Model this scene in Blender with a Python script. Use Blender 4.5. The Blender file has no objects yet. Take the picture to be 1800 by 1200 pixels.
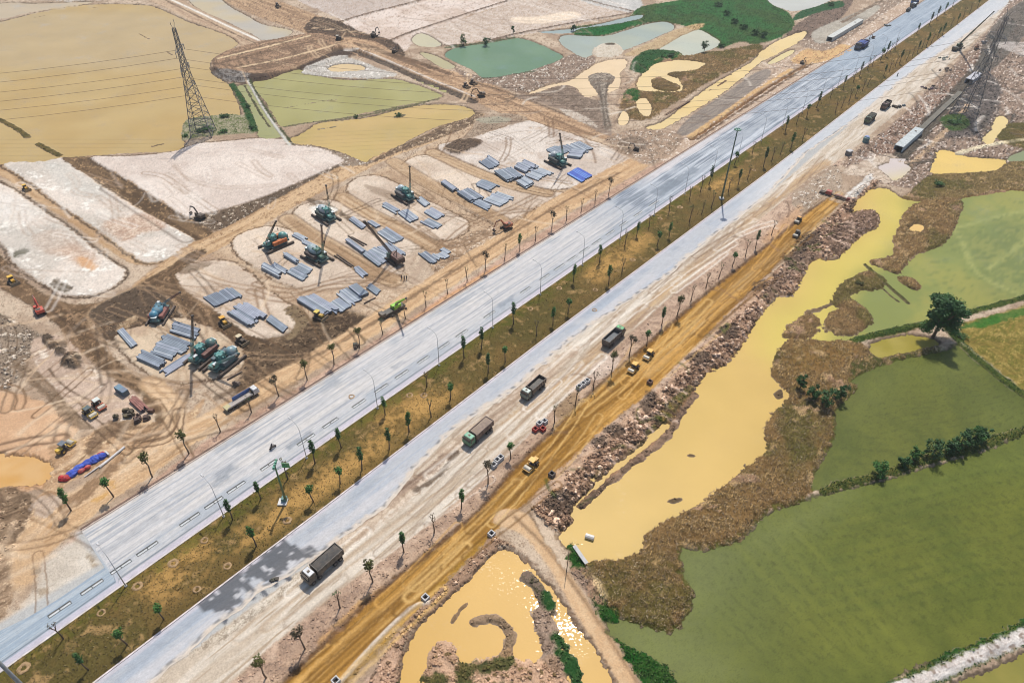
import bpy, bmesh, math, random
import numpy as np
from mathutils import Vector, Matrix, Euler
random.seed(7)
rng = np.random.default_rng(11)
scene = bpy.context.scene
C = scene.collection

# ------------------------------------------------------------------ camera
F_PX, PITCH, ROLL, CAM_H = 1220.0, 40.2, 1.2, 125.0       # drone camera, 24 mm equivalent, looking down 40 degrees
_p, _r = math.radians(PITCH), math.radians(ROLL)
FWD = np.array([0, math.cos(_p), -math.sin(_p)])
_R0 = np.array([1.0, 0, 0]); _U0 = np.cross(_R0, FWD)
RIGHT = _R0 * math.cos(_r) + _U0 * math.sin(_r)
UP = -_R0 * math.sin(_r) + _U0 * math.cos(_r)
cam = bpy.data.cameras.new('camera'); camo = bpy.data.objects.new('camera', cam); C.objects.link(camo)
cam.sensor_width = 36.0; cam.lens = 36.0 * F_PX / 1800.0; cam.clip_start = 1.0; cam.clip_end = 30000
M = Matrix(((RIGHT[0], UP[0], -FWD[0], 0), (RIGHT[1], UP[1], -FWD[1], 0), (RIGHT[2], UP[2], -FWD[2], CAM_H), (0, 0, 0, 1)))
camo.matrix_world = M
scene.camera = camo

# ------------------------------------------------------------------ light
SUN_EL, SUN_AZ = 60.2, 9.5                                  # azimuth measured from +Y towards +X: the sun stands ahead of the camera
w = bpy.data.worlds.new('World'); scene.world = w; w.use_nodes = True
wn = w.node_tree.nodes; wl = w.node_tree.links
sky = wn.new('ShaderNodeTexSky'); sky.sky_type = 'NISHITA'; sky.sun_disc = False
sky.sun_elevation = math.radians(SUN_EL); sky.sun_rotation = math.radians(SUN_AZ)
sky.air_density = 1.0; sky.dust_density = 1.5; sky.ozone_density = 1.0
wl.new(sky.outputs[0], wn['Background'].inputs[0]); wn['Background'].inputs[1].default_value = 0.13
sl = bpy.data.lights.new('sun', 'SUN'); so = bpy.data.objects.new('sun', sl); C.objects.link(so)
sl.energy = 3.75; sl.angle = math.radians(0.53); sl.color = (1.0, 0.955, 0.89)
_d = Vector((math.sin(math.radians(SUN_AZ)) * math.cos(math.radians(SUN_EL)), math.cos(math.radians(SUN_AZ)) * math.cos(math.radians(SUN_EL)), math.sin(math.radians(SUN_EL))))
so.rotation_euler = _d.to_track_quat('Z', 'Y').to_euler()
so.location = (0, 0, 300)
vs = scene.view_settings
vs.view_transform = 'Standard'; vs.look = 'None'; vs.exposure = 0.16; vs.gamma = 1.0; vs.use_curve_mapping = False
scene.render.engine = 'CYCLES'
scene.cycles.max_bounces = 5; scene.cycles.diffuse_bounces = 2; scene.cycles.glossy_bounces = 2
scene.cycles.sample_clamp_indirect = 6.0; scene.cycles.filter_width = 1.0

# ------------------------------------------------------------------ helpers: photo point -> place on the ground
def at(x, y, z=0.0):
    x = np.asarray(x, float); y = np.asarray(y, float)
    d = ((x - 900) / F_PX)[..., None] * RIGHT + (-(y - 600) / F_PX)[..., None] * UP + FWD
    t = (z - CAM_H) / d[..., 2]
    return d[..., :2] * t[..., None]
def lin(c):
    c = np.asarray(c, float) / 255.0
    return np.where(c <= 0.04045, c / 12.92, ((c + 0.055) / 1.055) ** 2.4)
KEXP = 1.28
def alb(c):                                                # a colour as it shows under this noon light -> the surface's own colour
    return np.clip(lin(c) / KEXP, 0.003, 0.85)

def sm(a, b, x):
    t = np.clip((x - a) / (b - a), 0, 1); return t * t * (3 - 2 * t)
_perm = rng.permutation(256); _perm = np.concatenate([_perm, _perm]).astype(np.int32)
_ga = rng.random(256) * 2 * np.pi; _GX = np.cos(_ga).astype(np.float32); _GY = np.sin(_ga).astype(np.float32)
def gnoise(x, y, seed=0):
    x = x + seed * 17.31; y = y + seed * 9.77
    xi = np.floor(x); yi = np.floor(y); xf = (x - xi).astype(np.float32); yf = (y - yi).astype(np.float32)
    xi = xi.astype(np.int32) & 255; yi = yi.astype(np.int32) & 255
    u = xf * xf * (3 - 2 * xf); v = yf * yf * (3 - 2 * yf)
    a = _perm[xi]; b = _perm[xi + 1]
    def g(h, dx, dy):
        return _GX[h] * dx + _GY[h] * dy
    n00 = g(_perm[a + yi], xf, yf); n10 = g(_perm[b + yi], xf - 1, yf)
    n01 = g(_perm[a + yi + 1], xf, yf - 1); n11 = g(_perm[b + yi + 1], xf - 1, yf - 1)
    return ((n00 * (1 - u) + n10 * u) * (1 - v) + (n01 * (1 - u) + n11 * u) * v) * 1.6
def fbm(x, y, wl_, octv=3, seed=0, gain=0.55):
    s = 0; a = 1.0; t = 0
    for i in range(octv):
        s = s + a * gnoise(x / wl_, y / wl_, seed + i * 3); t += a; a *= gain; wl_ *= 0.5
    return s / t

def catmull(P, closed=True, n=3):
    P = np.asarray(P, float); m = len(P); out = []
    rngi = range(m) if closed else range(m - 1)
    for i in rngi:
        if closed:
            p0, p1, p2, p3 = P[i - 1], P[i], P[(i + 1) % m], P[(i + 2) % m]
        else:
            p0, p1, p2, p3 = P[max(i - 1, 0)], P[i], P[i + 1], P[min(i + 2, m - 1)]
        for k in range(n):
            t = k / n
            out.append(0.5 * ((2 * p1) + (-p0 + p2) * t + (2 * p0 - 5 * p1 + 4 * p2 - p3) * t * t + (-p0 + 3 * p1 - 3 * p2 + p3) * t ** 3))
    if not closed: out.append(P[-1])
    return np.array(out)

# ------------------------------------------------------------------ the ground sheet: a grid that is finer near the camera
def y_of_px(py):
    a = _p + math.atan((py - 600) / F_PX)
    return CAM_H / math.tan(a)
STEP = 1.5
_rows = [y_of_px(v) for v in np.arange(1300, -50, -STEP)]
_near = list(np.linspace(-70, _rows[0], 12)[:-1])
_far = [_rows[-1] * k for k in (1.05, 1.12, 1.25, 1.45, 1.8, 2.4, 3.5, 6, 11)]
ROWS = np.array(_near + _rows + _far)
_cu = np.arange(-975, 975.1, STEP)
COLS = np.concatenate([np.array([-3000, -2000, -1500, -1250, -1120, -1060]), _cu, np.array([1060, 1120, 1250, 1500, 2000, 3000])])
NR, NC = len(ROWS), len(COLS)
_dep = np.maximum(ROWS * math.cos(_p) + CAM_H * math.sin(_p), 95.0) / F_PX
GX = (COLS[None, :] * _dep[:, None]).astype(np.float32).ravel()
GY = np.repeat(ROWS.astype(np.float32), NC)
N = NR * NC
PTS = np.stack([GX, GY], 1)
RDIR = at(1350, 303) - at(560, 900); RDIR = RDIR / np.linalg.norm(RDIR)       # the way the two carriageways run
RNRM = np.array([RDIR[1], -RDIR[0]])                                            # to the right of it
GU = GX * RDIR[0] + GY * RDIR[1]; GV = GX * RNRM[0] + GY * RNRM[1]
n25 = fbm(GX, GY, 26, 2, 1); n8 = fbm(GX, GY, 9, 3, 5); n3 = fbm(GX, GY, 3.2, 2, 9); n1 = fbm(GX, GY, 1.2, 2, 13)
wv = rng.standard_normal(N).astype(np.float32)             # grain of the single clod
nS = fbm(GU / 14 + n25 * 0.4, GV / 0.9 + n8 * 0.35, 1, 3, 21); nS2 = fbm(GU / 30, GV / 2.2 + n25 * 0.6, 1, 2, 27)
nR = 1 - np.abs(fbm(GX + 2.0 * n3, GY + 2.0 * n8, 5.0, 2, 33)) * 3.0            # ridges: clods, ruts
wx = GX + 6 * n25 + 1.5 * n3; wy = GY + 6 * n8
nT = fbm((wx * 0.94 + wy * 0.34) / 10, (-wx * 0.34 + wy * 0.94) / 1.3, 1, 2, 41)
NOI = {'25': n25, '8': n8, '3': n3, '1': n1, 'S': nS, 'S2': nS2, 'R': nR, 'T': nT, 'g': wv * 0.3,
       'mix': 0.55 * n8 + 0.4 * n3 + 0.3 * n1, 'fine': 0.5 * n3 + 0.55 * n1 + 0.12 * wv, 'patch': 0.8 * n25 + 0.5 * n8 + 0.25 * n3,
       'rub': 0.5 * n3 + 0.5 * n1 + 0.25 * wv + 0.3 * n8}
EN = 0.5 * n8 + 0.55 * n3 + 0.6 * n1 + 0.10 * wv                     # wobble of every edge

COL = np.zeros((N, 3), np.float32); HGT = np.zeros(N, np.float32); RGH = np.full(N, 0.10, np.float32)
ZON = np.zeros(N, np.int16); ZNAMES = ['ground']
WCOL = np.zeros((N, 3), np.float32); WSD = np.full(N, 1e3, np.float32); WID = np.full(N, -1, np.int16); PONDS = []
WLEV = -0.35

def poly_sdf(P, V):
    d2 = np.full(len(P), 1e12, np.float32); ins = np.zeros(len(P), bool)
    x = P[:, 0]; y = P[:, 1]; m = len(V)
    for i in range(m):
        ax, ay = V[i]; bx, by = V[(i + 1) % m]; ex, ey = bx - ax, by - ay
        L2 = ex * ex + ey * ey
        if L2 < 1e-9: continue
        px = x - ax; py = y - ay
        t = np.clip((px * ex + py * ey) / L2, 0, 1)
        px = px - t * ex; py = py - t * ey
        np.minimum(d2, px * px + py * py, out=d2)
        if ey != 0:
            c = (ay > y) != (by > y)
            ins ^= c & (x < ex * (y - ay) / ey + ax)
    d = np.sqrt(d2); d[ins] *= -1
    return d
def line_d(P, V):
    d2 = np.full(len(P), 1e12, np.float32); x = P[:, 0]; y = P[:, 1]
    for i in range(len(V) - 1):
        ax, ay = V[i]; ex, ey = V[i + 1][0] - ax, V[i + 1][1] - ay; L2 = ex * ex + ey * ey
        if L2 < 1e-9: continue
        px = x - ax; py = y - ay; t = np.clip((px * ex + py * ey) / L2, 0, 1)
        px = px - t * ex; py = py - t * ey
        np.minimum(d2, px * px + py * py, out=d2)
    return np.sqrt(d2)
def near(V, m):
    lo = V.min(0) - m; hi = V.max(0) + m
    return np.nonzero((GX > lo[0]) & (GX < hi[0]) & (GY > lo[1]) & (GY < hi[1]))[0]
def znum(name):
    if name not in ZNAMES: ZNAMES.append(name)
    return ZNAMES.index(name)
def blend(i, m, c, c2=None, n='mix', lo=-0.25, hi=0.25, c3=None, n3_='fine', lo3=0.15, hi3=0.4, loc=None):
    nz = lambda nm: loc if nm == 'D' else NOI[nm][i]
    col = np.repeat(alb(c)[None, :].astype(np.float32), len(i), 0)
    if c2 is not None:
        k = sm(lo, hi, nz(n))[:, None]; col = col * (1 - k) + alb(c2).astype(np.float32) * k
    if c3 is not None:
        k = sm(lo3, hi3, nz(n3_))[:, None]; col = col * (1 - k) + alb(c3).astype(np.float32) * k
    COL[i] = COL[i] * (1 - m[:, None]) + col * m[:, None]
def geom(pts, line, smooth):
    P = np.array(pts, float)
    if smooth and len(P) > 2: P = catmull(P, not line, 3 if len(P) < 25 else 2)
    return at(P[:, 0], P[:, 1])
def paint(pts, c, c2=None, n='mix', soft=0.45, edge=0.8, op=1.0, zone=None, rough=None, h=None, slope=0.6, mode=None, line=0.0, smooth=True, rim=None, rimw=0.8, grow=0.0, **kw):
    """lay one kind of earth over an area (or along a line of width `line` metres)"""
    V = geom(pts, line > 0, smooth)
    i = near(V, line + 3 + 2 * edge + soft + (rimw * 2 if rim else 0)); P = PTS[i]
    d = (line_d(P, V) - line / 2) if line > 0 else poly_sdf(P, V)
    d = d + edge * EN[i] * 1.3 - grow
    if rim is not None:                                    # the low berm round a plot
        b = np.exp(-((d - rimw * 0.9) / (rimw * 0.5)) ** 2) * 0.95
        blend(i, b, rim)
        b = np.exp(-((d + rimw * 0.7) / (rimw * 0.5)) ** 2) * 0.55; blend(i, b, (234, 222, 206))
    m = sm(soft, -soft, d) * op
    k = m > 0.002; i = i[k]; m = m[k]; d = d[k]
    if c is not None:
        loc = None
        if n == 'D' or kw.get('n3_') == 'D':              # marks that run along the edge or the centre line: wheel streaks
            x_, y_ = GX[i], GY[i]; loc = 0.7 * gnoise(d / 0.6 + n8[i] * 0.8, (x_ + y_) / 26, 3) + 0.6 * gnoise(d / 1.7 + n25[i], (x_ - y_) / 45, 7) + 0.25 * n1[i]
        blend(i, m, c, c2, n, loc=loc, **kw)
    if rough is not None: RGH[i] = RGH[i] * (1 - m) + rough * m
    if h is not None:
        if mode == 'max': HGT[i] = np.maximum(HGT[i], WLEV + np.clip(-d * slope, -0.4, h))
        elif mode == 'dig': HGT[i] = np.minimum(HGT[i], np.clip(d * slope, h, 0.0))
        else: HGT[i] = HGT[i] * (1 - m) + h * m
    if zone is not None: ZON[i[m > 0.5 * op]] = znum(zone)
    if mode == 'max': WSD[i] = np.maximum(WSD[i], np.where(d < 0, -d, -1e3))
def pond(name, pts, c, c2=None, n='25', edge=0.9, smooth=True, shore=(120, 100, 75), lo=-0.3, hi=0.3, bank=1.2):
    V = geom(pts, False, smooth); i = near(V, 5); d = poly_sdf(PTS[i], V) + edge * 1.25 * EN[i]
    k = d < 3; i = i[k]; d = d[k]
    b = sm(bank, 0.1, d + 0.5 * n1[i]) * sm(-1.2, -0.1, d)
    blend(i, b * 0.8, shore, tuple(0.68 * v for v in shore), 'rub')
    HGT[i] = np.minimum(HGT[i], np.clip(WLEV + d * 0.45, -1.6, 1.5))
    RGH[i] = RGH[i] * sm(-1.0, 1.5, d)
    q = (d < 2.6) & (d < WSD[i]); j = i[q]; dd = d[q]
    PONDS.append(name); WID[j] = len(PONDS) - 1
    WSD[j] = np.minimum(WSD[j], dd)
    col = np.repeat(alb(c)[None].astype(np.float32), len(j), 0)
    if c2 is not None:
        kk = sm(lo, hi, NOI[n][j])[:, None]; col = col * (1 - kk) + alb(c2).astype(np.float32) * kk
    WCOL[j] = col
def tint(pts, c, op=1.0, soft=4.0, edge=1.0, c2=None, n='mix', lo=-0.25, hi=0.25, line=0.0):
    """the colour of the water itself changes across a pond"""
    V = geom(pts, line > 0, True); i = near(V, soft + line + 3)
    d = ((line_d(PTS[i], V) - line / 2) if line > 0 else poly_sdf(PTS[i], V)) + edge * EN[i]
    m = (sm(soft, -soft, d) * op)[:, None]
    col = np.repeat(alb(c)[None].astype(np.float32), len(i), 0)
    if c2 is not None:
        kk = sm(lo, hi, NOI[n][i])[:, None]; col = col * (1 - kk) + alb(c2).astype(np.float32) * kk
    WCOL[i] = WCOL[i] * (1 - m) + col * m
def tracks(pts, c=(105, 80, 55), gauge=2.2, wd=0.6, op=0.6, edge=0.5):
    """a pair of wheel ruts"""
    V = geom(pts, True, True); i = near(V, gauge + 3); d = line_d(PTS[i], V) + edge * EN[i] * 0.6
    m = np.exp(-((d - gauge / 2) / (wd / 1.6)) ** 2) * op
    k = m > 0.01; i = i[k]; m = m[k]
    blend(i, m, c); HGT[i] -= 0.10 * m

def scribble(region, n, c, wd=(0.4, 0.9), L=(8, 30), ang=None, spread=0.5, op=(0.3, 0.7), gauge=True, seed=1, bend=0.5):
    """many separate wheel and blade marks inside an area"""
    V = geom(region, False, False); rr = np.random.default_rng(seed); lo, hi = V.min(0), V.max(0); done = 0; tries = 0
    while done < n and tries < n * 12:
        tries += 1; p = rr.uniform(lo, hi)
        if poly_sdf(p[None].astype(np.float32), V)[0] > 0: continue
        a = rr.uniform(0, 6.28) if ang is None else ang + rr.normal(0, spread); l = rr.uniform(*L); q = [p]; b = rr.normal(0, bend) * 0.3
        for _ in range(5): a += b; p = p + l / 5 * np.array([math.cos(a), math.sin(a)]); q.append(p)
        q = catmull(q, False, 2); i = near(q, 3); d = line_d(PTS[i], q) + 0.25 * EN[i]; w_ = rr.uniform(*wd); g_ = 1.0 if gauge and rr.random() < .7 else 0.0
        m = np.exp(-((d - g_) / w_) ** 2) * rr.uniform(*op); k = m > 0.02; i = i[k]; m = m[k]
        cc = c[rr.integers(len(c))]; blend(i, m, cc); HGT[i] -= 0.06 * m; done += 1
# ================================================================== what lies where (points are read off the photograph and dropped on the ground)
SAND = (224, 207, 190); SAND2 = (206, 188, 170); SANDW = (236, 226, 212); WET = (196, 188, 174); TAN = (206, 170, 126); TAN2 = (186, 148, 104)
BRN = (124, 99, 70); BRN2 = (100, 78, 54); MUD = (96, 80, 64); PINK = (204, 170, 142); PINK2 = (178, 146, 120); CLAY = (214, 176, 138)
# base: bare trodden earth everywhere
i = np.arange(N)
blend(i, np.ones(N, np.float32), (205, 180, 152), (180, 152, 124), 'patch', c3=(160, 134, 108), n3_='rub', lo3=0.1, hi3=0.4)
RGH[:] = 0.16
# ---- far left and top plots
paint([(440, -70), (600, 35), (700, 10), (800, -30), (760, -90)], (206, 188, 174), (186, 164, 146), 'rub', rough=0.12)
paint([(600, 42), (700, 92), (735, 68), (830, 25), (930, -10), (860, -70), (740, 0)], (226, 206, 190), (212, 188, 168), 'patch', c3=(186, 160, 140), n3_='rub', lo3=0.2, hi3=0.5, rough=0.08, zone='sand_plot')
paint([(750, 55), (770, 80), (850, 72), (930, 60), (1000, 45), (1120, 20), (1080, -10), (960, -40), (900, 2), (830, 28)], (216, 196, 178), (188, 164, 142), 'rub', rough=0.14, zone='sand_plot.001')
paint([(900, -60), (1000, -5), (1110, 22), (1125, -5), (1050, -70)], (208, 200, 190), (192, 186, 178), 'patch')
paint([(905, 30), (945, 30), (1000, 20), (1020, 30), (950, 42), (900, 38)], (232, 208, 180), soft=1.5)
for pl, wd in (([(595, 40), (660, 21), (745, 0), (800, -20)], 2.4), ([(682, 74), (720, 58), (765, 43), (835, 20), (905, -2)], 2.2), ([(1000, -8), (1060, 8), (1118, 22)], 2.0),
               ([(440, -5), (500, 16), (560, 34), (600, 42)], 3.0), ([(745, 82), (830, 78), (900, 62), (985, 45), (1120, 22)], 2.2)):
    paint(pl, (112, 92, 74), (142, 118, 96), 'fine', line=wd, rough=0.3, h=0.5, edge=0.5)
# left road of the top corner
paint([(240, -30), (300, -8), (350, 16), (455, 70), (470, 88), (420, 84), (385, 58), (330, 34), (270, 4), (200, -20)], (202, 172, 138), (178, 146, 116), 'D', zone='dirt_road', rough=0.08)
paint([(292, -4), (345, 20), (400, 46), (455, 71)], (232, 222, 206), line=1.8, edge=0.3, soft=0.5)
paint([(285, -2), (340, 25), (395, 52), (448, 76)], (112, 90, 66), line=1.0, edge=0.4, soft=0.6)
paint([(-60, -10), (60, 0), (150, 2), (240, -8), (240, -40), (-60, -60)], (206, 192, 176), (150, 128, 106), 'rub')
# the muddy crossing at the top
paint([(400, -30), (470, -5), (560, 28), (610, 50), (640, 78), (600, 84), (545, 62), (500, 46), (430, 20), (360, -20)], (200, 164, 124), (170, 136, 102), 'D', c3=(128, 102, 78), zone='dirt_road', rough=0.1)
paint([(555, 30), (600, 40), (640, 58), (690, 72), (712, 96), (690, 104), (640, 96), (590, 88), (560, 68), (535, 52)], (104, 84, 66), (78, 63, 50), 'fine', c3=(136, 112, 88), rough=0.3)
paint([(372, 112), (385, 96), (430, 82), (500, 68), (560, 60), (610, 74), (640, 94), (600, 104), (540, 122), (470, 138), (400, 138)], (178, 142, 108), (138, 110, 84), 'D', c3=(108, 86, 66), zone='dirt_road', rough=0.14, h=0.9)
for pl, c, wd in (([(385, 106), (460, 88), (545, 66)], (226, 196, 152), 1.8), ([(382, 116), (470, 94), (560, 74)], (120, 94, 70), 1.4), ([(420, 122), (500, 106), (590, 82)], (228, 196, 152), 1.6),
                  ([(450, 126), (520, 108), (605, 84)], (130, 102, 76), 1.0)):
    paint(pl, c, line=wd, edge=0.4, soft=0.6)
paint([(372, 118), (400, 128), (470, 132), (530, 118), (590, 92), (630, 92), (600, 106), (540, 128), (470, 146), (410, 146), (375, 132)], (104, 84, 68), (80, 64, 52), 'fine', rough=0.25, soft=1.0)
paint([(368, 128), (400, 124), (440, 134), (430, 144), (395, 142)], (150, 140, 130), (96, 84, 74), 'rub', rough=0.3)
# the road that runs from the crossing down to the carriageway
paint([(600, 66), (660, 74), (700, 96), (770, 118), (850, 142), (950, 186), (1030, 216), (1100, 246), (1130, 280), (1040, 256), (960, 230), (890, 204), (820, 172), (740, 140), (680, 114), (610, 92)],
      (206, 168, 128), (176, 140, 104), 'D', zone='dirt_road', rough=0.08, c3=(138, 108, 80))
paint([(590, 90), (625, 92), (680, 112), (745, 142), (800, 164), (832, 178)], (92, 78, 66), (118, 100, 82), 'fine', line=5.0, rough=0.2, h=-0.5, edge=0.5)
paint([(605, 88), (640, 90), (700, 114), (760, 140), (835, 170)], (226, 214, 200), line=0.9, edge=0.2, soft=0.5)
paint([(690, 96), (740, 112), (790, 130)], (110, 86, 64), (140, 110, 84), line=4, rough=0.2)
paint([(880, 172), (960, 204), (1060, 246)], (140, 110, 82), line=1.2, edge=0.6, op=0.8)
paint([(820, 140), (900, 166), (980, 196), (1060, 230)], (120, 96, 74), line=1.6, edge=0.7, op=0.85, rough=0.25)
paint([(618, 76), (660, 82), (720, 108), (760, 128), (730, 118), (680, 98)], (126, 100, 76), (104, 82, 62), 'fine', op=0.8)
# rubble between the teal pond and that road
paint([(800, 120), (850, 136), (900, 128), (975, 108), (1010, 95), (1045, 100), (1040, 120), (1000, 140), (960, 150), (920, 165), (880, 152), (820, 138)], (170, 144, 122), (128, 106, 88), 'rub', c3=(212, 196, 178), rough=0.45)
paint([(905, 170), (960, 160), (1000, 142), (1020, 165), (1045, 178), (1068, 215), (1075, 240), (1040, 225), (1000, 200), (950, 182)], (170, 146, 124), (140, 118, 100), 'fine', rough=0.2)
paint([(940, 165), (985, 152), (1010, 160), (1030, 172), (1060, 182), (1060, 212), (1030, 205), (990, 184), (955, 178)], (132, 112, 94), (152, 130, 110), 'fine', rough=0.2)
paint([(985, 190), (1030, 205), (1050, 225), (1000, 205)], (220, 204, 184), (190, 170, 150), 'rub', op=0.8)
# ---- plots of the left side
paint([(-60, 300), (0, 308), (60, 350), (130, 395), (205, 448), (240, 465), (300, 462), (345, 436), (380, 415), (300, 350), (180, 280), (100, 270), (0, 285)], TAN, TAN2, 'D', rough=0.07, zone='dirt_road')
paint([(-60, 318), (0, 322), (62, 362), (120, 402), (175, 446), (212, 470), (218, 486), (200, 503), (170, 516), (138, 521), (105, 516), (78, 500), (50, 482), (20, 456), (0, 424), (-60, 400)],
      SAND, (206, 192, 176), 'patch', c3=SANDW, n3_='mix', lo3=0.1, hi3=0.35, zone='sand_plot.002', rough=0.08, h=0.25, rim=(84, 64, 46), rimw=0.9)
paint([(60, 415), (105, 405), (130, 425), (175, 455), (150, 470), (110, 450), (70, 440)], (198, 160, 130), (214, 184, 158), 'rub', op=0.8, soft=2)
paint([(135, 455), (150, 453), (172, 470), (165, 478), (145, 470)], (216, 168, 120), soft=0.8)
paint([(88, 500), (100, 490), (112, 495), (128, 505), (115, 515), (95, 508)], (110, 96, 76), (140, 122, 100), 'fine')
paint([(22, 446), (46, 437), (50, 445), (28, 454)], (104, 98, 74), soft=0.5)
paint([(-10, 340), (40, 352), (60, 380), (30, 395), (-10, 385)], (238, 228, 216), (220, 206, 190), 'rub', op=0.8, soft=2)
paint([(60, 405), (100, 396), (130, 425), (70, 445), (20, 440), (-10, 400)], (196, 186, 172), op=0.5, soft=4)
paint([(2, 286), (60, 278), (105, 276), (135, 296), (180, 328), (255, 375), (322, 408), (342, 424), (334, 438), (308, 450), (276, 461), (252, 460), (232, 448), (180, 410), (115, 366), (55, 322)],
      SAND, (204, 190, 174), 'patch', c3=SANDW, n3_='mix', lo3=0.15, hi3=0.4, zone='sand_plot.003', rough=0.08, h=0.25, rim=(88, 68, 50), rimw=0.9)
paint([(180, 395), (225, 380), (262, 378), (290, 400), (250, 412), (215, 424)], (190, 150, 120), (214, 186, 160), 'rub', op=0.85, soft=1.5)
paint([(120, 290), (175, 330), (200, 350), (150, 352), (95, 320), (80, 290)], (200, 194, 182), op=0.6, soft=4)
paint([(112, 282), (130, 276), (160, 276), (185, 292), (250, 335), (330, 384), (372, 408), (362, 424), (340, 418), (262, 374), (190, 328)], (134, 106, 74), BRN2, 'D', c3=(176, 140, 96), lo3=0.2, zone='dirt_road', rough=0.08, h=-0.15)
paint([(160, 278), (215, 276), (300, 268), (345, 254), (400, 249), (470, 243), (540, 254), (590, 268), (606, 280), (585, 298), (512, 330), (445, 352), (375, 374), (336, 383), (300, 364), (225, 316)],
      (226, 208, 192), (212, 192, 176), 'patch', c3=(230, 214, 198), n3_='mix', lo3=0.2, hi3=0.6, zone='sand_plot.004', rough=0.07, h=0.25, rim=(92, 72, 54), rimw=0.9)
paint([(336, 386), (360, 376), (420, 362), (470, 344), (540, 314), (590, 292), (620, 282), (640, 286), (600, 310), (540, 340), (480, 366), (420, 390), (385, 406), (360, 400)], (124, 102, 80), (96, 78, 60), 'rub', c3=(196, 176, 152), rough=0.3, soft=1.0)
paint([(460, 350), (500, 335), (545, 318), (560, 325), (520, 345), (480, 360)], (106, 88, 70), op=0.7)
tracks([(255, 305), (290, 312), (330, 340), (380, 372)], (176, 150, 124), 2.4, 0.5, 0.7)
tracks([(190, 330), (260, 376), (330, 420)], (92, 70, 48), 5, 0.9, 0.5)
# the long site road from the tower to the lower left
paint([(840, 196), (850, 212), (800, 236), (740, 258), (690, 276), (640, 300), (580, 330), (520, 362), (460, 398), (410, 425), (360, 452), (310, 482), (265, 512), (225, 545), (190, 560), (180, 545), (222, 512),
       (262, 478), (310, 446), (345, 424), (400, 398), (460, 366), (530, 326), (600, 292), (660, 272), (720, 250), (790, 214)], (212, 176, 132), (186, 148, 104), 'D', c3=(156, 122, 86), zone='dirt_road', rough=0.08)
# site ground
paint([(310, 485), (420, 425), (600, 330), (720, 275), (840, 215), (960, 225), (1080, 250), (1150, 285), (1040, 342), (880, 430), (700, 530), (590, 592), (470, 650), (400, 680), (430, 620), (380, 570)], (208, 178, 144), (188, 156, 122), 'patch', c3=(160, 130, 100), n3_='rub', rough=0.13)
E = (222, 200, 176); E2 = (204, 180, 156)
def plot(z, pts, c=E, c2=E2, **k): paint(pts, c, c2, 'patch', c3=(192, 164, 136), n3_='mix', lo3=0.15, hi3=0.6, zone=z, rough=0.07, h=0.2, rim=(100, 76, 54), rimw=0.65, **k)
plot('sand_plot.005', [(411, 428), (416, 417), (430, 409), (462, 400), (492, 400), (520, 410), (545, 423), (590, 449), (630, 476), (640, 492), (600, 508), (540, 510), (480, 490), (446, 466), (418, 446)])
paint([(450, 488), (520, 508), (600, 505), (650, 490), (720, 505), (730, 522), (690, 542), (600, 550), (530, 540), (480, 515)], (212, 186, 156), (194, 164, 132), 'D', c3=(172, 142, 112), edge=2.0, soft=2.5, rough=0.12)
plot('sand_plot.006', [(518, 379), (522, 368), (536, 359), (570, 352), (602, 357), (626, 370), (652, 386), (705, 411), (738, 428), (730, 452), (712, 476), (688, 484), (660, 472), (626, 452), (572, 421), (526, 394)])
paint([(735, 436), (790, 455), (805, 476), (755, 508), (712, 502), (706, 480)], (208, 184, 156), (186, 160, 134), 'D', edge=2.0, soft=2.5, rough=0.12)
plot('sand_plot.007', [(612, 336), (615, 325), (628, 314), (658, 309), (690, 319), (730, 343), (800, 377), (822, 392), (812, 412), (768, 422), (706, 394), (650, 366), (619, 347)])
plot('sand_plot.008', [(706, 300), (722, 280), (752, 274), (800, 288), (880, 318), (950, 336), (990, 345), (900, 398), (838, 378), (770, 338)])
plot('sand_plot.009', [(770, 262), (812, 246), (880, 226), (920, 212), (960, 222), (1050, 252), (1130, 288), (1030, 326), (950, 330), (850, 298)], (222, 206, 190), (204, 184, 166))
plot('sand_plot.010', [(296, 488), (312, 470), (350, 462), (388, 458), (425, 470), (470, 512), (525, 548), (518, 580), (470, 596), (430, 590), (382, 552), (330, 518)])
paint([(310, 475), (345, 462), (375, 462), (350, 476), (320, 484)], (140, 116, 90), op=0.8)
paint([(540, 348), (575, 358), (610, 378), (660, 400), (640, 402), (590, 378), (550, 364)], (118, 96, 74), (96, 78, 60), 'fine', op=0.85, rough=0.2)
paint([(545, 368), (560, 360), (590, 368), (585, 374), (555, 378)], SANDW)
paint([(640, 325), (690, 338), (730, 360), (700, 356), (655, 340)], (176, 152, 126), 'rub' and (150, 126, 102), 'rub', op=0.7)
for pl in ([(506, 384), (548, 414), (600, 444), (650, 476), (692, 494)], [(602, 346), (650, 376), (704, 402), (764, 434)], [(692, 284), (745, 318), (820, 356), (880, 388)], [(760, 268), (830, 300), (900, 326), (960, 340)]):
    paint(pl, (204, 172, 134), (180, 146, 108), 'D', line=6.0, edge=0.4, zone='dirt_road', rough=0.07)
    tracks(pl, (132, 102, 72), 6.4, 0.6, 0.7); tracks(pl, (170, 134, 94), 2.4, 0.6, 0.5)
paint([(755, 450), (800, 425), (850, 400), (905, 385), (950, 360), (920, 395), (860, 430), (800, 470), (765, 480)], (188, 156, 122), (150, 122, 94), 'T', c3=(214, 192, 166), rough=0.2)
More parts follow.
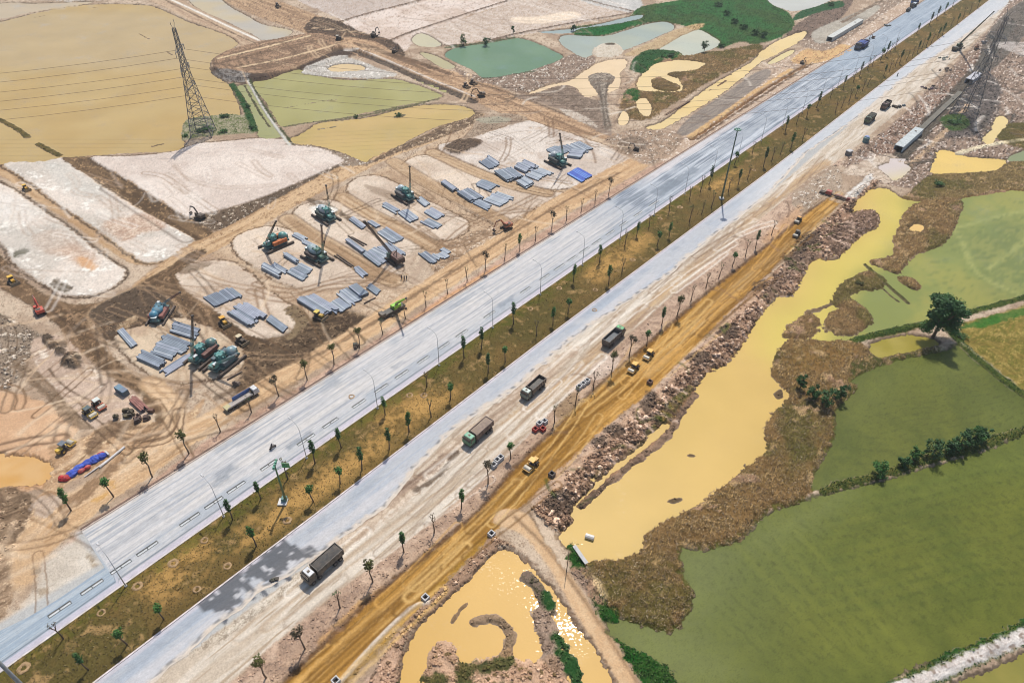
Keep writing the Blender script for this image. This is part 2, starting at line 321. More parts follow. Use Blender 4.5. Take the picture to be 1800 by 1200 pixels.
for pl in ([(770, 440), (830, 392), (900, 372), (960, 372)], [(740, 400), (790, 432), (860, 412), (910, 384)], [(450, 500), (520, 512), (600, 492), (660, 490)], [(440, 512), (500, 528), (570, 506), (640, 500), (700, 470)],
           [(455, 510), (470, 560), (520, 590)], [(870, 290), (930, 310), (1000, 322)], [(700, 380), (760, 420), (800, 450)], [(835, 378), (880, 375), (940, 345)]):
    tracks(pl, (150, 118, 86), 2.2, 0.7, 0.75)
# spoil heaps by the brown lagoon and the far plots
paint([(780, 262), (812, 244), (850, 250), (822, 266), (800, 272)], (98, 80, 64), (120, 98, 78), 'fine', rough=0.3, h=0.6)
paint([(640, 292), (700, 268), (760, 248), (830, 220), (850, 205), (830, 198), (740, 240), (690, 262)], (146, 120, 92), (112, 90, 70), 'T', c3=(200, 172, 138), rough=0.25)
paint([(500, 255), (560, 262), (606, 282), (590, 292), (640, 290), (655, 282), (600, 270), (540, 252)], (164, 142, 118), (128, 106, 86), 'rub', rough=0.25, c3=(214, 200, 182))
paint([(845, 205), (900, 200), (930, 212), (880, 224), (840, 240), (810, 248), (830, 226)], (184, 160, 134), (150, 126, 102), 'rub', rough=0.25)
paint([(835, 210), (880, 205), (900, 212), (860, 218)], (170, 164, 140), op=0.7)
# dark crossing lower left
paint([(-60, 430), (0, 448), (40, 488), (95, 526), (150, 535), (210, 520), (262, 488), (300, 468), (345, 438), (362, 446), (310, 484), (340, 520), (400, 562), (436, 590), (470, 600), (440, 628), (405, 622), (365, 586), (315, 548),
       (262, 512), (215, 540), (170, 562), (165, 590), (200, 628), (250, 668), (300, 700), (330, 716), (310, 750), (270, 755), (275, 728), (220, 690), (170, 645), (125, 606), (100, 570), (40, 530), (-60, 470)],
      (128, 100, 70), BRN2, 'D', c3=(164, 130, 94), zone='dirt_road', rough=0.1)
paint([(400, 612), (440, 600), (500, 590), (545, 560), (580, 545), (625, 548), (655, 566), (610, 598), (550, 634), (490, 656), (450, 690), (410, 690), (425, 650)], (112, 90, 66), (88, 70, 52), 'T', c3=(142, 116, 86), rough=0.22, soft=1.6)
paint([(500, 545), (520, 536), (535, 548), (545, 562), (520, 590), (505, 594), (520, 570)], (150, 126, 92), (120, 98, 72), 'fine', rough=0.25)
paint([(160, 548), (200, 522), (245, 504), (280, 514), (318, 552), (300, 575), (250, 590), (205, 604), (170, 580)], (106, 87, 68), (88, 72, 56), 'fine', c3=(132, 108, 82), rough=0.22, rim=(170, 140, 106))
paint([(205, 575), (225, 560), (242, 555), (240, 565), (215, 585)], (212, 182, 142), (160, 132, 98), 'rub')
plot('sand_plot.011', [(205, 590), (255, 572), (320, 560), (385, 585), (430, 622), (410, 655), (350, 670), (290, 668), (240, 640)], (214, 188, 156), (196, 166, 134))
paint([(-60, 560), (0, 552), (60, 580), (110, 610), (150, 650), (120, 640), (60, 620), (40, 660), (0, 690), (-60, 690)], (168, 146, 122), (118, 100, 82), 'rub', c3=(206, 188, 166), rough=0.5)
paint([(60, 596), (110, 592), (140, 620), (200, 670), (240, 690), (258, 720), (262, 750), (240, 758), (180, 758), (140, 730), (100, 690), (60, 640)], (206, 178, 154), (186, 158, 134), 'patch', c3=(226, 206, 184), n3_='mix', rough=0.12, zone='sand_plot.012')
paint([(80, 600), (110, 598), (118, 610), (92, 615)], (108, 92, 74), (130, 110, 90), 'fine', op=0.9); paint([(108, 630), (130, 622), (148, 632), (135, 648), (112, 645)], (112, 96, 80), (140, 120, 100), 'fine', op=0.9)
paint([(20, 630), (60, 650), (100, 690), (140, 740), (130, 750), (80, 700), (40, 660)], (130, 106, 80), (164, 138, 110), 'T', op=0.85, rough=0.2)
paint([(-60, 700), (20, 690), (60, 700), (110, 720), (140, 748), (120, 776), (95, 800), (82, 850), (60, 862), (-60, 862)], (220, 178, 136), (206, 162, 120), 'patch', rough=0.05, zone='sand_plot.013')
pond('puddle', [(-60, 805), (20, 798), (70, 806), (92, 822), (80, 846), (40, 852), (-60, 852)], (206, 158, 92), (214, 172, 116), '8', edge=0.8, shore=(190, 140, 84))
tracks([(-10, 790), (50, 776), (110, 770)], (120, 92, 68), 2.6, 0.8, 0.8); tracks([(105, 770), (108, 755), (112, 745)], (120, 92, 68), 2.6, 0.8, 0.7)
paint([(90, 780), (130, 775), (190, 745), (240, 735), (290, 745), (330, 725), (360, 700), (330, 760), (260, 800), (200, 815), (120, 850), (60, 930), (30, 1000), (0, 1010), (10, 930), (70, 870), (85, 820)], (202, 164, 122), (176, 138, 98), 'T', c3=(216, 184, 142), rough=0.14)
paint([(180, 745), (225, 735), (250, 740), (235, 755), (190, 770), (165, 800), (150, 790)], (136, 108, 80), (112, 88, 66), 'T', op=0.8, rough=0.2)
tracks([(225, 762), (270, 756), (300, 735), (320, 690)], (130, 102, 74), 3.5, 1.0, 0.7); tracks([(240, 770), (290, 750), (310, 725)], (140, 110, 80), 2.2, 0.6, 0.8)
paint([(-60, 900), (10, 880), (60, 890), (40, 940), (30, 1010), (10, 1080), (-60, 1100)], (176, 146, 114), (140, 112, 84), 'T', c3=(206, 176, 140), rough=0.2)
paint([(15, 930), (45, 925), (55, 960), (50, 1020), (35, 1045), (25, 1000), (5, 950)], (216, 182, 142), op=0.8, soft=1.5)
# tan road along the left carriageway
paint([(40, 980), (90, 930), (150, 868), (250, 800), (340, 738), (410, 698), (480, 655), (560, 610), (610, 580), (700, 522), (780, 470), (870, 414), (960, 356), (1060, 302), (1135, 268), (1150, 285), (1060, 338), (960, 398),
       (860, 460), (760, 524), (680, 576), (600, 624), (500, 684), (420, 730), (340, 782), (250, 846), (170, 898), (110, 950), (60, 1000)], (218, 180, 134), (202, 162, 116), 'D', c3=(182, 142, 98), n3_='S', lo3=0.2, hi3=0.5, zone='dirt_road', rough=0.06)
paint([(540, 632), (620, 590), (720, 524), (820, 462), (905, 408), (1000, 350), (1090, 304)], (120, 92, 66), line=1.2, edge=0.6, op=0.7)
paint([(380, 700), (420, 680), (480, 650), (540, 625)], (112, 88, 64), line=1.6, edge=0.9, op=0.7)
paint([(250, 826), (340, 772), (430, 722), (520, 672)], (150, 118, 84), line=1.4, edge=0.7, op=0.6)
paint([(262, 672), (300, 705), (308, 735), (296, 778), (245, 812), (172, 852), (102, 898), (58, 942), (46, 1012)], (220, 184, 142), (204, 166, 122), 'D', line=5.0, edge=0.8, soft=0.8, rough=0.07)
paint([(196, 822), (176, 842), (138, 874), (112, 894)], (142, 108, 74), (168, 132, 94), 'D', line=3.4, edge=0.8, op=0.85)
paint([(178, 856), (190, 846), (202, 845), (190, 858)], (212, 164, 96), op=0.9); paint([(80, 926), (90, 915), (97, 918), (88, 930)], (212, 162, 100), op=0.9)
for pl in ([(309, 722), (303, 750), (280, 766), (240, 770), (200, 761)], [(318, 720), (312, 756), (286, 776), (240, 782)]): tracks(pl, (118, 90, 64), 1.6, 0.45, 0.85)
paint([(8, 850), (40, 862), (60, 880), (40, 930), (10, 960), (-20, 930), (-20, 870)], (150, 122, 92), (116, 92, 68), 'T', c3=(192, 162, 128), op=0.9, rough=0.22)
paint([(60, 880), (90, 870), (110, 880), (80, 910), (60, 905)], (208, 184, 162), (180, 156, 134), 'rub', op=0.8, rough=0.2)
paint([(100, 690), (140, 735), (160, 752), (130, 752), (96, 715)], (120, 98, 74), (150, 124, 96), 'D', op=0.85, rough=0.15)
for q in ((92, 606), (106, 618), (118, 634), (132, 640), (128, 626), (84, 596)): paint([(q[0] - 8, q[1] - 4), (q[0] + 7, q[1] - 5), (q[0] + 9, q[1] + 5), (q[0] - 6, q[1] + 6)], (110, 92, 74), (86, 72, 58), 'fine', rough=0.35, h=0.9, edge=0.6)
paint([(112, 600), (128, 578), (150, 560)], (150, 128, 106), line=1.2, edge=0.4, op=0.7)
tracks([(40, 640), (20, 690), (10, 720)], (130, 104, 78), 2.4, 0.6, 0.7); tracks([(60, 660), (90, 690), (104, 712)], (130, 104, 78), 2.0, 0.6, 0.7)
# verge with the young trees
paint([(60, 1010), (110, 960), (170, 912), (260, 850), (340, 790), (430, 734), (520, 682), (640, 610), (760, 532), (900, 442), (1040, 354), (1150, 290), (1210, 262), (1180, 290), (1060, 366), (900, 466), (760, 552), (640, 626), (450, 748), (300, 844), (140, 944), (110, 975)],
      (208, 170, 142), (186, 148, 120), 'mix', c3=(158, 126, 104), n3_='rub', lo3=0.1, rough=0.22)
paint([(655, 610), (700, 580), (745, 545), (800, 512), (870, 468), (880, 478), (800, 530), (720, 582), (665, 618)], (222, 166, 106), (206, 150, 96), 'fine', op=0.75)
paint([(165, 880), (190, 862), (205, 850), (190, 870)], (210, 160, 80), op=0.8)
paint([(75, 988), (135, 948), (160, 965), (187, 995), (150, 1020), (100, 1052), (50, 1082), (20, 1090), (60, 1040)], (222, 208, 190), (202, 186, 166), 'patch', rough=0.08, soft=1.2)
for q in ((65, 1002), (75, 1040), (168, 995), (163, 978), (100, 1045)):
    paint([(q[0] - 8, q[1] - 5), (q[0] + 8, q[1] - 6), (q[0] + 9, q[1] + 4), (q[0] - 6, q[1] + 6)], (168, 146, 118), op=0.8, rough=0.2)
# ---- under the carriageways and the median
UNDER_ROAD = np.zeros(N, bool)
for e in (((-80, 1235), (0, 1100), (187, 990), (140, 938), (450, 742), (900, 459), (1350, 176), (1500, 82), (1640, -8), (1800, -108), (1900, -110), (1690, 0), (1350, 237), (905, 545), (450, 862), (215, 1028), (0, 1181)),
          ((60, 1285), (165, 1200), (450, 983), (560, 900), (952, 600), (1350, 303), (1740, 0), (1880, -110), (1960, -110), (1800, -10), (1600, 130), (1350, 345), (1005, 600), (800, 755), (560, 980), (290, 1180), (180, 1285))):
    V = geom(e, False, False); i = near(V, 3); d = poly_sdf(PTS[i], V); m = sm(1.5, 0, d); blend(i, m, (188, 184, 178)); HGT[i] *= (1 - m); RGH[i] *= (1 - m); ZON[i[d < 0]] = 0; UNDER_ROAD[i[(d < -4.5) & (GY[i] < 500)]] = True
paint([(-90, 1245), (0, 1182), (215, 1029), (450, 863), (905, 546), (1350, 238), (1690, 1), (1850, -110), (1880, -110), (1740, 0), (1350, 302), (952, 599), (560, 899), (450, 982), (165, 1199), (60, 1285), (-90, 1320)],
      (124, 101, 60), (102, 90, 50), 'patch', c3=(156, 128, 86), n3_='mix', lo3=0.1, hi3=0.4, edge=0.0, soft=0.2, zone='median_strip', rough=0.14, smooth=False, h=0.06)
for c, o in (((176, 136, 84), 0.75), ((196, 158, 96), 0.6)):
    for q in ([(430, 940), (520, 860), (620, 800), (660, 770), (700, 800), (620, 860), (560, 880), (470, 950)], [(660, 740), (740, 690), (800, 690), (770, 730), (700, 770)], [(1030, 470), (1090, 420), (1140, 420), (1100, 460), (1050, 490)],
              [(1240, 330), (1270, 310), (1300, 300), (1310, 312), (1270, 335)], [(250, 1020), (320, 960), (370, 960), (330, 1010), (280, 1040)]):
        paint(q, c, n='mix', op=o, edge=3.5, soft=4, c2=(120, 96, 52), lo=-0.1, hi=0.3)
for q in ([(0, 1190), (215, 1036), (450, 870), (700, 696), (905, 552), (1130, 395), (1350, 245)],):
    paint(q, (92, 96, 36), (120, 104, 50), 'mix', line=3.0, edge=2.5, op=0.7, soft=1.6)
paint([(180, 1190), (450, 975), (700, 785), (952, 594), (1340, 300)], (104, 88, 50), line=3.0, edge=2.0, op=0.6, soft=1.6)
# ---- right of the right carriageway: pale shoulder, verge, haul road
SHL = [(1960, -110), (1800, -10), (1600, 128), (1350, 342), (1005, 598), (800, 752), (560, 978), (290, 1178), (180, 1285)]
SHR = [(320, 1285), (450, 1158), (590, 1042), (690, 970), (830, 862), (900, 795), (985, 702), (1080, 612), (1200, 502), (1300, 416), (1400, 334), (1480, 278), (1560, 212), (1640, 140), (1760, 28), (1900, -110)]
paint(SHL[:1] + SHL[1:] + SHR, (218, 202, 182), (202, 182, 158), 'S2', c3=(186, 162, 134), n3_='S', lo3=0.15, hi3=0.45, zone='shoulder', rough=0.05, smooth=False, edge=0.4)
paint([(880, 745), (1000, 650), (1060, 600), (1180, 496), (1290, 402), (1380, 330), (1440, 285), (1460, 292), (1380, 345), (1280, 425), (1180, 515), (1080, 600), (1000, 680)], (208, 172, 122), (192, 150, 100), 'S', op=0.85, edge=1.2, soft=1.5, c3=(176, 142, 106), n3_='rub')
paint([(560, 985), (700, 880), (800, 785), (880, 720), (960, 655), (1010, 612)], (196, 164, 134), (214, 188, 160), 'fine', line=3.5, op=0.6, edge=1.2)
paint([(690, 870), (740, 835), (790, 800), (800, 795)], (104, 82, 66), line=1.0, op=0.85, edge=0.5); paint([(650, 905), (700, 868), (750, 830), (785, 802)], (140, 112, 92), (170, 142, 118), 'S', line=2.2, op=0.8, edge=0.7)
paint([(730, 862), (770, 835), (802, 795)], (100, 80, 62), line=1.2, op=0.8, edge=0.5)
paint([(330, 1150), (400, 1110), (480, 1050), (540, 1005), (600, 965)], (160, 140, 116), (206, 190, 168), 'rub', line=1.6, op=0.75, edge=1.2, rough=0.2)
for q in ((1350, 200), (1420, 228), (1500, 195), (1560, 150), (1620, 105)): pass
tracks([(470, 1100), (640, 965), (800, 850), (930, 740), (1060, 615), (1200, 490), (1350, 365), (1450, 285)], (190, 162, 130), 2.0, 0.6, 0.6)
tracks([(420, 1120), (560, 1010), (720, 890)], (196, 172, 146), 2.2, 0.6, 0.5)
HL = [(400, 1300), (500, 1195), (560, 1140), (640, 1062), (720, 997), (840, 900), (905, 820), (1000, 728), (1060, 672), (1160, 585), (1250, 508), (1350, 430), (1420, 372), (1455, 350)]
HR = [(1475, 358), (1450, 380), (1400, 430), (1350, 480), (1290, 542), (1200, 630), (1140, 692), (1060, 754), (1000, 816), (930, 882), (890, 912), (840, 967), (760, 1050), (700, 1100), (590, 1207), (510, 1300)]
paint(SHR[:12] + [(1455, 352)] + HL[::-1][1:], (208, 176, 148), (186, 152, 124), 'mix', c3=(160, 132, 110), n3_='rub', lo3=0.05, hi3=0.35, rough=0.2, smooth=False)
paint([(560, 1125), (600, 1085), (640, 1050), (680, 1030), (660, 1062), (610, 1110), (570, 1150)], (218, 166, 92), (196, 146, 84), 'fine', op=0.75)
paint([(980, 700), (1010, 690), (1020, 715), (990, 735), (970, 722)], (166, 136, 98), (140, 112, 80), 'rub', op=0.8)
paint([(1040, 645), (1080, 620), (1090, 640), (1060, 665), (1035, 668)], (212, 188, 168), op=0.8)
paint([(1390, 345), (1430, 310), (1470, 290), (1480, 330), (1450, 350), (1410, 375)], (190, 166, 140), (150, 126, 102), 'rub', rough=0.3, c3=(216, 202, 184))
paint([(1340, 420), (1390, 375), (1410, 360), (1400, 385), (1360, 425)], (214, 164, 112), op=0.6, soft=1.5)
paint(HL + HR, (188, 144, 76), (162, 120, 58), 'S2', c3=(214, 172, 108), n3_='S', lo3=0.12, hi3=0.5, zone='haul_road', rough=0.06, smooth=False, edge=0.9, h=-0.12)
paint(HL + HR, (146, 108, 54), n='S', c2=(176, 134, 72), op=0.45, edge=2.5, soft=5, smooth=False)
paint([(1130, 640), (1200, 578), (1300, 490), (1400, 412), (1450, 372), (1462, 366), (1400, 428), (1300, 510), (1180, 622), (1140, 660)], (216, 184, 134), (200, 162, 108), 'S', op=0.8, edge=1.0, soft=2)
paint([(520, 1200), (600, 1128), (680, 1060), (760, 1000), (830, 940)], (214, 170, 104), line=1.0, op=0.9, edge=0.5); paint([(500, 1230), (575, 1165), (660, 1090), (740, 1015)], (210, 168, 106), line=0.8, op=0.8, edge=0.6)
for a, b in ((1.0, 0.8), (-1.2, 0.7)):
    tracks([(560, 1190), (700, 1062), (850, 925), (960, 805), (1100, 672), (1300, 492), (1420, 395)], (132, 96, 46), 2.4 + a, 0.8, 0.55)
paint([(600, 1205), (680, 1120), (740, 1060), (790, 1010), (850, 950)], (178, 140, 64), (150, 116, 50), 'rub', line=2.0, op=0.8, edge=1.2, rough=0.2)
paint(HL[1:], (112, 84, 62), line=1.1, op=0.85, edge=0.5, smooth=False, rough=0.2)
# the way to the right between the two yellow ponds
paint([(862, 912), (885, 895), (912, 895), (940, 915), (968, 955), (1002, 1005), (1042, 1070), (1085, 1132), (1130, 1210), (1180, 1300), (1130, 1300), (1092, 1210), (1052, 1142), (1002, 1062), (962, 992), (922, 942), (885, 925)],
      (222, 184, 138), (206, 166, 120), 'fine', zone='dirt_road.001', rough=0.05, h=0.0, edge=0.5)
paint([(905, 908), (960, 962), (1010, 1030), (1060, 1105), (1120, 1200)], (150, 118, 84), line=0.7, op=0.85, edge=0.3, soft=0.5)
paint([(930, 900), (958, 945), (998, 1005)], (104, 82, 58), line=0.6, op=0.9, edge=0.3, soft=0.4)
paint([(932, 902), (952, 900), (978, 945), (1002, 1000), (992, 1002), (962, 950)], (216, 190, 160), (196, 170, 142), 'fine')
# spoil bank between haul road and yellow pond
paint([(935, 892), (1000, 825), (1065, 762), (1140, 700), (1205, 638), (1290, 550), (1350, 490), (1400, 440), (1455, 385), (1480, 362), (1500, 340), (1530, 318), (1545, 322), (1520, 360), (1548, 378), (1542, 398), (1520, 412), (1475, 452), (1440, 456), (1420, 470),
       (1395, 520), (1360, 525), (1325, 575), (1300, 620), (1260, 650), (1240, 660), (1200, 715), (1150, 775), (1060, 846), (1015, 890), (1010, 925), (985, 935), (950, 910)],
      (184, 150, 124), (132, 106, 86), 'rub', c3=(212, 182, 156), n3_='1', lo3=0.15, hi3=0.45, zone='spoil_bank', rough=1.0, h=0.35, edge=1.2)
paint([(945, 880), (1010, 816), (1070, 760), (1145, 700), (1210, 636), (1295, 548), (1352, 490)], (206, 176, 150), (180, 148, 122), 'fine', line=3.2, edge=0.8, op=0.9, rough=0.25)
for q in ([(960, 870), (1000, 862), (1010, 890), (990, 910), (955, 895)], [(1060, 752), (1090, 745), (1100, 765), (1075, 768)], [(1130, 690), (1150, 688), (1155, 700), (1140, 705)], [(1125, 705), (1150, 702), (1145, 722), (1130, 718)],
          [(1210, 625), (1240, 620), (1245, 640), (1220, 645)], [(1395, 425), (1425, 405), (1440, 420), (1420, 440), (1400, 450)], [(1375, 445), (1405, 440), (1415, 460), (1385, 470)], [(1490, 365), (1515, 350), (1520, 365), (1500, 378)],
          [(1320, 500), (1345, 490), (1350, 505), (1330, 515)], [(1260, 580), (1290, 570), (1295, 590), (1270, 600)], [(1040, 772), (1062, 768), (1066, 785), (1045, 790)]):
    paint(q, (112, 94, 80), (88, 74, 62), 'rub', op=0.85, rough=0.9, edge=1.2)
paint([(1485, 455), (1520, 420), (1545, 385), (1540, 372), (1510, 372), (1480, 395), (1450, 420)], (146, 120, 100), (112, 90, 74), 'rub', c3=(178, 150, 130), n3_='1', rough=0.7, h=0.8)
paint([(1350, 530), (1385, 495), (1420, 470), (1440, 450), (1400, 450), (1370, 480), (1340, 515)], (150, 126, 108), (118, 98, 82), 'rub', rough=0.8, op=0.7)
for q in ([(1070, 845), (1110, 808), (1150, 770), (1185, 735), (1170, 728), (1120, 780), (1080, 825)], [(1150, 735), (1180, 705), (1210, 680), (1222, 690), (1195, 720), (1165, 745)]):
    paint(q, (84, 94, 36), (120, 100, 52), 'rub', op=0.85, edge=1.0, rough=0.5)
pond('pond', [(1008, 892), (1060, 836), (1110, 796), (1150, 760), (1166, 744), (1180, 750), (1140, 784), (1088, 826), (1042, 872), (1016, 912)], (208, 174, 104), edge=0.6)
# ---- upper right: spoiled ground beside the box culvert
paint([(1480, 290), (1560, 225), (1640, 150), (1740, 50), (1830, -60), (2000, -60), (2000, 330), (1800, 300), (1640, 330), (1560, 325)], (176, 148, 124), (128, 106, 88), 'rub', c3=(216, 196, 178), n3_='1', lo3=0.22, hi3=0.45, rough=0.6)
paint([(1500, 300), (1560, 230), (1640, 160), (1720, 90), (1760, 40), (1790, 60), (1720, 150), (1640, 230), (1580, 280)], (176, 142, 118), (124, 98, 80), 'rub', c3=(206, 192, 176), n3_='1', lo3=0.2, op=0.85, rough=0.7)
paint([(1660, 210), (1700, 150), (1740, 130), (1760, 160), (1740, 220), (1700, 240), (1660, 240)], (122, 110, 102), (80, 74, 70), 'rub', op=0.9, rough=0.6, edge=2.5)
paint([(1560, 285), (1620, 215), (1680, 150), (1740, 80), (1770, 40), (1785, 45), (1740, 110), (1690, 170), (1630, 240), (1590, 285)], (98, 90, 76), (72, 68, 58), 'S', op=0.85, rough=0.2, h=-0.5)
paint([(1600, 290), (1660, 232), (1700, 185)], (196, 164, 128), line=2.2, edge=0.8)
paint([(1735, 60), (1800, 0), (1830, 20), (1760, 110), (1720, 130)], (120, 112, 100), (84, 80, 72), 'rub', op=0.8, rough=0.4)
paint([(1745, 75), (1800, 100), (1860, 110), (1860, 80), (1800, 75)], (210, 196, 184), op=0.6)
paint([(1480, 305), (1500, 290), (1560, 270), (1600, 290), (1590, 312), (1560, 322), (1530, 312)], (212, 190, 166), (180, 156, 132), 'T', rough=0.2)
pond('puddle', [(1545, 292), (1575, 284), (1600, 292), (1592, 306), (1572, 316), (1560, 306)], (208, 194, 184), edge=0.6)
paint([(1488, 342), (1510, 322), (1528, 306), (1534, 312), (1516, 336), (1496, 352)], (232, 226, 218), (206, 194, 180), 'fine', op=0.9)
paint([(1612, 325), (1640, 305), (1700, 296), (1760, 288), (1860, 275), (1860, 345), (1700, 348), (1640, 352), (1600, 372), (1580, 352), (1600, 335)], (122, 103, 66), (96, 82, 50), 'mix', c3=(158, 134, 92), n3_='rub', zone='marsh', rough=0.35)
paint([(1655, 205), (1690, 200), (1705, 218), (1690, 230), (1660, 225)], (66, 96, 36), (86, 100, 48), 'fine', rough=0.4)
# ---- the strip between the left carriageway and the channel
paint([(1140, 235), (1200, 215), (1280, 165), (1360, 110), (1440, 70), (1560, 0), (1640, -60), (1700, -60), (1600, 16), (1500, 80), (1350, 174), (1200, 268), (1160, 285), (1110, 262)], (206, 178, 150), (180, 150, 124), 'rub', c3=(222, 204, 184), rough=0.16)
paint([(1185, 240), (1215, 204), (1270, 168), (1325, 130), (1352, 122), (1350, 138), (1300, 176), (1250, 215), (1210, 236)], (142, 128, 116), (160, 144, 128), 'S', rough=0.06, edge=0.5)
paint([(1215, 244), (1270, 208), (1330, 166), (1390, 130), (1430, 106)], (152, 110, 66), (116, 86, 54), 'S', line=2.2, edge=0.8, rough=0.2, h=-0.5); paint([(1212, 240), (1268, 202), (1328, 160), (1390, 122)], (226, 186, 126), (206, 160, 104), 'fine', line=2.0, edge=0.7)
paint([(1225, 245), (1300, 195), (1380, 142), (1440, 104)], (120, 94, 70), line=1.4, edge=0.8, rough=0.2)
paint([(1390, 110), (1420, 85), (1480, 78), (1500, 90), (1440, 110)], (222, 182, 122), (206, 160, 106), 'rub', c3=(170, 130, 90), rough=0.25)
paint([(1400, 75), (1440, 55), (1470, 40), (1530, 10), (1600, -30), (1640, -30), (1560, 20), (1500, 62), (1450, 90)], (176, 150, 126), (140, 118, 98), 'rub', c3=(212, 192, 170), rough=0.4)
paint([(1380, 62), (1420, 30), (1450, 10), (1500, 0), (1470, 40), (1420, 70)], (150, 124, 104), (112, 94, 80), 'rub', rough=0.5)
paint([(1430, 55), (1475, 35), (1535, 10), (1545, 18), (1500, 50), (1450, 76), (1430, 72)], (188, 178, 160), (160, 150, 134), 'patch', op=0.85, rough=0.1)
paint([(1480, 40), (1530, 12), (1580, -15)], (128, 106, 84), (160, 138, 114), line=2.2, edge=0.8)
paint([(1060, 250), (1100, 230), (1150, 228), (1200, 240), (1180, 272), (1140, 290), (1100, 275)], (188, 158, 130), (146, 122, 98), 'rub', c3=(218, 200, 180), rough=0.3)
paint([(1085, 250), (1120, 240), (1140, 255), (1110, 272)], (120, 100, 82), (150, 128, 106), 'T', op=0.8, rough=0.3)
# ================================================================== vegetation ground and water
GRN = (34, 96, 44); GRN2 = (50, 82, 38)
paint([(1000, 50), (1050, 42), (1105, 30), (1128, 12), (1200, 0), (1290, -20), (1365, -20), (1352, 4), (1385, 22), (1396, 46), (1372, 66), (1330, 78), (1300, 74), (1262, 86), (1240, 64), (1212, 50), (1186, 42), (1158, 38), (1118, 46), (1060, 62), (1015, 62)],
      (62, 108, 56), (76, 98, 52), 'patch', c3=(44, 70, 38), n3_='rub', zone='meadow', rough=0.35, h=0.15)
paint([(1395, 30), (1420, 14), (1475, 2), (1482, 12), (1440, 22), (1400, 36)], (40, 96, 50), (60, 90, 52), 'rub', rough=0.3)
paint([(1150, 105), (1200, 92), (1265, 90), (1332, 78), (1342, 90), (1316, 108), (1290, 122), (1240, 148), (1210, 168), (1172, 190), (1150, 206), (1120, 212), (1095, 200), (1090, 176), (1110, 150), (1130, 130)],
      (124, 100, 66), (98, 82, 52), 'mix', c3=(150, 122, 86), n3_='rub', zone='marsh.001', rough=0.4, h=0.2, edge=1.4)
# big lagoon with the pylon
pond('pond', [(-90, 45), (0, 38), (60, 23), (150, 8), (245, 8), (280, 15), (330, 38), (395, 60), (418, 78), (386, 94), (370, 108), (372, 130), (400, 146), (412, 166), (424, 204), (400, 206), (370, 212), (332, 212), (322, 236), (322, 258), (290, 266), (215, 268), (180, 272), (110, 275), (78, 282), (20, 283), (-90, 286)],
     (186, 156, 98), (190, 162, 106), '25', edge=0.8)
tint([(-90, 30), (400, 30), (420, 90), (300, 120), (-90, 110)], (186, 162, 118), 0.8, 12)
pond('pond', [(-90, 34), (0, 6), (60, 6), (160, 3), (136, 9), (50, 22), (0, 33)], (192, 172, 140), edge=0.6)
pond('pond', [(312, -30), (372, -12), (408, 14), (432, 26), (460, 42), (500, 50), (514, 56), (498, 65), (462, 70), (448, 62), (396, 36), (342, 10)], (194, 176, 140), (186, 176, 158), '25', edge=0.7)
pond('pond', [(442, 146), (470, 140), (500, 128), (526, 122), (556, 130), (580, 137), (622, 140), (690, 138), (736, 150), (776, 166), (768, 172), (720, 182), (660, 194), (600, 206), (540, 216), (500, 222), (488, 214), (468, 180)], (168, 160, 102), (160, 152, 92), '25', edge=0.7)
pond('pond', [(504, 246), (534, 232), (562, 215), (640, 207), (700, 192), (745, 184), (800, 184), (834, 194), (824, 206), (772, 220), (730, 240), (700, 256), (655, 276), (640, 283), (604, 268), (560, 256), (520, 252)], (196, 166, 106), (190, 164, 100), '25', edge=0.8)
pond('pond', [(414, 152), (438, 148), (450, 160), (474, 200), (486, 226), (492, 240), (456, 240), (446, 205), (426, 165)], (158, 156, 104), edge=0.6)
paint([(320, 230), (326, 210), (372, 202), (420, 200), (446, 212), (452, 232), (420, 236), (388, 238), (352, 242), (330, 246), (318, 244)], (170, 158, 128), (110, 116, 70), 'rub', h=0.25, mode='max', rough=0.25)
paint([(528, 126), (560, 112), (600, 100), (640, 110), (670, 122), (700, 132), (660, 138), (590, 136), (550, 132)], (206, 196, 182), (176, 164, 150), 'rub', rough=0.2, c3=(226, 216, 204), h=0.3, mode='max')
pond('puddle', [(578, 118), (600, 112), (634, 114), (640, 122), (600, 125), (582, 124)], (214, 186, 138), edge=0.5)
paint([(436, 142), (458, 182), (480, 216), (510, 256)], (206, 200, 186), line=1.3, edge=0.2, soft=0.4, h=0.5, mode='max', zone='footpath')
for pl in ([(440, 142), (463, 184), (484, 214)], [(430, 150), (456, 196), (474, 222)], [(492, 225), (516, 254)]): paint(pl, (74, 84, 48), (96, 92, 60), 'fine', line=1.1, edge=0.6, h=0.3, mode='max', rough=0.3)
paint([(408, 148), (424, 174), (440, 208), (448, 230)], (46, 88, 40), (70, 92, 48), 'fine', line=3.0, edge=0.6, h=0.5, mode='max', rough=0.5)
for pl, wd in (([(-20, 200), (30, 226), (48, 240)], 2.6), ([(66, 252), (88, 264), (104, 272)], 2.8)): paint(pl, (96, 86, 36), (120, 100, 50), 'fine', line=wd, edge=0.5, h=0.3, mode='max', rough=0.3)
for q, wd in (([(243, 58), (262, 68)], 1.0), ([(293, 90), (302, 96)], 0.9), ([(268, 256), (285, 252)], 1.2), ([(157, 13), (178, 12)], 1.2), ([(60, 30), (85, 26)], 1.2)): paint(q, (112, 92, 64), line=wd, h=0.15, mode='max', edge=0.5)
for q, wd in (([(622, 206), (640, 204)], 2.0), ([(660, 196), (720, 186)], 2.4), ([(500, 222), (560, 213), (640, 203), (700, 190), (770, 174)], 2.0), ([(695, 205), (708, 202)], 2.6), ([(560, 226), (600, 220)], 1.0), ([(505, 188), (560, 178), (590, 175)], 0.7)):
    paint(q, (138, 124, 92), (96, 96, 62), 'rub', line=wd, h=0.3, mode='max', edge=0.9, rough=0.25)
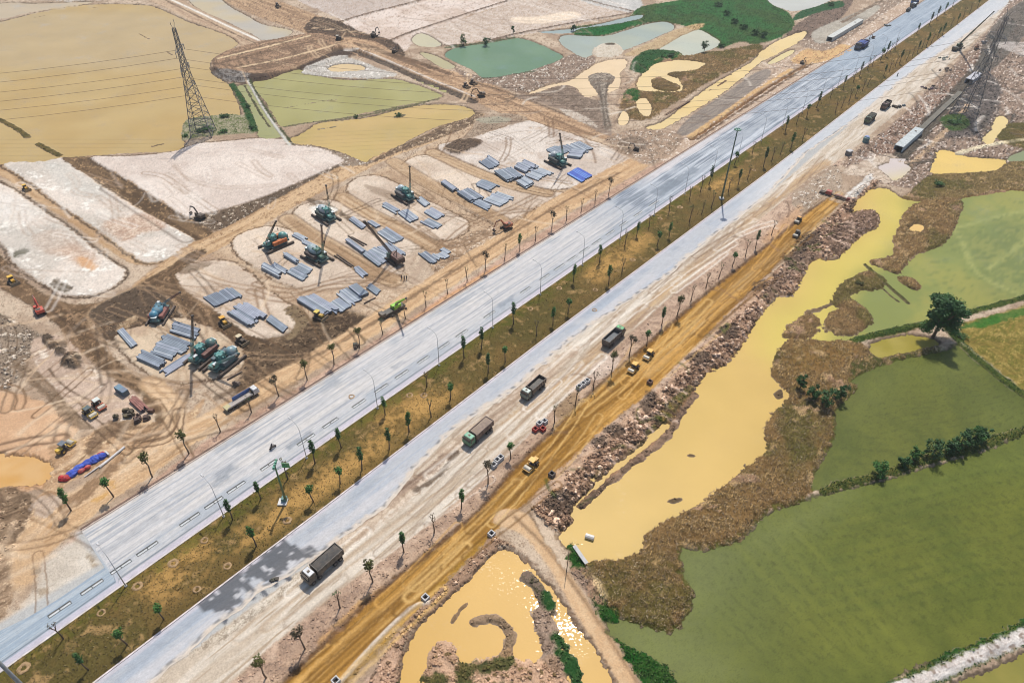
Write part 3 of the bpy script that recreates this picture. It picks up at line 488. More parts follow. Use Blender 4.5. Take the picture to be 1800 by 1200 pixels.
# teal, grey and pale ponds at the top
pond('pond', [(782, 96), (800, 84), (852, 74), (905, 66), (940, 74), (975, 90), (990, 100), (965, 112), (925, 125), (880, 133), (850, 136), (830, 122), (800, 108)], (112, 138, 106), (104, 132, 100), '25', edge=0.7)
pond('pond', [(984, 66), (1000, 61), (1060, 63), (1100, 53), (1140, 41), (1172, 38), (1186, 49), (1160, 62), (1118, 80), (1092, 88), (1060, 84), (1045, 94), (1026, 100), (1005, 90), (986, 76)], (168, 172, 152), (160, 168, 154), '25', edge=0.6)
pond('pond', [(946, 56), (1030, 47), (1120, 26), (1126, 32), (1080, 42), (1020, 50), (1000, 58)], (152, 164, 158), edge=0.5)
paint([(1010, 60), (1060, 48), (1110, 40), (1100, 50), (1062, 62), (1030, 62)], (36, 100, 44), h=0.3, mode='max', rough=0.3, zone='meadow')
pond('pond', [(1158, 86), (1198, 60), (1226, 51), (1250, 62), (1266, 76), (1240, 90), (1204, 97), (1168, 92)], (192, 190, 166), (184, 186, 166), '25', edge=0.6)
pond('pond', [(1350, -20), (1352, 3), (1376, 15), (1400, 19), (1450, 5), (1480, -20)], (192, 190, 178), edge=0.5)
pond('puddle', [(724, 68), (742, 58), (776, 76), (762, 82), (736, 80)], (196, 186, 152), edge=0.5); pond('puddle', [(738, 92), (762, 96), (800, 116), (782, 120), (756, 106)], (182, 170, 128), edge=0.5)
paint([(1040, 88), (1060, 76), (1084, 76), (1096, 90), (1080, 100), (1050, 100)], (218, 204, 182), (196, 178, 154), 'fine', h=0.6, mode='max', rough=0.15)
paint([(1064, 77), (1078, 76), (1080, 80), (1066, 80)], (104, 90, 72), soft=0.4)
paint([(1098, 96), (1140, 76), (1190, 52), (1232, 42), (1235, 48), (1200, 62), (1160, 84), (1120, 98)], (206, 178, 134), (178, 148, 108), 'rub', h=0.4, mode='max', rough=0.2)
# peach shallows, the fan of tipped spoil, the diagonal channel
pond('pond', [(925, 165), (962, 150), (1000, 142), (1022, 128), (1052, 110), (1080, 104), (1100, 104), (1101, 116), (1090, 128), (1090, 152), (1060, 164), (1030, 170), (1010, 152), (980, 150), (950, 160)], (228, 200, 158), (222, 194, 152), '8', edge=0.9, shore=(190, 160, 124))
paint([(1034, 134), (1050, 128), (1074, 130), (1080, 140), (1068, 158), (1070, 200), (1076, 226), (1062, 226), (1056, 190), (1050, 162), (1040, 150)], (146, 130, 112), (176, 160, 140), 'S', h=0.9, mode='max', rough=0.3, c3=(112, 98, 84), n3_='rub')
for pl in ([(1050, 140), (1058, 180), (1064, 224)], [(1070, 140), (1064, 180), (1072, 222)]): paint(pl, (112, 96, 80), line=0.9, op=0.8, edge=0.3)
paint([(1085, 190), (1100, 165), (1120, 160), (1130, 152), (1110, 140), (1095, 125), (1090, 150), (1084, 170)], (196, 166, 136), (160, 134, 108), 'fine', h=0.5, mode='max', rough=0.25)
pond('pond', [(1120, 142), (1132, 126), (1150, 112), (1190, 105), (1238, 110), (1222, 122), (1190, 128), (1200, 150), (1194, 160), (1150, 160), (1124, 158)], (226, 198, 142), edge=0.9)
paint([(1145, 140), (1158, 134), (1176, 142), (1198, 152), (1180, 160), (1150, 155)], (120, 98, 64), (98, 82, 52), 'fine', h=0.4, mode='max', rough=0.4)
paint([(1172, 130), (1190, 125), (1205, 130), (1190, 136)], (110, 92, 60), (98, 82, 52), 'fine', h=0.3, mode='max', rough=0.35)
pond('pond', [(1134, 223), (1160, 215), (1190, 195), (1250, 150), (1318, 110), (1348, 82), (1400, 58), (1420, 56), (1400, 76), (1350, 102), (1330, 114), (1300, 140), (1260, 170), (1210, 200), (1172, 222), (1150, 227)], (226, 198, 138), (222, 192, 128), '25', edge=0.9)
pond('puddle', [(1088, 206), (1096, 194), (1106, 205), (1100, 218), (1088, 217)], (226, 198, 150), edge=0.5); pond('puddle', [(1118, 178), (1134, 172), (1146, 190), (1140, 204), (1126, 198)], (226, 198, 146), edge=0.6)
for q in ([(1170, 202), (1212, 178)], [(1262, 150), (1276, 141)], [(1247, 158), (1250, 157)]): paint(q, (120, 88, 60), line=1.2, h=0.25, mode='max', edge=0.4)
# ---- the two great yellow ponds and the drowned fields
pond('pond', [(984, 942), (1010, 912), (1017, 890), (1060, 846), (1150, 776), (1185, 736), (1225, 682), (1242, 656), (1280, 640), (1310, 602), (1325, 572), (1350, 540), (1365, 520), (1395, 518), (1422, 468), (1440, 455), (1472, 454), (1520, 410), (1543, 398), (1547, 378), (1530, 366), (1500, 372), (1506, 356),
      (1530, 334), (1560, 330), (1585, 347), (1612, 352), (1640, 352), (1690, 353), (1700, 346), (1860, 342), (1860, 508), (1800, 524), (1685, 553), (1600, 580), (1500, 598), (1450, 602), (1392, 592), (1366, 640), (1360, 656), (1395, 695), (1366, 725), (1352, 760), (1355, 790), (1310, 826), (1240, 881), (1170, 921), (1140, 941), (1135, 965), (1090, 989), (1045, 991), (1030, 998), (1005, 967)],
     (211, 176, 102), (206, 172, 98), '25', edge=0.9, shore=(140, 110, 74))
tint([(1395, 520), (1440, 445), (1520, 400), (1540, 330), (1640, 330), (1640, 640), (1380, 640), (1340, 560)], (206, 186, 92), 0.9, 10)
tint([(1500, 500), (1535, 466), (1560, 440), (1600, 400), (1620, 340), (1880, 325), (1880, 560), (1480, 640)], (150, 148, 76), 1.0, 6, c2=(134, 140, 74), n='patch')
tint([(1680, 430), (1760, 385), (1880, 360), (1880, 490), (1760, 520), (1720, 470)], (112, 124, 70), 0.8, 8, c2=(136, 140, 78), n='T', lo=-0.1, hi=0.2)
for q in ([(1680, 400), (1750, 380), (1880, 355)], [(1740, 470), (1790, 430), (1870, 370)], [(1660, 380), (1690, 420), (1720, 480), (1790, 515)]): tint(q, (168, 168, 98), 0.7, 1.2, line=1.2)
paint([(1022, 888), (1050, 862), (1090, 830), (1140, 791), (1178, 758), (1200, 722), (1222, 692)], (166, 132, 104), (120, 96, 74), 'rub', line=1.9, h=0.5, mode='max', edge=0.7, rough=0.35)
MC = dict(c2=(100, 82, 50), n='mix', c3=(166, 138, 96), n3_='rub', lo3=0.15, hi3=0.45, rough=0.45, mode='max', h=0.7, grow=1.0)
def marsh(z, pts, c=(124, 99, 66), **k): paint(pts, c, zone=z, edge=1.1, **{**MC, **k})
marsh('marsh.002', [(1534, 458), (1575, 450), (1575, 422), (1588, 388), (1600, 368), (1640, 350), (1690, 354), (1680, 382), (1668, 412), (1645, 432), (1600, 446), (1580, 476), (1556, 470)])
marsh('marsh.003', [(1466, 532), (1480, 502), (1500, 490), (1530, 478), (1552, 490), (1545, 505), (1504, 508), (1492, 520), (1502, 532), (1522, 546), (1532, 562), (1510, 576), (1488, 586), (1462, 580), (1455, 562), (1468, 547), (1490, 546), (1484, 536)])
marsh('marsh.004', [(1380, 586), (1396, 570), (1420, 554), (1436, 562), (1430, 580), (1414, 589), (1386, 590)])
paint([(1420, 548), (1450, 538), (1475, 528)], (140, 114, 84), (100, 84, 56), 'rub', line=1.6, h=0.3, mode='max', edge=0.8, rough=0.3)
for q in ((1432, 574), (1440, 578), (1447, 575), (1452, 580)): paint([(q[0] - 4, q[1] - 3), (q[0] + 4, q[1] - 2), (q[0] + 4, q[1] + 3), (q[0] - 3, q[1] + 3)], (104, 84, 50), (140, 116, 80), 'rub', h=0.3, mode='max', rough=0.3)
marsh('marsh.005', [(1584, 488), (1600, 490), (1612, 498), (1608, 506), (1596, 500)], rough=0.3)
pond('puddle', [(1600, 404), (1606, 394), (1614, 392), (1624, 398), (1618, 406)], (228, 188, 116), edge=0.5)
for pl, wd in (([(1522, 464), (1550, 490), (1580, 516), (1596, 530)], 1.6), ([(1552, 505), (1566, 518), (1580, 528)], 1.0)): paint(pl, (84, 86, 38), (104, 96, 50), 'fine', line=wd, h=0.4, mode='max', edge=0.3, rough=0.2)
marsh('marsh.006', [(1026, 1004), (1050, 990), (1092, 989), (1132, 975), (1140, 944), (1175, 920), (1242, 884), (1312, 828), (1352, 796), (1352, 762), (1364, 730), (1396, 695), (1362, 656), (1366, 634), (1390, 598), (1450, 602), (1500, 600), (1532, 618), (1560, 632), (1530, 645), (1500, 662), (1508, 680), (1484, 700),
       (1470, 730), (1474, 748), (1462, 772), (1442, 805), (1420, 856), (1398, 882), (1352, 892), (1318, 920), (1302, 944), (1284, 960), (1240, 961), (1200, 956), (1192, 968), (1200, 1000), (1216, 1036), (1210, 1070), (1192, 1096), (1170, 1105), (1120, 1090), (1085, 1072), (1052, 1050), (1040, 1028)], c=(126, 100, 64))
paint([(1385, 615), (1450, 606), (1500, 612), (1470, 640), (1420, 655), (1385, 650)], (140, 108, 62), (110, 92, 48), 'rub', op=0.7, soft=3); paint([(1060, 1000), (1120, 985), (1190, 990), (1150, 1020), (1080, 1030)], (84, 78, 40), (112, 92, 56), 'rub', op=0.75, soft=3, edge=2)
paint([(1380, 790), (1440, 730), (1460, 760), (1420, 820), (1380, 850)], (112, 92, 54), (86, 84, 40), 'rub', op=0.7, soft=3, edge=2)
marsh('marsh.007', [(1505, 640), (1560, 622), (1610, 612), (1640, 608), (1648, 614), (1600, 626), (1560, 640), (1520, 652), (1500, 652)], c=(84, 84, 42), rough=0.3)
paint([(1640, 604), (1652, 602), (1668, 612), (1664, 618), (1645, 616)], (222, 196, 160), (190, 164, 130), 'fine', h=0.5, mode='max')
pond('pond', [(1528, 606), (1560, 594), (1600, 588), (1640, 594), (1652, 604), (1630, 610), (1580, 620), (1545, 626)], (168, 152, 72), (150, 136, 50), '8', edge=0.7)
pond('flooded_field', [(1498, 668), (1540, 646), (1600, 628), (1660, 616), (1688, 604), (1704, 616), (1760, 668), (1860, 740), (1860, 742), (1760, 772), (1700, 791), (1600, 821), (1540, 841), (1460, 860), (1428, 852), (1446, 808), (1470, 770), (1472, 720), (1508, 682)], (88, 95, 34), (97, 101, 37), 'patch', edge=0.6, shore=(96, 100, 44), lo=-0.3, hi=0.35)
pond('flooded_field', [(1860, 748), (1760, 782), (1700, 801), (1600, 831), (1520, 852), (1450, 868), (1400, 886), (1352, 900), (1302, 948), (1240, 966), (1200, 962), (1205, 1008), (1220, 1040), (1210, 1080), (1180, 1112), (1110, 1092), (1080, 1082), (1060, 1060), (1072, 1110), (1120, 1160), (1170, 1230), (1200, 1260), (1480, 1250), (1540, 1208), (1620, 1168), (1700, 1138), (1860, 1072)], (92, 99, 31), (101, 105, 36), 'patch', edge=0.8, shore=(92, 96, 44), lo=-0.3, hi=0.35)
tint([(1180, 960), (1330, 930), (1420, 1000), (1330, 1120), (1200, 1200), (1060, 1100), (1180, 1090)], (97, 105, 42), 0.8, 10)
tint([(1460, 860), (1600, 830), (1860, 750), (1860, 800), (1700, 860), (1600, 870), (1480, 880)], (104, 114, 46), 0.6, 8)
for a, b in (((1300, 960), (1500, 1180)), ((1360, 940), (1560, 1160)), ((1330, 950), (1530, 1170)), ((1390, 920), (1590, 1140))): tint([a, b], (128, 130, 46), 0.35, 1.6, line=1.0, edge=1.4)
for k in range(9):
    tint([(1440 + k * 4, 1080 - k * 24), (1600, 1046 - k * 24), (1760, 1000 - k * 22)], (82, 96, 32), 0.4, 1.0, line=0.7, edge=0.8)
paint([(1450, 862), (1490, 848), (1540, 836), (1600, 816), (1660, 796), (1720, 782), (1780, 762), (1870, 738)], (74, 86, 36), (100, 96, 50), 'rub', line=2.6, h=0.45, mode='max', edge=0.9, rough=0.4, zone='dike')
paint([(1500, 598), (1560, 582), (1600, 574), (1660, 560), (1720, 544), (1800, 522), (1870, 500)], (64, 84, 34), (88, 96, 44), 'rub', line=2.6, h=0.5, mode='max', edge=0.5, rough=0.4, zone='dike.001')
paint([(1650, 560), (1700, 612), (1750, 655), (1800, 692), (1870, 745)], (66, 86, 36), (94, 100, 46), 'rub', line=2.8, h=0.5, mode='max', edge=0.5, rough=0.4, zone='dike.002')
paint([(1690, 604), (1740, 640), (1800, 686)], (168, 160, 130), line=0.7, edge=0.3, op=0.7)
paint([(1684, 572), (1720, 560), (1800, 536), (1870, 515), (1870, 738), (1810, 696), (1760, 655), (1705, 610)], (140, 122, 64), (118, 112, 50), 'T', c3=(160, 140, 82), n3_='rub', zone='crop_field', rough=0.2, h=0.1, mode='max')
paint([(1690, 574), (1740, 556), (1800, 538), (1870, 518), (1870, 532), (1800, 554), (1720, 576)], (58, 112, 40), (84, 112, 52), 'mix', h=0.2, mode='max', rough=0.3, op=0.9)
for k in range(11):
    o = k * 13
    paint([(1700 + o * 0.5, 598 - o * 0.2 + k * 1.0), (1760 + o * 0.6, 640 - o * 0.3), (1860, 716 - o * 0.9)], (112, 98, 46), line=0.5, edge=0.3, op=0.5, soft=0.5)
# bottom right way with its pale stone, and the ditch beyond
paint([(1520, 1225), (1580, 1186), (1640, 1160), (1720, 1124), (1870, 1060), (1870, 1110), (1790, 1140), (1720, 1172), (1660, 1198), (1600, 1240)], (46, 84, 30), (84, 96, 40), 'rub', h=0.6, mode='max', rough=0.5, zone='dike.003', edge=0.9)
paint([(1560, 1206), (1620, 1180), (1700, 1146), (1800, 1104), (1870, 1078), (1870, 1102), (1800, 1134), (1720, 1166), (1650, 1196), (1600, 1225), (1540, 1250)], (226, 216, 206), (190, 176, 166), 'rub', c3=(150, 132, 118), n3_='1', lo3=0.2, hi3=0.4, h=0.75, mode='max', rough=0.35, zone='rubble_path', edge=0.6)
pond('pond', [(1650, 1225), (1700, 1192), (1760, 1170), (1870, 1125), (1870, 1250), (1650, 1260)], (148, 136, 66), (132, 126, 60), '8', edge=0.7)
# lower pond
pond('pond', [(866, 972), (884, 966), (902, 968), (922, 986), (946, 1010), (976, 1042), (1002, 1082), (1032, 1122), (1062, 1172), (1090, 1225), (1120, 1280), (700, 1280), (700, 1220), (703, 1186), (706, 1158), (722, 1122), (738, 1098), (772, 1058), (802, 1030), (832, 1008)], (214, 172, 98), (208, 166, 92), '25', edge=0.8, shore=(140, 108, 80))
paint([(800, 1040), (850, 985), (880, 960), (905, 962), (880, 946), (866, 945), (840, 972), (770, 1040), (710, 1100), (680, 1140), (660, 1180), (640, 1225), (690, 1225), (702, 1180), (706, 1150), (736, 1094)], (170, 140, 116), (132, 106, 86), 'rub', c3=(204, 174, 148), rough=0.6, zone='spoil_bank.001', h=0.35)
paint([(590, 1206), (660, 1128), (720, 1070), (752, 1058)], (212, 196, 178), line=0.9, edge=0.2, h=0.3, soft=0.4)
paint([(640, 1200), (690, 1130), (720, 1100), (690, 1180), (670, 1225), (620, 1230)], (206, 172, 146), (160, 130, 106), 'rub', rough=0.4, c3=(120, 96, 76), n3_='1')
paint([(722, 1240), (745, 1172), (758, 1134), (780, 1124), (798, 1130), (806, 1148), (820, 1162), (850, 1156), (872, 1150), (894, 1142), (912, 1158), (940, 1162), (964, 1158), (978, 1150), (990, 1178), (1010, 1215), (1020, 1280), (720, 1280)], (208, 174, 146), (170, 138, 112), 'rub', c3=(120, 100, 70), n3_='1', lo3=0.2, h=0.5, mode='max', rough=0.4, zone='spoil_bank.002', edge=1.0)
for q in ([(800, 1175), (812, 1140), (822, 1160), (850, 1165), (890, 1150), (905, 1165), (880, 1180), (840, 1182), (830, 1200), (870, 1210), (900, 1200), (890, 1225), (810, 1225)], [(700, 1200), (715, 1180), (730, 1190), (720, 1225), (690, 1225)], [(735, 1190), (770, 1182), (790, 1195), (760, 1215), (735, 1215)]):
    paint(q, (62, 76, 30), (88, 84, 44), 'rub', op=0.9, rough=0.5, edge=1.2)
paint([(833, 1092), (850, 1086), (870, 1087), (886, 1096), (898, 1114), (894, 1132), (890, 1146)], (170, 140, 108), (120, 98, 72), 'rub', line=2.0, h=0.5, mode='max', edge=0.5, rough=0.3)
paint([(926, 1012), (940, 1024), (952, 1044), (960, 1062), (966, 1072)], (140, 118, 100), (90, 82, 58), 'rub', line=2.6, h=0.4, mode='max', edge=0.6, rough=0.35)
paint([(952, 1082), (962, 1106), (968, 1130), (974, 1152), (984, 1170)], (180, 152, 128), (130, 106, 86), 'rub', line=4.2, h=0.5, mode='max', edge=0.8, rough=0.4)
for pl in ([(980, 1120), (994, 1134)], [(986, 1146), (1004, 1160)], [(1000, 1170), (1020, 1205)], [(1005, 1165), (1015, 1180)], [(960, 1046), (966, 1064)]): paint(pl, (44, 86, 36), (66, 92, 44), 'fine', line=2.0, h=0.35, mode='max', edge=0.8, rough=0.5)
paint([(796, 1090), (808, 1072), (820, 1058)], (140, 110, 74), line=0.9, h=0.2, mode='max', edge=0.4)
for q in ([(1208, 798), (1216, 795), (1222, 800), (1214, 801)], [(1172, 880), (1182, 874), (1198, 872), (1200, 878), (1184, 882)], [(1362, 690), (1374, 682), (1378, 696), (1366, 700)], [(1306, 816), (1312, 812), (1310, 820)]): paint(q, (120, 96, 66), (90, 74, 52), 'rub', h=0.2, mode='max', rough=0.2, edge=0.4)
# green banks along the way
for q in ([(996, 972), (1006, 955), (1020, 975), (1034, 998), (1030, 1006), (1005, 1005)], [(1038, 1050), (1052, 1046), (1068, 1060), (1086, 1080), (1084, 1092), (1062, 1090), (1046, 1072)], [(1078, 1120), (1110, 1135), (1150, 1150), (1185, 1180), (1200, 1230), (1150, 1240), (1120, 1190)]):
    paint(q, (40, 94, 32), (58, 84, 36), 'rub', h=0.5, mode='max', rough=0.6, edge=1.2, zone='bank_grass')
paint([(1000, 1000), (1040, 1000), (1048, 1030), (1062, 1060), (1050, 1062), (1030, 1040)], (176, 144, 118), (136, 112, 92), 'rub', h=0.5, mode='max', rough=0.4)
paint([(1040, 1010), (1056, 1022), (1068, 1050), (1060, 1052), (1046, 1030)], (218, 190, 150), h=0.45, mode='max')
# upper right ponds
pond('pond', [(1636, 302), (1644, 280), (1650, 263), (1680, 267), (1702, 275), (1766, 280), (1758, 294), (1738, 300), (1680, 303)], (224, 190, 108), edge=0.7)
pond('pond', [(1728, 242), (1742, 228), (1752, 206), (1766, 204), (1772, 216), (1756, 234), (1744, 252), (1732, 250)], (224, 198, 134), edge=0.6)
paint([(1752, 240), (1762, 222), (1790, 215), (1860, 225), (1860, 262), (1780, 258)], (120, 100, 62), (98, 84, 50), 'rub', rough=0.3, zone='marsh.008')
paint([(1684, 270), (1720, 260), (1760, 252), (1810, 244), (1860, 238)], (222, 204, 168), line=2.4, edge=0.3, h=0.3); pond('pond', [(1770, 280), (1800, 264), (1860, 252), (1860, 272), (1800, 282)], (140, 146, 104), edge=0.5)
pond('pond', [(1350, 110), (1376, 94), (1394, 87), (1394, 93), (1362, 110)], (216, 196, 140), edge=0.4)
for q in ([(1106, 120), (1120, 98), (1142, 88), (1184, 88), (1200, 96), (1182, 104), (1150, 112), (1136, 126), (1120, 128)], [(1096, 164), (1112, 156), (1124, 162), (1120, 176), (1100, 178)]): paint(q, (40, 92, 40), (60, 88, 44), 'rub', rough=0.6, edge=1.0, h=0.3, mode='max')
paint([(845, 138), (870, 135), (905, 130), (940, 125)], (58, 92, 60), line=1.8, op=0.7, edge=0.9)
paint([(785, 84), (830, 78), (870, 72), (905, 66)], (64, 92, 50), (90, 96, 64), 'fine', line=2.2, edge=0.9, op=0.9, h=0.4, mode='max')
# drips of the dark stain on the pale shoulder
for q in ([(372, 1066), (380, 1080), (392, 1086)], [(392, 1055), (400, 1068), (408, 1075)], [(408, 1045), (416, 1060), (424, 1064)], [(430, 1030), (436, 1045), (444, 1052)], [(352, 1085), (356, 1092)], [(455, 1028), (464, 1040), (470, 1046)], [(478, 1018), (486, 1030)], [(500, 1008), (508, 1018)], [(366, 1070), (372, 1078), (386, 1082), (396, 1092)], [(470, 1005), (480, 1022)]):
    paint(q, (96, 98, 106), line=0.9, edge=0.45, soft=0.3, op=0.9)

# ================================================================== wheel and blade marks
DRK = [(122, 92, 62), (138, 106, 74), (104, 80, 56)]; LGT = [(226, 198, 164), (214, 182, 146)]
_rd = math.atan2(RDIR[1], RDIR[0]); _pd = _rd - math.pi / 2
SITE = [(310, 485), (420, 425), (600, 330), (720, 275), (840, 215), (960, 225), (1080, 250), (1130, 285), (1040, 336), (880, 420), (700, 522), (590, 585), (470, 640), (410, 660), (400, 600), (380, 570)]
scribble(SITE, 46, DRK, (0.16, 0.34), (10, 34), _pd, 0.25, (0.3, 0.75), seed=3, bend=0.25); scribble(SITE, 40, DRK, (0.16, 0.36), (8, 26), _rd, 0.3, (0.3, 0.7), seed=4, bend=0.35); scribble(SITE, 40, LGT, (0.3, 0.7), (8, 24), _pd, 0.6, (0.3, 0.6), False, seed=5)
YARD = [(-40, 560), (60, 580), (130, 620), (260, 700), (330, 720), (420, 690), (330, 770), (200, 870), (60, 990), (-40, 1090)]
scribble(YARD, 12, DRK + [(92, 72, 54)], (0.16, 0.36), (8, 30), _rd + .15, 0.45, (0.4, 0.85), seed=6, bend=0.4); scribble(YARD, 8, DRK, (0.16, 0.36), (8, 26), _pd, 0.3, (0.4, 0.8), seed=61, bend=0.3); scribble(YARD, 40, LGT, (0.3, 0.8), (6, 20), _rd, 0.6, (0.3, 0.6), False, seed=7)
DK = [(-40, 440), (60, 505), (150, 535), (300, 470), (350, 440), (440, 600), (620, 550), (640, 570), (450, 690), (330, 700), (260, 720), (120, 600)]
scribble(DK, 50, [(84, 64, 46), (160, 128, 94), (176, 142, 106)], (0.25, 0.5), (10, 30), _pd, 0.25, (0.3, 0.7), seed=8, bend=0.25)
SHD = [(320, 1220), (560, 985), (800, 760), (1005, 605), (1350, 350), (1480, 285), (1300, 412), (1080, 608), (830, 858), (590, 1038), (450, 1150)]
scribble(SHD, 90, [(168, 138, 110), (150, 122, 96), (236, 222, 204)], (0.2, 0.45), (10, 40), _rd, 0.06, (0.3, 0.7), seed=9, bend=0.08)
HAU = HL + HR
scribble(HAU, 90, [(128, 92, 44), (216, 178, 116), (112, 80, 40), (206, 160, 92)], (0.2, 0.45), (12, 46), _rd, 0.05, (0.3, 0.75), seed=10, bend=0.06)
VRG = [(500, 1180), (700, 985), (900, 805), (1080, 620), (1350, 395), (1440, 345), (1350, 425), (1160, 580), (900, 818), (560, 1138)]
scribble(VRG, 70, [(150, 118, 94), (128, 100, 78), (222, 194, 168)], (0.25, 0.6), (4, 14), None, 0, (0.3, 0.7), False, seed=11, bend=1.2)
TOPR = [(1500, 290), (1640, 160), (1760, 30), (1830, 40), (1830, 280), (1640, 320)]
scribble(TOPR, 120, [(86, 78, 68), (110, 94, 78), (228, 214, 198), (76, 72, 66)], (0.4, 0.9), (5, 26), _rd, 0.7, (0.4, 0.85), False, seed=12)
TOPC = [(850, 140), (1040, 95), (1130, 110), (1110, 210), (1180, 240), (1350, 130), (1560, 10), (1640, -20), (1350, 170), (1150, 285), (1060, 245), (900, 190)]
scribble(TOPC, 90, [(118, 98, 80), (140, 116, 94), (222, 206, 186)], (0.4, 0.8), (5, 24), None, 0, (0.35, 0.75), False, seed=13, bend=1.0)
TOPL = [(600, 42), (735, 68), (830, 80), (1000, 45), (1110, 15), (1000, -30), (700, -30), (480, -10)]
scribble(TOPL, 80, [(150, 126, 106), (176, 152, 132), (238, 224, 208)], (0.4, 0.9), (10, 40), _pd, 0.3, (0.25, 0.6), False, seed=14, bend=0.2)
CRS = [(430, -10), (560, 30), (640, 60), (850, 140), (1060, 245), (900, 205), (700, 120), (600, 100), (400, 138), (385, 100), (540, 60)]
scribble(CRS, 60, [(108, 84, 62), (140, 108, 80), (226, 192, 150)], (0.3, 0.6), (8, 36), _pd, 0.5, (0.3, 0.7), seed=15, bend=0.3)
for q in ((-40, 330, 200, 500), (20, 290, 330, 450), (190, 260, 580, 370)):
    scribble([(q[0], q[1]), (q[2], q[1]), (q[2], q[3]), (q[0], q[3])], 26, [(196, 172, 150), (178, 150, 126), (238, 226, 212)], (0.3, 0.7), (6, 24), _pd, 0.3, (0.2, 0.5), bend=0.2, seed=116 + q[0])
BANK = [(950, 890), (1010, 822), (1140, 700), (1300, 545), (1450, 390), (1540, 385), (1420, 465), (1330, 565), (1240, 655), (1060, 842), (1010, 920)]
scribble(BANK, 170, [(96, 76, 62), (110, 88, 72), (214, 186, 164), (84, 68, 56)], (0.25, 0.5), (2.5, 7), _pd, 0.3, (0.5, 0.9), False, seed=21, bend=0.2); scribble(BANK, 40, [(84, 88, 40), (70, 84, 34)], (0.3, 0.6), (2, 6), None, 0, (0.4, 0.8), False, seed=22)
# the drowned fields: scum, shallows and murk
for q in ([(1200, 970), (1290, 965), (1260, 1050), (1210, 1090), (1150, 1120), (1200, 1040)], [(1440, 870), (1500, 862), (1420, 930), (1340, 960), (1320, 940)], [(1090, 1100), (1200, 1120), (1300, 1180), (1200, 1220), (1120, 1160)]): tint(q, (112, 118, 62), 0.6, 5, 4)
for q in ([(1500, 690), (1540, 660), (1600, 640), (1560, 700), (1500, 740)], [(1600, 640), (1690, 612), (1720, 650), (1650, 670)], [(1740, 690), (1840, 745), (1760, 760), (1720, 730)]): tint(q, (108, 114, 50), 0.5, 6, 4)
for q in ([(1500, 960), (1600, 940), (1640, 990), (1560, 1010)], [(1690, 880), (1780, 850), (1800, 900), (1720, 930)], [(1380, 1080), (1460, 1060), (1480, 1120), (1400, 1140)]): tint(q, (108, 110, 34), 0.5, 7, 5)
# drilled rows of rice in the drowned fields
def rows(poly, pa, pb, gap, c, op, seed, warp=1.0):
    V = geom(poly, False, True); i = near(V, 2); d = poly_sdf(PTS[i], V); a, b = at(*np.array(pa, float)), at(*np.array(pb, float)); e = (b - a) / np.hypot(*(b - a)); nn = np.array([-e[1], e[0]])
    v = GX[i] * nn[0] + GY[i] * nn[1] + warp * (3.5 * n25[i] + 0.6 * n8[i]); u = GX[i] * e[0] + GY[i] * e[1]
    s = 0.5 + 0.5 * np.sin(2 * np.pi * v / gap); br = sm(-0.1, 0.3, gnoise(u / 1.6, v / gap, seed) + 0.5 * n1[i] + 0.4 * n8[i]); m = sm(0.55, 0.95, s) * br * sm(2.0, -6.0, d + 8 * n25[i] + 4 * n8[i]) * op
    WCOL[i] = WCOL[i] * (1 - m[:, None]) + alb(c)[None].astype(np.float32) * m[:, None]
F2 = [(1240, 975), (1310, 955), (1400, 900), (1540, 860), (1800, 780), (1860, 790), (1860, 1060), (1700, 1125), (1560, 1180), (1400, 1190), (1260, 1150), (1220, 1050)]
rows(F2, (1330, 950), (1540, 1170), 2.2, (74, 82, 26), 0.36, 5); rows([(1460, 900), (1800, 800), (1860, 1040), (1640, 1110), (1480, 1100), (1430, 1000)], (1440, 1080), (1760, 1000), 2.4, (74, 82, 26), 0.38, 6)
rows([(1520, 680), (1690, 620), (1840, 740), (1700, 785), (1480, 850), (1480, 740)], (1500, 720), (1760, 690), 2.0, (74, 82, 30), 0.4, 7, 1.4)
rows([(1640, 400), (1860, 350), (1860, 500), (1700, 540), (1620, 500)], (1660, 420), (1840, 390), 2.8, (104, 116, 62), 0.5, 8, 1.6)
_k = np.isin(WID, [j for j, nm in enumerate(PONDS) if nm == 'flooded_field']); WCOL[_k] *= (1 + 0.10 * n1[_k] + 0.10 * n3[_k] + 0.06 * wv[_k] + 0.10 * n8[_k])[:, None]
_m = _k & (n1 + 0.5 * wv > 0.62); WCOL[_m] *= 0.72
# ================================================================== build the sheet
_mz = np.isin(ZON, [k for k, z in enumerate(ZNAMES) if z.startswith('marsh')])
def _mix(sel, k, c): COL[sel] = COL[sel] * (1 - k[sel][:, None]) + alb(c)[None].astype(np.float32) * k[sel][:, None]
COL[_mz] *= 1.14
_mix(_mz, 0.65 * sm(0.1, 0.35, 0.8 * n25 + 0.6 * n8), (92, 88, 42)); _mix(_mz, 0.7 * sm(0.2, 0.45, 0.7 * n3 + 0.6 * n8 - 0.4 * n25), (188, 158, 116)); _mix(_mz, 0.5 * sm(0.25, 0.5, n1 + 0.5 * n3 - 0.3 * n8), (78, 60, 36)); _mix(_mz, 0.6 * sm(0.25, 0.45, 0.9 * n8 - 0.5 * n25 + 0.2 * n1), (166, 132, 112))
_gz = ~np.isin(ZON, [k for k, z in enumerate(ZNAMES) if z.startswith(('haul', 'median', 'meadow', 'dike', 'bank_grass', 'crop', 'marsh', 'spoil'))])
COL[_gz] = COL[_gz].mean(1, keepdims=True) * 0.16 + COL[_gz] * 0.84
_am = 0.42 + np.clip(RGH, 0, 0.8) * 2.4
COL *= (1 + _am * (0.17 * n1 + 0.10 * n3 + 0.09 * wv))[:, None] * (1 + 0.16 * np.clip(nR, -1, 1) * np.clip(RGH * 2, 0, 1))[:, None]  # clod grain, plus relief shading put into the colour: hollows darker on rough ground
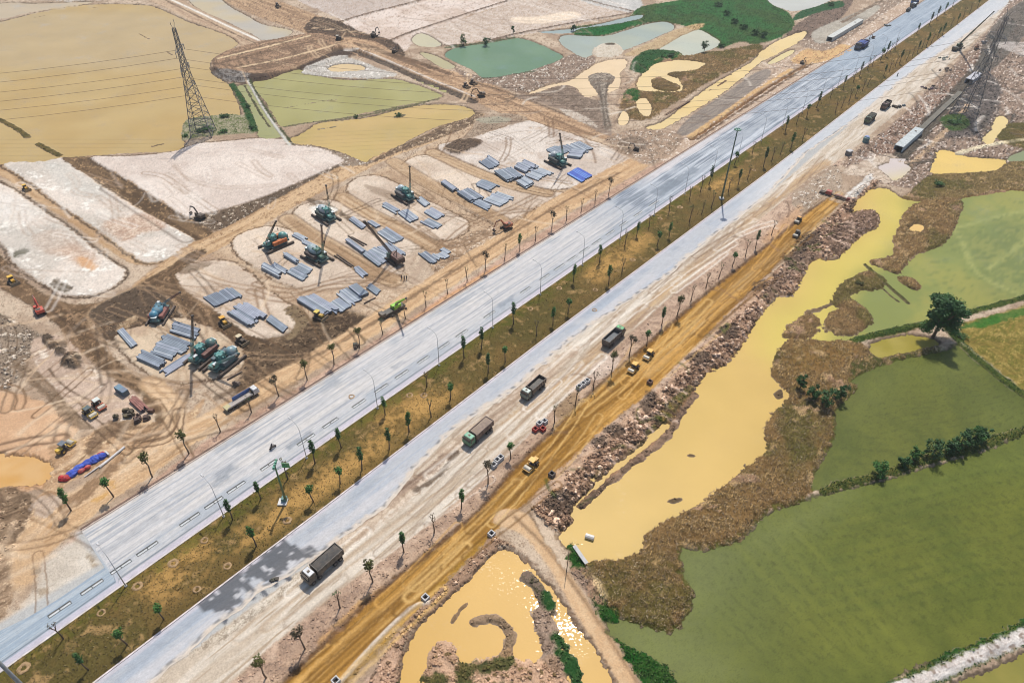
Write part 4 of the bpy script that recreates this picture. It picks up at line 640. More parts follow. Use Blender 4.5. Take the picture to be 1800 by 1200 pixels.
COL *= np.where((wv > 1.75) & (RGH > 0.06), 0.72, 1.0)[:, None] * np.where((wv < -1.9) & (RGH > 0.1), 1.22, 1.0)[:, None]
COL = 0.44 * (np.clip(COL, 0.004, 1.0) / 0.44) ** 1.10 * np.array([0.985, 1.0, 0.985])
COL = np.clip(COL, 0.004, 0.9)
_lump = 0.55 * n3 + 0.5 * n1 + 0.35 * nR + 0.12 * wv
HGT += RGH * _lump * sm(-0.3, 1.0, np.where(WID >= 0, WSD, 10))
HGT = HGT.astype(np.float32)
_fade = sm(1700, 1080, np.abs(np.tile(COLS, NR))) * sm(1.12, 1.0, GY / _rows[-1])
HGT *= _fade
def ground_z(x, y):
    r = int(np.clip(np.searchsorted(ROWS, y), 1, NR - 1)); r = r if abs(ROWS[r] - y) < abs(ROWS[r - 1] - y) else r - 1
    c = int(np.argmin(np.abs(COLS * _dep[r] - x)))
    return float(HGT[r * NC + c])

def mesh_obj(name, verts, quads, mat, kind=None, col=None, smooth=True, parent=None):
    me = bpy.data.meshes.new(name)
    nv, nf = len(verts), len(quads); k = quads.shape[1]
    me.vertices.add(nv); me.vertices.foreach_set('co', np.ascontiguousarray(verts, np.float32).ravel())
    me.loops.add(nf * k); me.loops.foreach_set('vertex_index', np.ascontiguousarray(quads, np.int32).ravel())
    me.polygons.add(nf); me.polygons.foreach_set('loop_start', np.arange(0, nf * k, k, dtype=np.int32)); me.polygons.foreach_set('loop_total', np.full(nf, k, np.int32))
    me.polygons.foreach_set('use_smooth', np.full(nf, smooth, bool))
    if col is not None:
        a = me.color_attributes.new('Col', 'FLOAT_COLOR', 'POINT')
        c4 = np.ones((nv, 4), np.float32); c4[:, :3] = col; a.data.foreach_set('color', c4.ravel())
    me.update(calc_edges=True); me.validate()
    me.materials.append(mat)
    o = bpy.data.objects.new(name, me); C.objects.link(o)
    if kind: o['kind'] = kind
    if parent: o.parent = parent
    return o

def nodes(name):
    m = bpy.data.materials.new(name); m.use_nodes = True
    return m, m.node_tree.nodes, m.node_tree.links, m.node_tree.nodes['Principled BSDF']
def earth_mat(name, rough=0.95, bump=0.22, scale=2.6, amp=0.17, spec=0.12):
    m, n, l, b = nodes(name)
    at_ = n.new('ShaderNodeAttribute'); at_.attribute_name = 'Col'
    tc = n.new('ShaderNodeTexCoord')
    t1 = n.new('ShaderNodeTexNoise'); t1.inputs['Scale'].default_value = scale; t1.inputs['Detail'].default_value = 6; t1.inputs['Roughness'].default_value = 0.7
    l.new(tc.outputs['Object'], t1.inputs['Vector'])
    mr = n.new('ShaderNodeMapRange'); mr.inputs[1].default_value = 0.3; mr.inputs[2].default_value = 0.7; mr.inputs[3].default_value = 1 - amp; mr.inputs[4].default_value = 1 + amp
    l.new(t1.outputs['Fac'], mr.inputs[0])
    mx = n.new('ShaderNodeMix'); mx.data_type = 'RGBA'; mx.blend_type = 'MULTIPLY'; mx.inputs[0].default_value = 1
    l.new(at_.outputs['Color'], mx.inputs[6]); l.new(mr.outputs[0], mx.inputs[7]); l.new(mx.outputs[2], b.inputs['Base Color'])
    bp = n.new('ShaderNodeBump'); bp.inputs['Strength'].default_value = bump; bp.inputs['Distance'].default_value = 0.3
    l.new(t1.outputs['Fac'], bp.inputs['Height']); l.new(bp.outputs[0], b.inputs['Normal'])
    b.inputs['Roughness'].default_value = rough; b.inputs['Specular IOR Level'].default_value = spec
    return m
M_EARTH = earth_mat('earth')
M_ASPH = earth_mat('asphalt', 0.85, 0.08, 3.0, 0.12, 0.3)
def water_mat(name, rough=0.16, bump=0.05, scale=0.9, spec=0.5, patch=(0.42, 0.62), mott=0.10, sparkle=False):
    m, n, l, b = nodes(name)
    at_ = n.new('ShaderNodeAttribute'); at_.attribute_name = 'Col'
    tc = n.new('ShaderNodeTexCoord')
    t2 = n.new('ShaderNodeTexNoise'); t2.inputs['Scale'].default_value = 0.05; t2.inputs['Detail'].default_value = 5
    l.new(tc.outputs['Object'], t2.inputs['Vector'])
    mr = n.new('ShaderNodeMapRange'); mr.inputs[1].default_value = 0.3; mr.inputs[2].default_value = 0.7; mr.inputs[3].default_value = 1 - mott; mr.inputs[4].default_value = 1 + mott
    l.new(t2.outputs['Fac'], mr.inputs[0])
    mx = n.new('ShaderNodeMix'); mx.data_type = 'RGBA'; mx.blend_type = 'MULTIPLY'; mx.inputs[0].default_value = 1
    l.new(at_.outputs['Color'], mx.inputs[6]); l.new(mr.outputs[0], mx.inputs[7]); l.new(mx.outputs[2], b.inputs['Base Color'])
    t1 = n.new('ShaderNodeTexNoise'); t1.inputs['Scale'].default_value = scale; t1.inputs['Detail'].default_value = 3
    l.new(tc.outputs['Object'], t1.inputs['Vector'])
    mr2 = n.new('ShaderNodeMapRange'); mr2.inputs[1].default_value = patch[0]; mr2.inputs[2].default_value = patch[1]; mr2.inputs[3].default_value = bump * 0.5; mr2.inputs[4].default_value = bump
    l.new(t2.outputs['Fac'], mr2.inputs[0])
    bp = n.new('ShaderNodeBump'); bp.inputs['Distance'].default_value = 1.0
    l.new(mr2.outputs[0], bp.inputs['Strength']); l.new(t1.outputs['Fac'], bp.inputs['Height']); l.new(bp.outputs[0], b.inputs['Normal'])
    b.inputs['Roughness'].default_value = rough; b.inputs['Specular IOR Level'].default_value = spec
    if sparkle:                                            # only here and there a wavelet is smooth and steep enough to flash
        t3 = n.new('ShaderNodeTexNoise'); t3.inputs['Scale'].default_value = 2.2; t3.inputs['Detail'].default_value = 2; l.new(tc.outputs['Object'], t3.inputs['Vector'])
        t4 = n.new('ShaderNodeTexNoise'); t4.inputs['Scale'].default_value = 0.085; t4.inputs['Detail'].default_value = 3; l.new(tc.outputs['Object'], t4.inputs['Vector'])
        ad = n.new('ShaderNodeMath'); ad.operation = 'MULTIPLY_ADD'; ad.inputs[1].default_value = 0.9; l.new(t4.outputs['Fac'], ad.inputs[0]); l.new(t3.outputs['Fac'], ad.inputs[2])
        m3 = n.new('ShaderNodeMapRange'); m3.inputs[1].default_value = 1.13; m3.inputs[2].default_value = 1.19; l.new(ad.outputs[0], m3.inputs[0]); l.new(m3.outputs[0], b.inputs['Coat Weight'])
        b.inputs['Coat Roughness'].default_value = 0.14; b.inputs['Coat IOR'].default_value = 1.33
    return m
M_WATER = water_mat('muddy_water', 0.42, 0.03, 1.6, 0.08, (0.44, 0.60), 0.06, True)
M_FIELD = water_mat('weedy_water', 0.5, 0.02, 1.2, 0.10, (0.42, 0.62), 0.06)

# cells of the grid -> one object per kind of ground
VZ = np.stack([GX, GY, HGT], 1)
_r, _c = np.meshgrid(np.arange(NR - 1), np.arange(NC - 1), indexing='ij')
_i0 = (_r * NC + _c).ravel()
QUADS = np.stack([_i0, _i0 + 1, _i0 + NC + 1, _i0 + NC], 1).astype(np.int32)
_deep = np.where(WID >= 0, WSD, 10) < -2.5
QUADS = QUADS[~(_deep | UNDER_ROAD)[QUADS].all(1)]
_zq = ZON[QUADS[:, 0]]
def sub(name, q, verts, col, mat, kind):
    u, inv = np.unique(q.ravel(), return_inverse=True)
    return mesh_obj(name, verts[u], inv.reshape(-1, 4), mat, kind, col[u])
for k, nm in enumerate(ZNAMES):
    q = QUADS[_zq == k]
    if len(q): sub(nm.split('.')[0], q, VZ, COL, M_EARTH, 'structure')
# water lies on a coarser grid of its own (the drowned fields keep the fine one: their plants show)
_fid = [k for k, nm in enumerate(PONDS) if nm == 'flooded_field']
for S, ids in ((1, _fid), (3, [k for k in range(len(PONDS)) if k not in _fid])):
    rr = np.arange(0, NR, S); cc = np.arange(0, NC, S)
    _id = (rr[:, None] * NC + cc[None, :])
    wq = np.stack([_id[:-1, :-1], _id[:-1, 1:], _id[1:, 1:], _id[1:, :-1]], -1).reshape(-1, 4)
    wq_id = WID[wq].max(1); ok = np.isin(wq_id, ids) & (WSD[wq].min(1) < (2.6 if S == 3 else 0.8))
    wq = wq[ok]; wq_id = wq_id[ok]
    best = wq[np.arange(len(wq)), WID[wq].argmax(1)]
    for k in range(4):                                     # corners just outside the pond take the colour of the wet one
        a = wq[:, k]; dry = WID[a] < 0; WCOL[a[dry]] = WCOL[best[dry]]
    for k in ids:
        q = wq[wq_id == k]
        if len(q) < 1: continue
        v = np.stack([GX, GY, np.full(N, WLEV + 0.0005 * k, np.float32)], 1)
        sub(PONDS[k], q, v, WCOL, M_FIELD if S == 1 else M_WATER, 'structure')
# ================================================================== the two paved carriageways
def uv(x, y): p = at(x, y); return p @ RDIR, p @ RNRM
def edge(pts):
    P = np.array(pts, float); s, v = uv(P[:, 0], P[:, 1])
    k = np.polyfit(s, v, 1); r = v - np.polyval(k, s)
    return lambda u: np.polyval(k, u) + np.interp(u, s, r)
E_L = edge([(137, 938), (450, 742), (900, 459), (1350, 176), (1500, 82), (1640, -8)])
E_M = edge([(0, 1181), (215, 1028), (450, 862), (905, 545), (1350, 237), (1690, 0)])
E_R = edge([(165, 1200), (450, 983), (560, 900), (952, 600), (1350, 303), (1740, 0)])
def road_xy(u, v): return np.stack([u * RDIR[0] + v * RNRM[0], u * RDIR[1] + v * RNRM[1]], -1)
def lay_road(name, uu, nt, e_in, e_out, colf, z=0.05):
    tt = np.linspace(0, 1, nt)
    U = np.repeat(uu[:, None], nt, 1); vi = e_in(uu)[:, None]; vo = e_out(uu)[:, None]
    V = vi * (1 - tt) + vo * tt
    XY = road_xy(U, V).reshape(-1, 2); col = colf(U.ravel(), V.ravel(), np.abs(V - vi).ravel(), np.abs(V - vo).ravel())
    idx = np.arange(len(uu) * nt).reshape(len(uu), nt)
    q = np.stack([idx[:-1, :-1], idx[:-1, 1:], idx[1:, 1:], idx[1:, :-1]], -1).reshape(-1, 4)
    return mesh_obj(name, np.concatenate([XY, np.full((len(XY), 1), z)], 1), q, M_ASPH, 'structure', col)
def lerp(a, b, k): return a * (1 - k[:, None]) + b * k[:, None]
def A3(c): return (alb(c) * np.array([1.015, 0.985, 0.945]))[None]
def col_left(U, V, t, tl):
    a = 0.6 * fbm(U / 34, V / 0.7, 1, 3, 51) + 0.6 * fbm(U / 22, V / 0.33, 1, 2, 53); b = fbm(U / 60, V / 2.2, 1, 2, 57); p = fbm(U, V, 12, 3, 63); f = fbm(U, V, 1.6, 2, 69)
    c = np.repeat(A3((204, 202, 200)), len(U), 0)
    c = lerp(c, A3((176, 180, 185)), sm(-0.1, 0.3, a + 0.4 * b)); c = lerp(c, A3((150, 155, 162)), 0.7 * sm(0.2, 0.45, a + 0.3 * p)); c = lerp(c, A3((216, 211, 204)), 0.7 * sm(0.1, 0.4, b - 0.4 * a + 0.4 * p))
    c = lerp(c, A3((172, 178, 184)), sm(5.6, 4.8, t) * sm(1.6, 2.2, t) * (0.35 + 0.65 * sm(-0.2, 0.25, p + 0.5 * a)))
    c = lerp(c, A3((160, 166, 172)), 0.8 * sm(13.0, 15.0, t + 2 * p + a) * sm(-0.1, 0.2, p + a))
    c = lerp(c, A3((208, 200, 190)), 0.6 * sm(1.2, 0.3, tl + 0.8 * f))
    for o in (6.6, 8.8, 10.6, 12.4): c = lerp(c, A3((170, 172, 174)), 0.4 * np.exp(-((t - o - 0.5 * b) / 0.35) ** 2))
    far = sm(175, 205, U + 6 * p)                                    # the newer, darker surface further off
    c = lerp(c, A3((158, 168, 178)), 0.8 * far); c = lerp(c, A3((118, 128, 140)), far * 0.8 * sm(0.0, 0.3, a + 0.8 * p)); c = lerp(c, A3((200, 206, 212)), far * 0.8 * sm(0.12, 0.4, b - 0.5 * a))
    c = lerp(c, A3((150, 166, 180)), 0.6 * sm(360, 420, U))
    c = lerp(c, A3((212, 206, 204)), 0.75 * sm(4.0, 2.5, tl + p * 2) * sm(210, 230, U) * sm(330, 290, U))
    near_ = sm(6.0, 5.6, U)                                          # the narrow bare strip at the near end
    c = lerp(c, A3((166, 180, 190)), 0.8 * near_); c = lerp(c, A3((140, 158, 174)), 0.6 * near_ * sm(-0.1, 0.2, a))
    for (px, py, w_, l_, k) in ((1170, 330, 5, 16, 0.8), (1195, 315, 3, 26, 0.8), (1120, 345, 2.2, 10, .5), (890, 530, 1.6, 7, .5), (395, 830, 2.4, 5, 0.5), (388, 845, 2.0, 4, 0.5), (525, 775, 1.4, 6, 0.6), (700, 640, 1.2, 4, .4), (230, 940, 1.6, 12, 0.3)):
        s0, v0 = uv(px, py); m = sm(0.3, -0.3, np.abs(U - s0) - l_ / 2 + f) * sm(0.3, -0.3, np.abs(V - v0) - w_ / 2 + 0.5 * f)
        c = lerp(c, A3((126, 136, 146)), m * k)
    c = lerp(c, A3((196, 190, 200)), 0.85 * sm(1.35, 1.1, t)); c = lerp(c, A3((106, 118, 130)), 0.85 * np.exp(-((t - 1.6 + 0.12 * b) / 0.24) ** 2))
    return c * (1 + 0.10 * f + 0.05 * rng.standard_normal(len(U)))[:, None]
us = np.concatenate([np.arange(-45, 210, 0.7), np.arange(210, 900, 1.6)])
narrow = edge([(0, 1108), (50, 1084), (100, 1054), (187, 995)])
E_LL = lambda u: np.where(u < 5.8, narrow(u), E_L(u))
lay_road('road', us, 88, lambda u: E_M(u) - 0.15, E_LL, col_left)
P_RR = np.array([(180, 1285), (290, 1178), (360, 1120), (450, 1046), (560, 978), (640, 918), (690, 884), (730, 826), (800, 755), (900, 688), (990, 612), (1035, 576), (1180, 480), (1260, 412), (1350, 344), (1420, 268), (1500, 214), (1600, 130), (1680, 75), (1800, -10)], float)
_sr, _vr = uv(P_RR[:, 0], P_RR[:, 1])
E_RR = lambda u: np.minimum(np.interp(u, _sr, _vr), -79.5) + 0.9 * fbm(u, u * 0.3, 5.0, 3, 77)
STAIN = [at(*np.array(q, float).T) for q in ([(330, 1068), (380, 1030), (450, 985), (500, 945), (548, 962), (530, 985), (490, 1010), (450, 1020), (420, 1045), (400, 1085), (380, 1060), (360, 1075)],)]
def col_right(U, V, t, tl):
    a = 0.6 * fbm(U / 34, V / 0.7, 1, 3, 81) + 0.6 * fbm(U / 22, V / 0.33, 1, 2, 83); b = fbm(U / 60, V / 2.2, 1, 2, 87); p = fbm(U, V, 12, 3, 93); f = fbm(U, V, 1.6, 2, 99)
    c = np.repeat(A3((184, 187, 191)), len(U), 0)
    c = lerp(c, A3((172, 180, 190)), sm(-0.1, 0.3, a + 0.6 * p)); c = lerp(c, A3((202, 200, 200)), 0.7 * sm(3.4, 4.4, t + b) * sm(-0.3, 0.2, b + p))
    c = lerp(c, A3((150, 160, 170)), 0.55 * np.exp(-((t - 1.9 - b) / 0.8) ** 2) * sm(-0.2, 0.3, p)); c = lerp(c, A3((206, 198, 204)), 0.6 * sm(0.9, 0.5, t))
    c = lerp(c, A3((206, 209, 210)), 0.5 * sm(205, 260, U)); 
    c = lerp(c, A3((216, 202, 184)), 0.9 * sm(1.6, 0.2, tl + 1.4 * f + 0.8 * p)); c = lerp(c, A3((112, 110, 106)), 0.75 * sm(0.5, 0.0, np.abs(tl - 0.8 + 0.6 * p) - 0.1) * sm(0.0, 0.25, f + 0.3 * p))
    for k, s in enumerate(STAIN):
        P = np.stack([U * RDIR[0] + V * RNRM[0], U * RDIR[1] + V * RNRM[1]], 1); d = poly_sdf(P, s) + 0.8 * f + 2.6 * gnoise(U / 1.6, V / 6.0, 5) + 1.6 * fbm(U, V, 2.6, 3, 8)
        c = lerp(c, A3((84, 86, 90)), 0.88 * sm(0.4, -0.5, d)); c = lerp(c, A3((206, 206, 208)), 0.8 * sm(0.4, -0.4, d) * sm(0.28, 0.4, fbm(U, V, 2.2, 2, 111)))
    return c * (1 + 0.08 * f + 0.045 * rng.standard_normal(len(U)))[:, None]
lay_road('road', us, 48, lambda u: E_R(u) + 0.15, E_RR, col_right)
# wet drips on the pale ground below the dark stain
def plain(name, col, rough=0.6, metal=0.0, spec=0.4, var=0.18, scale=1.5, bump=0.0, dust=0.0):
    m, n, l, b = nodes(name)
    tc = n.new('ShaderNodeTexCoord'); t1 = n.new('ShaderNodeTexNoise'); t1.inputs['Scale'].default_value = scale; t1.inputs['Detail'].default_value = 5
    l.new(tc.outputs['Object'], t1.inputs['Vector'])
    mr = n.new('ShaderNodeMapRange'); mr.inputs[1].default_value = 0.3; mr.inputs[2].default_value = 0.7; mr.inputs[3].default_value = 1 - var; mr.inputs[4].default_value = 1 + var
    l.new(t1.outputs['Fac'], mr.inputs[0])
    mx = n.new('ShaderNodeMix'); mx.data_type = 'RGBA'; mx.blend_type = 'MULTIPLY'; mx.inputs[0].default_value = 1
    mx.inputs[6].default_value = (*[float(v) for v in col], 1); l.new(mr.outputs[0], mx.inputs[7])
    t2 = n.new('ShaderNodeTexNoise'); t2.inputs['Scale'].default_value = 0.9; t2.inputs['Detail'].default_value = 7; t2.inputs['Roughness'].default_value = 0.7; l.new(tc.outputs['Object'], t2.inputs['Vector'])
    md = n.new('ShaderNodeMapRange'); md.inputs[1].default_value = 0.42; md.inputs[2].default_value = 0.68; md.inputs[3].default_value = dust * 0.25; md.inputs[4].default_value = dust; l.new(t2.outputs['Fac'], md.inputs[0])
    m2 = n.new('ShaderNodeMix'); m2.data_type = 'RGBA'; l.new(md.outputs[0], m2.inputs[0]); l.new(mx.outputs[2], m2.inputs[6]); m2.inputs[7].default_value = (0.36, 0.27, 0.19, 1); l.new(m2.outputs[2], b.inputs['Base Color'])
    b.inputs['Roughness'].default_value = rough; b.inputs['Metallic'].default_value = metal; b.inputs['Specular IOR Level'].default_value = spec
    return m
MATS = {}
def mat(c, rough=0.6, metal=0.0, var=0.18, scale=1.5):
    k = (tuple(c), rough, metal)
    if k not in MATS: MATS[k] = plain('paint_%d_%d_%d' % tuple(c), alb(c), rough, metal, var=var, scale=scale, dust=0.5 if rough < 0.75 else 0.25)
    return MATS[k]
# kerbs
def kerb(e, u0, u1, off, wd, h, c):
    u = np.arange(u0, u1, 4.0); a = e(u) + off - wd / 2; b = e(u) + off + wd / 2
    A = road_xy(u, a); B = road_xy(u, b); n = len(u); z0 = np.full((n, 1), 0.0); z1 = np.full((n, 1), h)
    v = np.concatenate([np.hstack([A, z0]), np.hstack([A, z1]), np.hstack([B, z1]), np.hstack([B, z0])])
    i = np.arange(n - 1); q = [np.stack([i + k * n, i + k * n + 1, i + (k + 1) * n + 1, i + (k + 1) * n], 1) for k in range(3)]
    return mesh_obj('kerb', v, np.concatenate(q), mat(c, 0.9, var=0.25, scale=0.7), 'structure', None, False)
kerb(E_M, -45, 900, 0.05, 0.32, 0.17, (222, 212, 204)); kerb(E_R, -45, 900, -0.05, 0.32, 0.17, (222, 210, 204))
kerb(E_L, 6.2, 900, -0.2, 0.35, 0.15, (196, 176, 160)); kerb(E_L, 6.2, 900, -0.75, 0.4, 0.12, (118, 92, 78))
# worn dashes: a pale bar with a dark seam along each side
M_DASH = mat((206, 210, 208), 0.8); M_SEAM = mat((62, 70, 72), 0.8)
DASH = [((85, 1085), (125, 1057)), ((142, 1045), (182, 1019)), ((195, 1009), (231, 984)), ((241, 977), (277, 951)), ((317, 925), (351, 901)), ((361, 895), (391, 872)), ((400, 867), (431, 846)), ((459, 827), (487, 809)), ((526, 785), (552, 762)),
        ((570, 754), (595, 735)), ((620, 717), (642, 702)), ((660, 691), (682, 675)), ((696, 666), (719, 651)), ((735, 639), (755, 626)), ((771, 614), (790, 602)), ((804, 594), (822, 580)), ((854, 561), (870, 547)), ((918, 517), (934, 505)), ((952, 494), (967, 482)),
        ((978, 477), (993, 465)), ((1002, 461), (1015, 450)), ((1020, 446), (1036, 435)), ((1040, 430), (1058, 420)), ((1068, 415), (1080, 405)), ((1090, 398), (1104, 390)), ((1118, 382), (1131, 372)), ((1140, 362), (1155, 352))]
for a, b in DASH:
    s0, v0 = uv(*a); s1, _ = uv(*b); vv = E_M(s0) - 4.05
    def rect(u0, u1, w0, w1, z): return [(*road_xy(np.array(u0), np.array(w)), z) for w in (w0, w1)] + [(*road_xy(np.array(u1), np.array(w)), z) for w in (w1, w0)]
    me = bpy.data.meshes.new('lane_marking'); vt = []; fc = []; mi = []
    for (u0, u1, w0, w1, z, k) in ((s0, s1, -0.52, 0.42, 0.056, 1), (s0 + 0.15, s1 - 0.15, -0.16, 0.26, 0.061, 0), ((s0 + s1) / 2 - 0.1, (s0 + s1) / 2 + 0.1, -0.16, 0.26, 0.066, 1)):
        fc.append(tuple(range(len(vt), len(vt) + 4))); vt += rect(u0, u1, vv + w0, vv + w1, z); mi.append(k)
    me.from_pydata(vt, [], fc); me.materials.append(M_DASH); me.materials.append(M_SEAM); me.polygons.foreach_set('material_index', mi)
    o = bpy.data.objects.new('lane_marking', me); C.objects.link(o); o['kind'] = 'structure'
# ================================================================== mesh helpers
class MB:
    def __init__(s): s.v = []; s.f = []; s.m = []
    def add(s, vs, fs, m=0):
        o = len(s.v); s.v += [tuple(map(float, p)) for p in vs]; s.f += [tuple(i + o for i in f) for f in fs]; s.m += [m] * len(fs)
    def box(s, c, d, rot=None, m=0, top=(1, 1), shift=(0, 0)):
        """a block; top=(kx, ky) narrows its upper face, shift slides it"""
        x, y, z = d[0] / 2, d[1] / 2, d[2] / 2
        P = [(-x, -y, -z), (x, -y, -z), (x, y, -z), (-x, y, -z)] + [(sx * x * top[0] + shift[0], sy * y * top[1] + shift[1], z) for sx, sy in ((-1, -1), (1, -1), (1, 1), (-1, 1))]
        R = Euler(rot).to_matrix() if rot else None
        P = [Vector(p) for p in P]
        if R: P = [R @ p for p in P]
        s.add([p + Vector(c) for p in P], [(3, 2, 1, 0), (4, 5, 6, 7), (0, 1, 5, 4), (1, 2, 6, 5), (2, 3, 7, 6), (3, 0, 4, 7)], m)
    def tube(s, pts, r, n=6, m=0, caps=True):
        pts = [Vector(p) for p in pts]; rs = r if isinstance(r, (list, tuple)) else [r] * len(pts); rings = []
        for i, p in enumerate(pts):
            t = (pts[min(i + 1, len(pts) - 1)] - pts[max(i - 1, 0)]).normalized()
            a = t.cross(Vector((0, 0, 1)) if abs(t.z) < 0.9 else Vector((1, 0, 0))).normalized(); b = t.cross(a)
            rings.append([p + (a * math.cos(2 * math.pi * k / n) + b * math.sin(2 * math.pi * k / n)) * rs[i] for k in range(n)])
        vs = [v for R in rings for v in R]; fs = []
        for i in range(len(pts) - 1):
            for k in range(n): fs.append((i * n + k, i * n + (k + 1) % n, (i + 1) * n + (k + 1) % n, (i + 1) * n + k))
        if caps: fs += [tuple(range(n))[::-1], tuple((len(pts) - 1) * n + k for k in range(n))]
        s.add(vs, fs, m)
    def bar(s, a, b, w, m=0): s.tube([a, b], w / 1.4, 4, m)
    def cyl(s, c, r, h, axis='z', n=12, m=0):
        d = {'x': Vector((h / 2, 0, 0)), 'y': Vector((0, h / 2, 0)), 'z': Vector((0, 0, h / 2))}[axis]; c = Vector(c); s.tube([c - d, c + d], r, n, m)
    def blob(s, c, r, n=8, k=5, m=0, jit=0.15, seed=0):
        rr = random.Random(seed); vs = []; c = Vector(c); r = Vector(r)
        for i in range(1, k):
            th = math.pi * i / k
            for j in range(n):
                q = 1 + rr.uniform(-jit, jit); a = 2 * math.pi * j / n
                vs.append(c + Vector((r.x * math.sin(th) * math.cos(a) * q, r.y * math.sin(th) * math.sin(a) * q, r.z * math.cos(th) * q)))
        vs += [c + Vector((0, 0, r.z)), c - Vector((0, 0, r.z))]; t = len(vs) - 2; fs = []
        for i in range(k - 2):
            for j in range(n): fs.append((i * n + j, (i + 1) * n + j, (i + 1) * n + (j + 1) % n, i * n + (j + 1) % n))
        for j in range(n): fs.append((t, j, (j + 1) % n)); fs.append((t + 1, (k - 2) * n + (j + 1) % n, (k - 2) * n + j))
        s.add(vs, fs, m)
    def build(s, name, mats, parent=None, smooth=False, label=None):
        me = bpy.data.meshes.new(name); me.from_pydata(s.v, [], s.f)
        for q in (mats if isinstance(mats, (list, tuple)) else [mats]): me.materials.append(q)
        if len(me.materials) > 1: me.polygons.foreach_set('material_index', s.m)
        if smooth: me.polygons.foreach_set('use_smooth', [True] * len(me.polygons))
        me.update()
        o = bpy.data.objects.new(name, me); C.objects.link(o)
        if parent: o.parent = parent
        if label: o['label'] = label
        return o
def tag(o, label, cat, group=None, kind=None):
    o['label'] = label; o['category'] = cat
    if group: o['group'] = group
    if kind: o['kind'] = kind
    return o
def thing(name, label, cat, loc, rz=0.0, group=None, sc=1.0):
    o = bpy.data.objects.new(name, None); o.empty_display_size = 0.5; C.objects.link(o)
    o.location = loc; o.rotation_euler = (0, 0, rz); o.scale = (sc, sc, sc)
    return tag(o, label, cat, group)
def copy_tree(root, loc, rz, label, sc=1.0, group=None):
    r = root.copy(); C.objects.link(r); r.location = loc; r.rotation_euler = (0, 0, rz); r.scale = (sc, sc, sc)
    r['label'] = label
    if group: r['group'] = group
    for ch in list(root.children):
        c = ch.copy(); C.objects.link(c); c.parent = r
        for g in list(ch.children):
            d = g.copy(); C.objects.link(d); d.parent = c
    return r
def spot(x, y, dz=0.0):
    p = at(np.array(float(x)), np.array(float(y))); return (float(p[0]), float(p[1]), ground_z(float(p[0]), float(p[1])) + dz)
def heading(a, b):
    p = at(*np.array(a, float)); q = at(*np.array(b, float)); return math.atan2(q[1] - p[1], q[0] - p[0]), float(np.hypot(*(q - p)))
def mid(a, b): return ((a[0] + b[0]) / 2, (a[1] + b[1]) / 2)
ORD = ['', 'first', 'second', 'third', 'fourth', 'fifth', 'sixth', 'seventh', 'eighth', 'ninth', 'tenth', 'eleventh', 'twelfth', 'thirteenth', 'fourteenth', 'fifteenth', 'sixteenth', 'seventeenth', 'eighteenth', 'nineteenth', 'twentieth']
def nth(k):
    if k < len(ORD): return ORD[k]
    return '%d%s' % (k, {1: 'st', 2: 'nd', 3: 'rd'}.get(k % 10 if k % 100 // 10 != 1 else 0, 'th'))

# ================================================================== trees
def leaf_mat(name, c, var=0.5):
    m, n, l, b = nodes(name)
    g = n.new('ShaderNodeNewGeometry'); oi = n.new('ShaderNodeObjectInfo')
    ad = n.new('ShaderNodeMath'); ad.operation = 'ADD'; l.new(g.outputs['Random Per Island'], ad.inputs[0])
    mu = n.new('ShaderNodeMath'); mu.operation = 'MULTIPLY'; mu.inputs[1].default_value = 0.5; l.new(oi.outputs['Random'], mu.inputs[0]); l.new(mu.outputs[0], ad.inputs[1])
    mr = n.new('ShaderNodeMapRange'); mr.inputs[1].default_value = 0; mr.inputs[2].default_value = 1.5; mr.inputs[3].default_value = 1 - var; mr.inputs[4].default_value = 1 + var; l.new(ad.outputs[0], mr.inputs[0])
    mx = n.new('ShaderNodeMix'); mx.data_type = 'RGBA'; mx.blend_type = 'MULTIPLY'; mx.inputs[0].default_value = 1; mx.inputs[6].default_value = (*c, 1); l.new(mr.outputs[0], mx.inputs[7])
    l.new(mx.outputs[2], b.inputs['Base Color']); b.inputs['Roughness'].default_value = 0.6; b.inputs['Specular IOR Level'].default_value = 0.25
    return m
M_LEAF = leaf_mat('leaf_green', (0.045, 0.12, 0.022)); M_LEAF_D = leaf_mat('leaf_dark', (0.032, 0.082, 0.020)); M_LEAF_Y = leaf_mat('leaf_olive', (0.085, 0.085, 0.020)); M_LEAF_B = leaf_mat('leaf_dry', (0.075, 0.058, 0.030))
M_LEAF_L = leaf_mat('leaf_bright', (0.055, 0.115, 0.022))
M_BARK = mat((104, 84, 66), 0.95); M_BARK2 = mat((128, 110, 90), 0.95)
def leaves(mb, c, r, n, size, rr, shell=0.55):
    for _ in range(n):
        u = Vector((rr.gauss(0, 1), rr.gauss(0, 1), rr.gauss(0, 1))).normalized() * (shell + (1 - shell) * rr.random()) * (1 if rr.random() < .8 else rr.random())
        p = Vector((c[0] + u.x * r[0], c[1] + u.y * r[1], c[2] + u.z * r[2]))
        t = Vector((rr.gauss(0, 1), rr.gauss(0, 1), rr.gauss(0, .6))).normalized(); q = (u + Vector((rr.gauss(0, .6), rr.gauss(0, .6), rr.gauss(0, .6) + 0.5))).normalized().cross(t)
        s = size * rr.uniform(0.6, 1.4)
        mb.add([p - t * s, p - q * s * 0.55, p + t * s, p + q * s * 0.55], [(0, 1, 2, 3)])
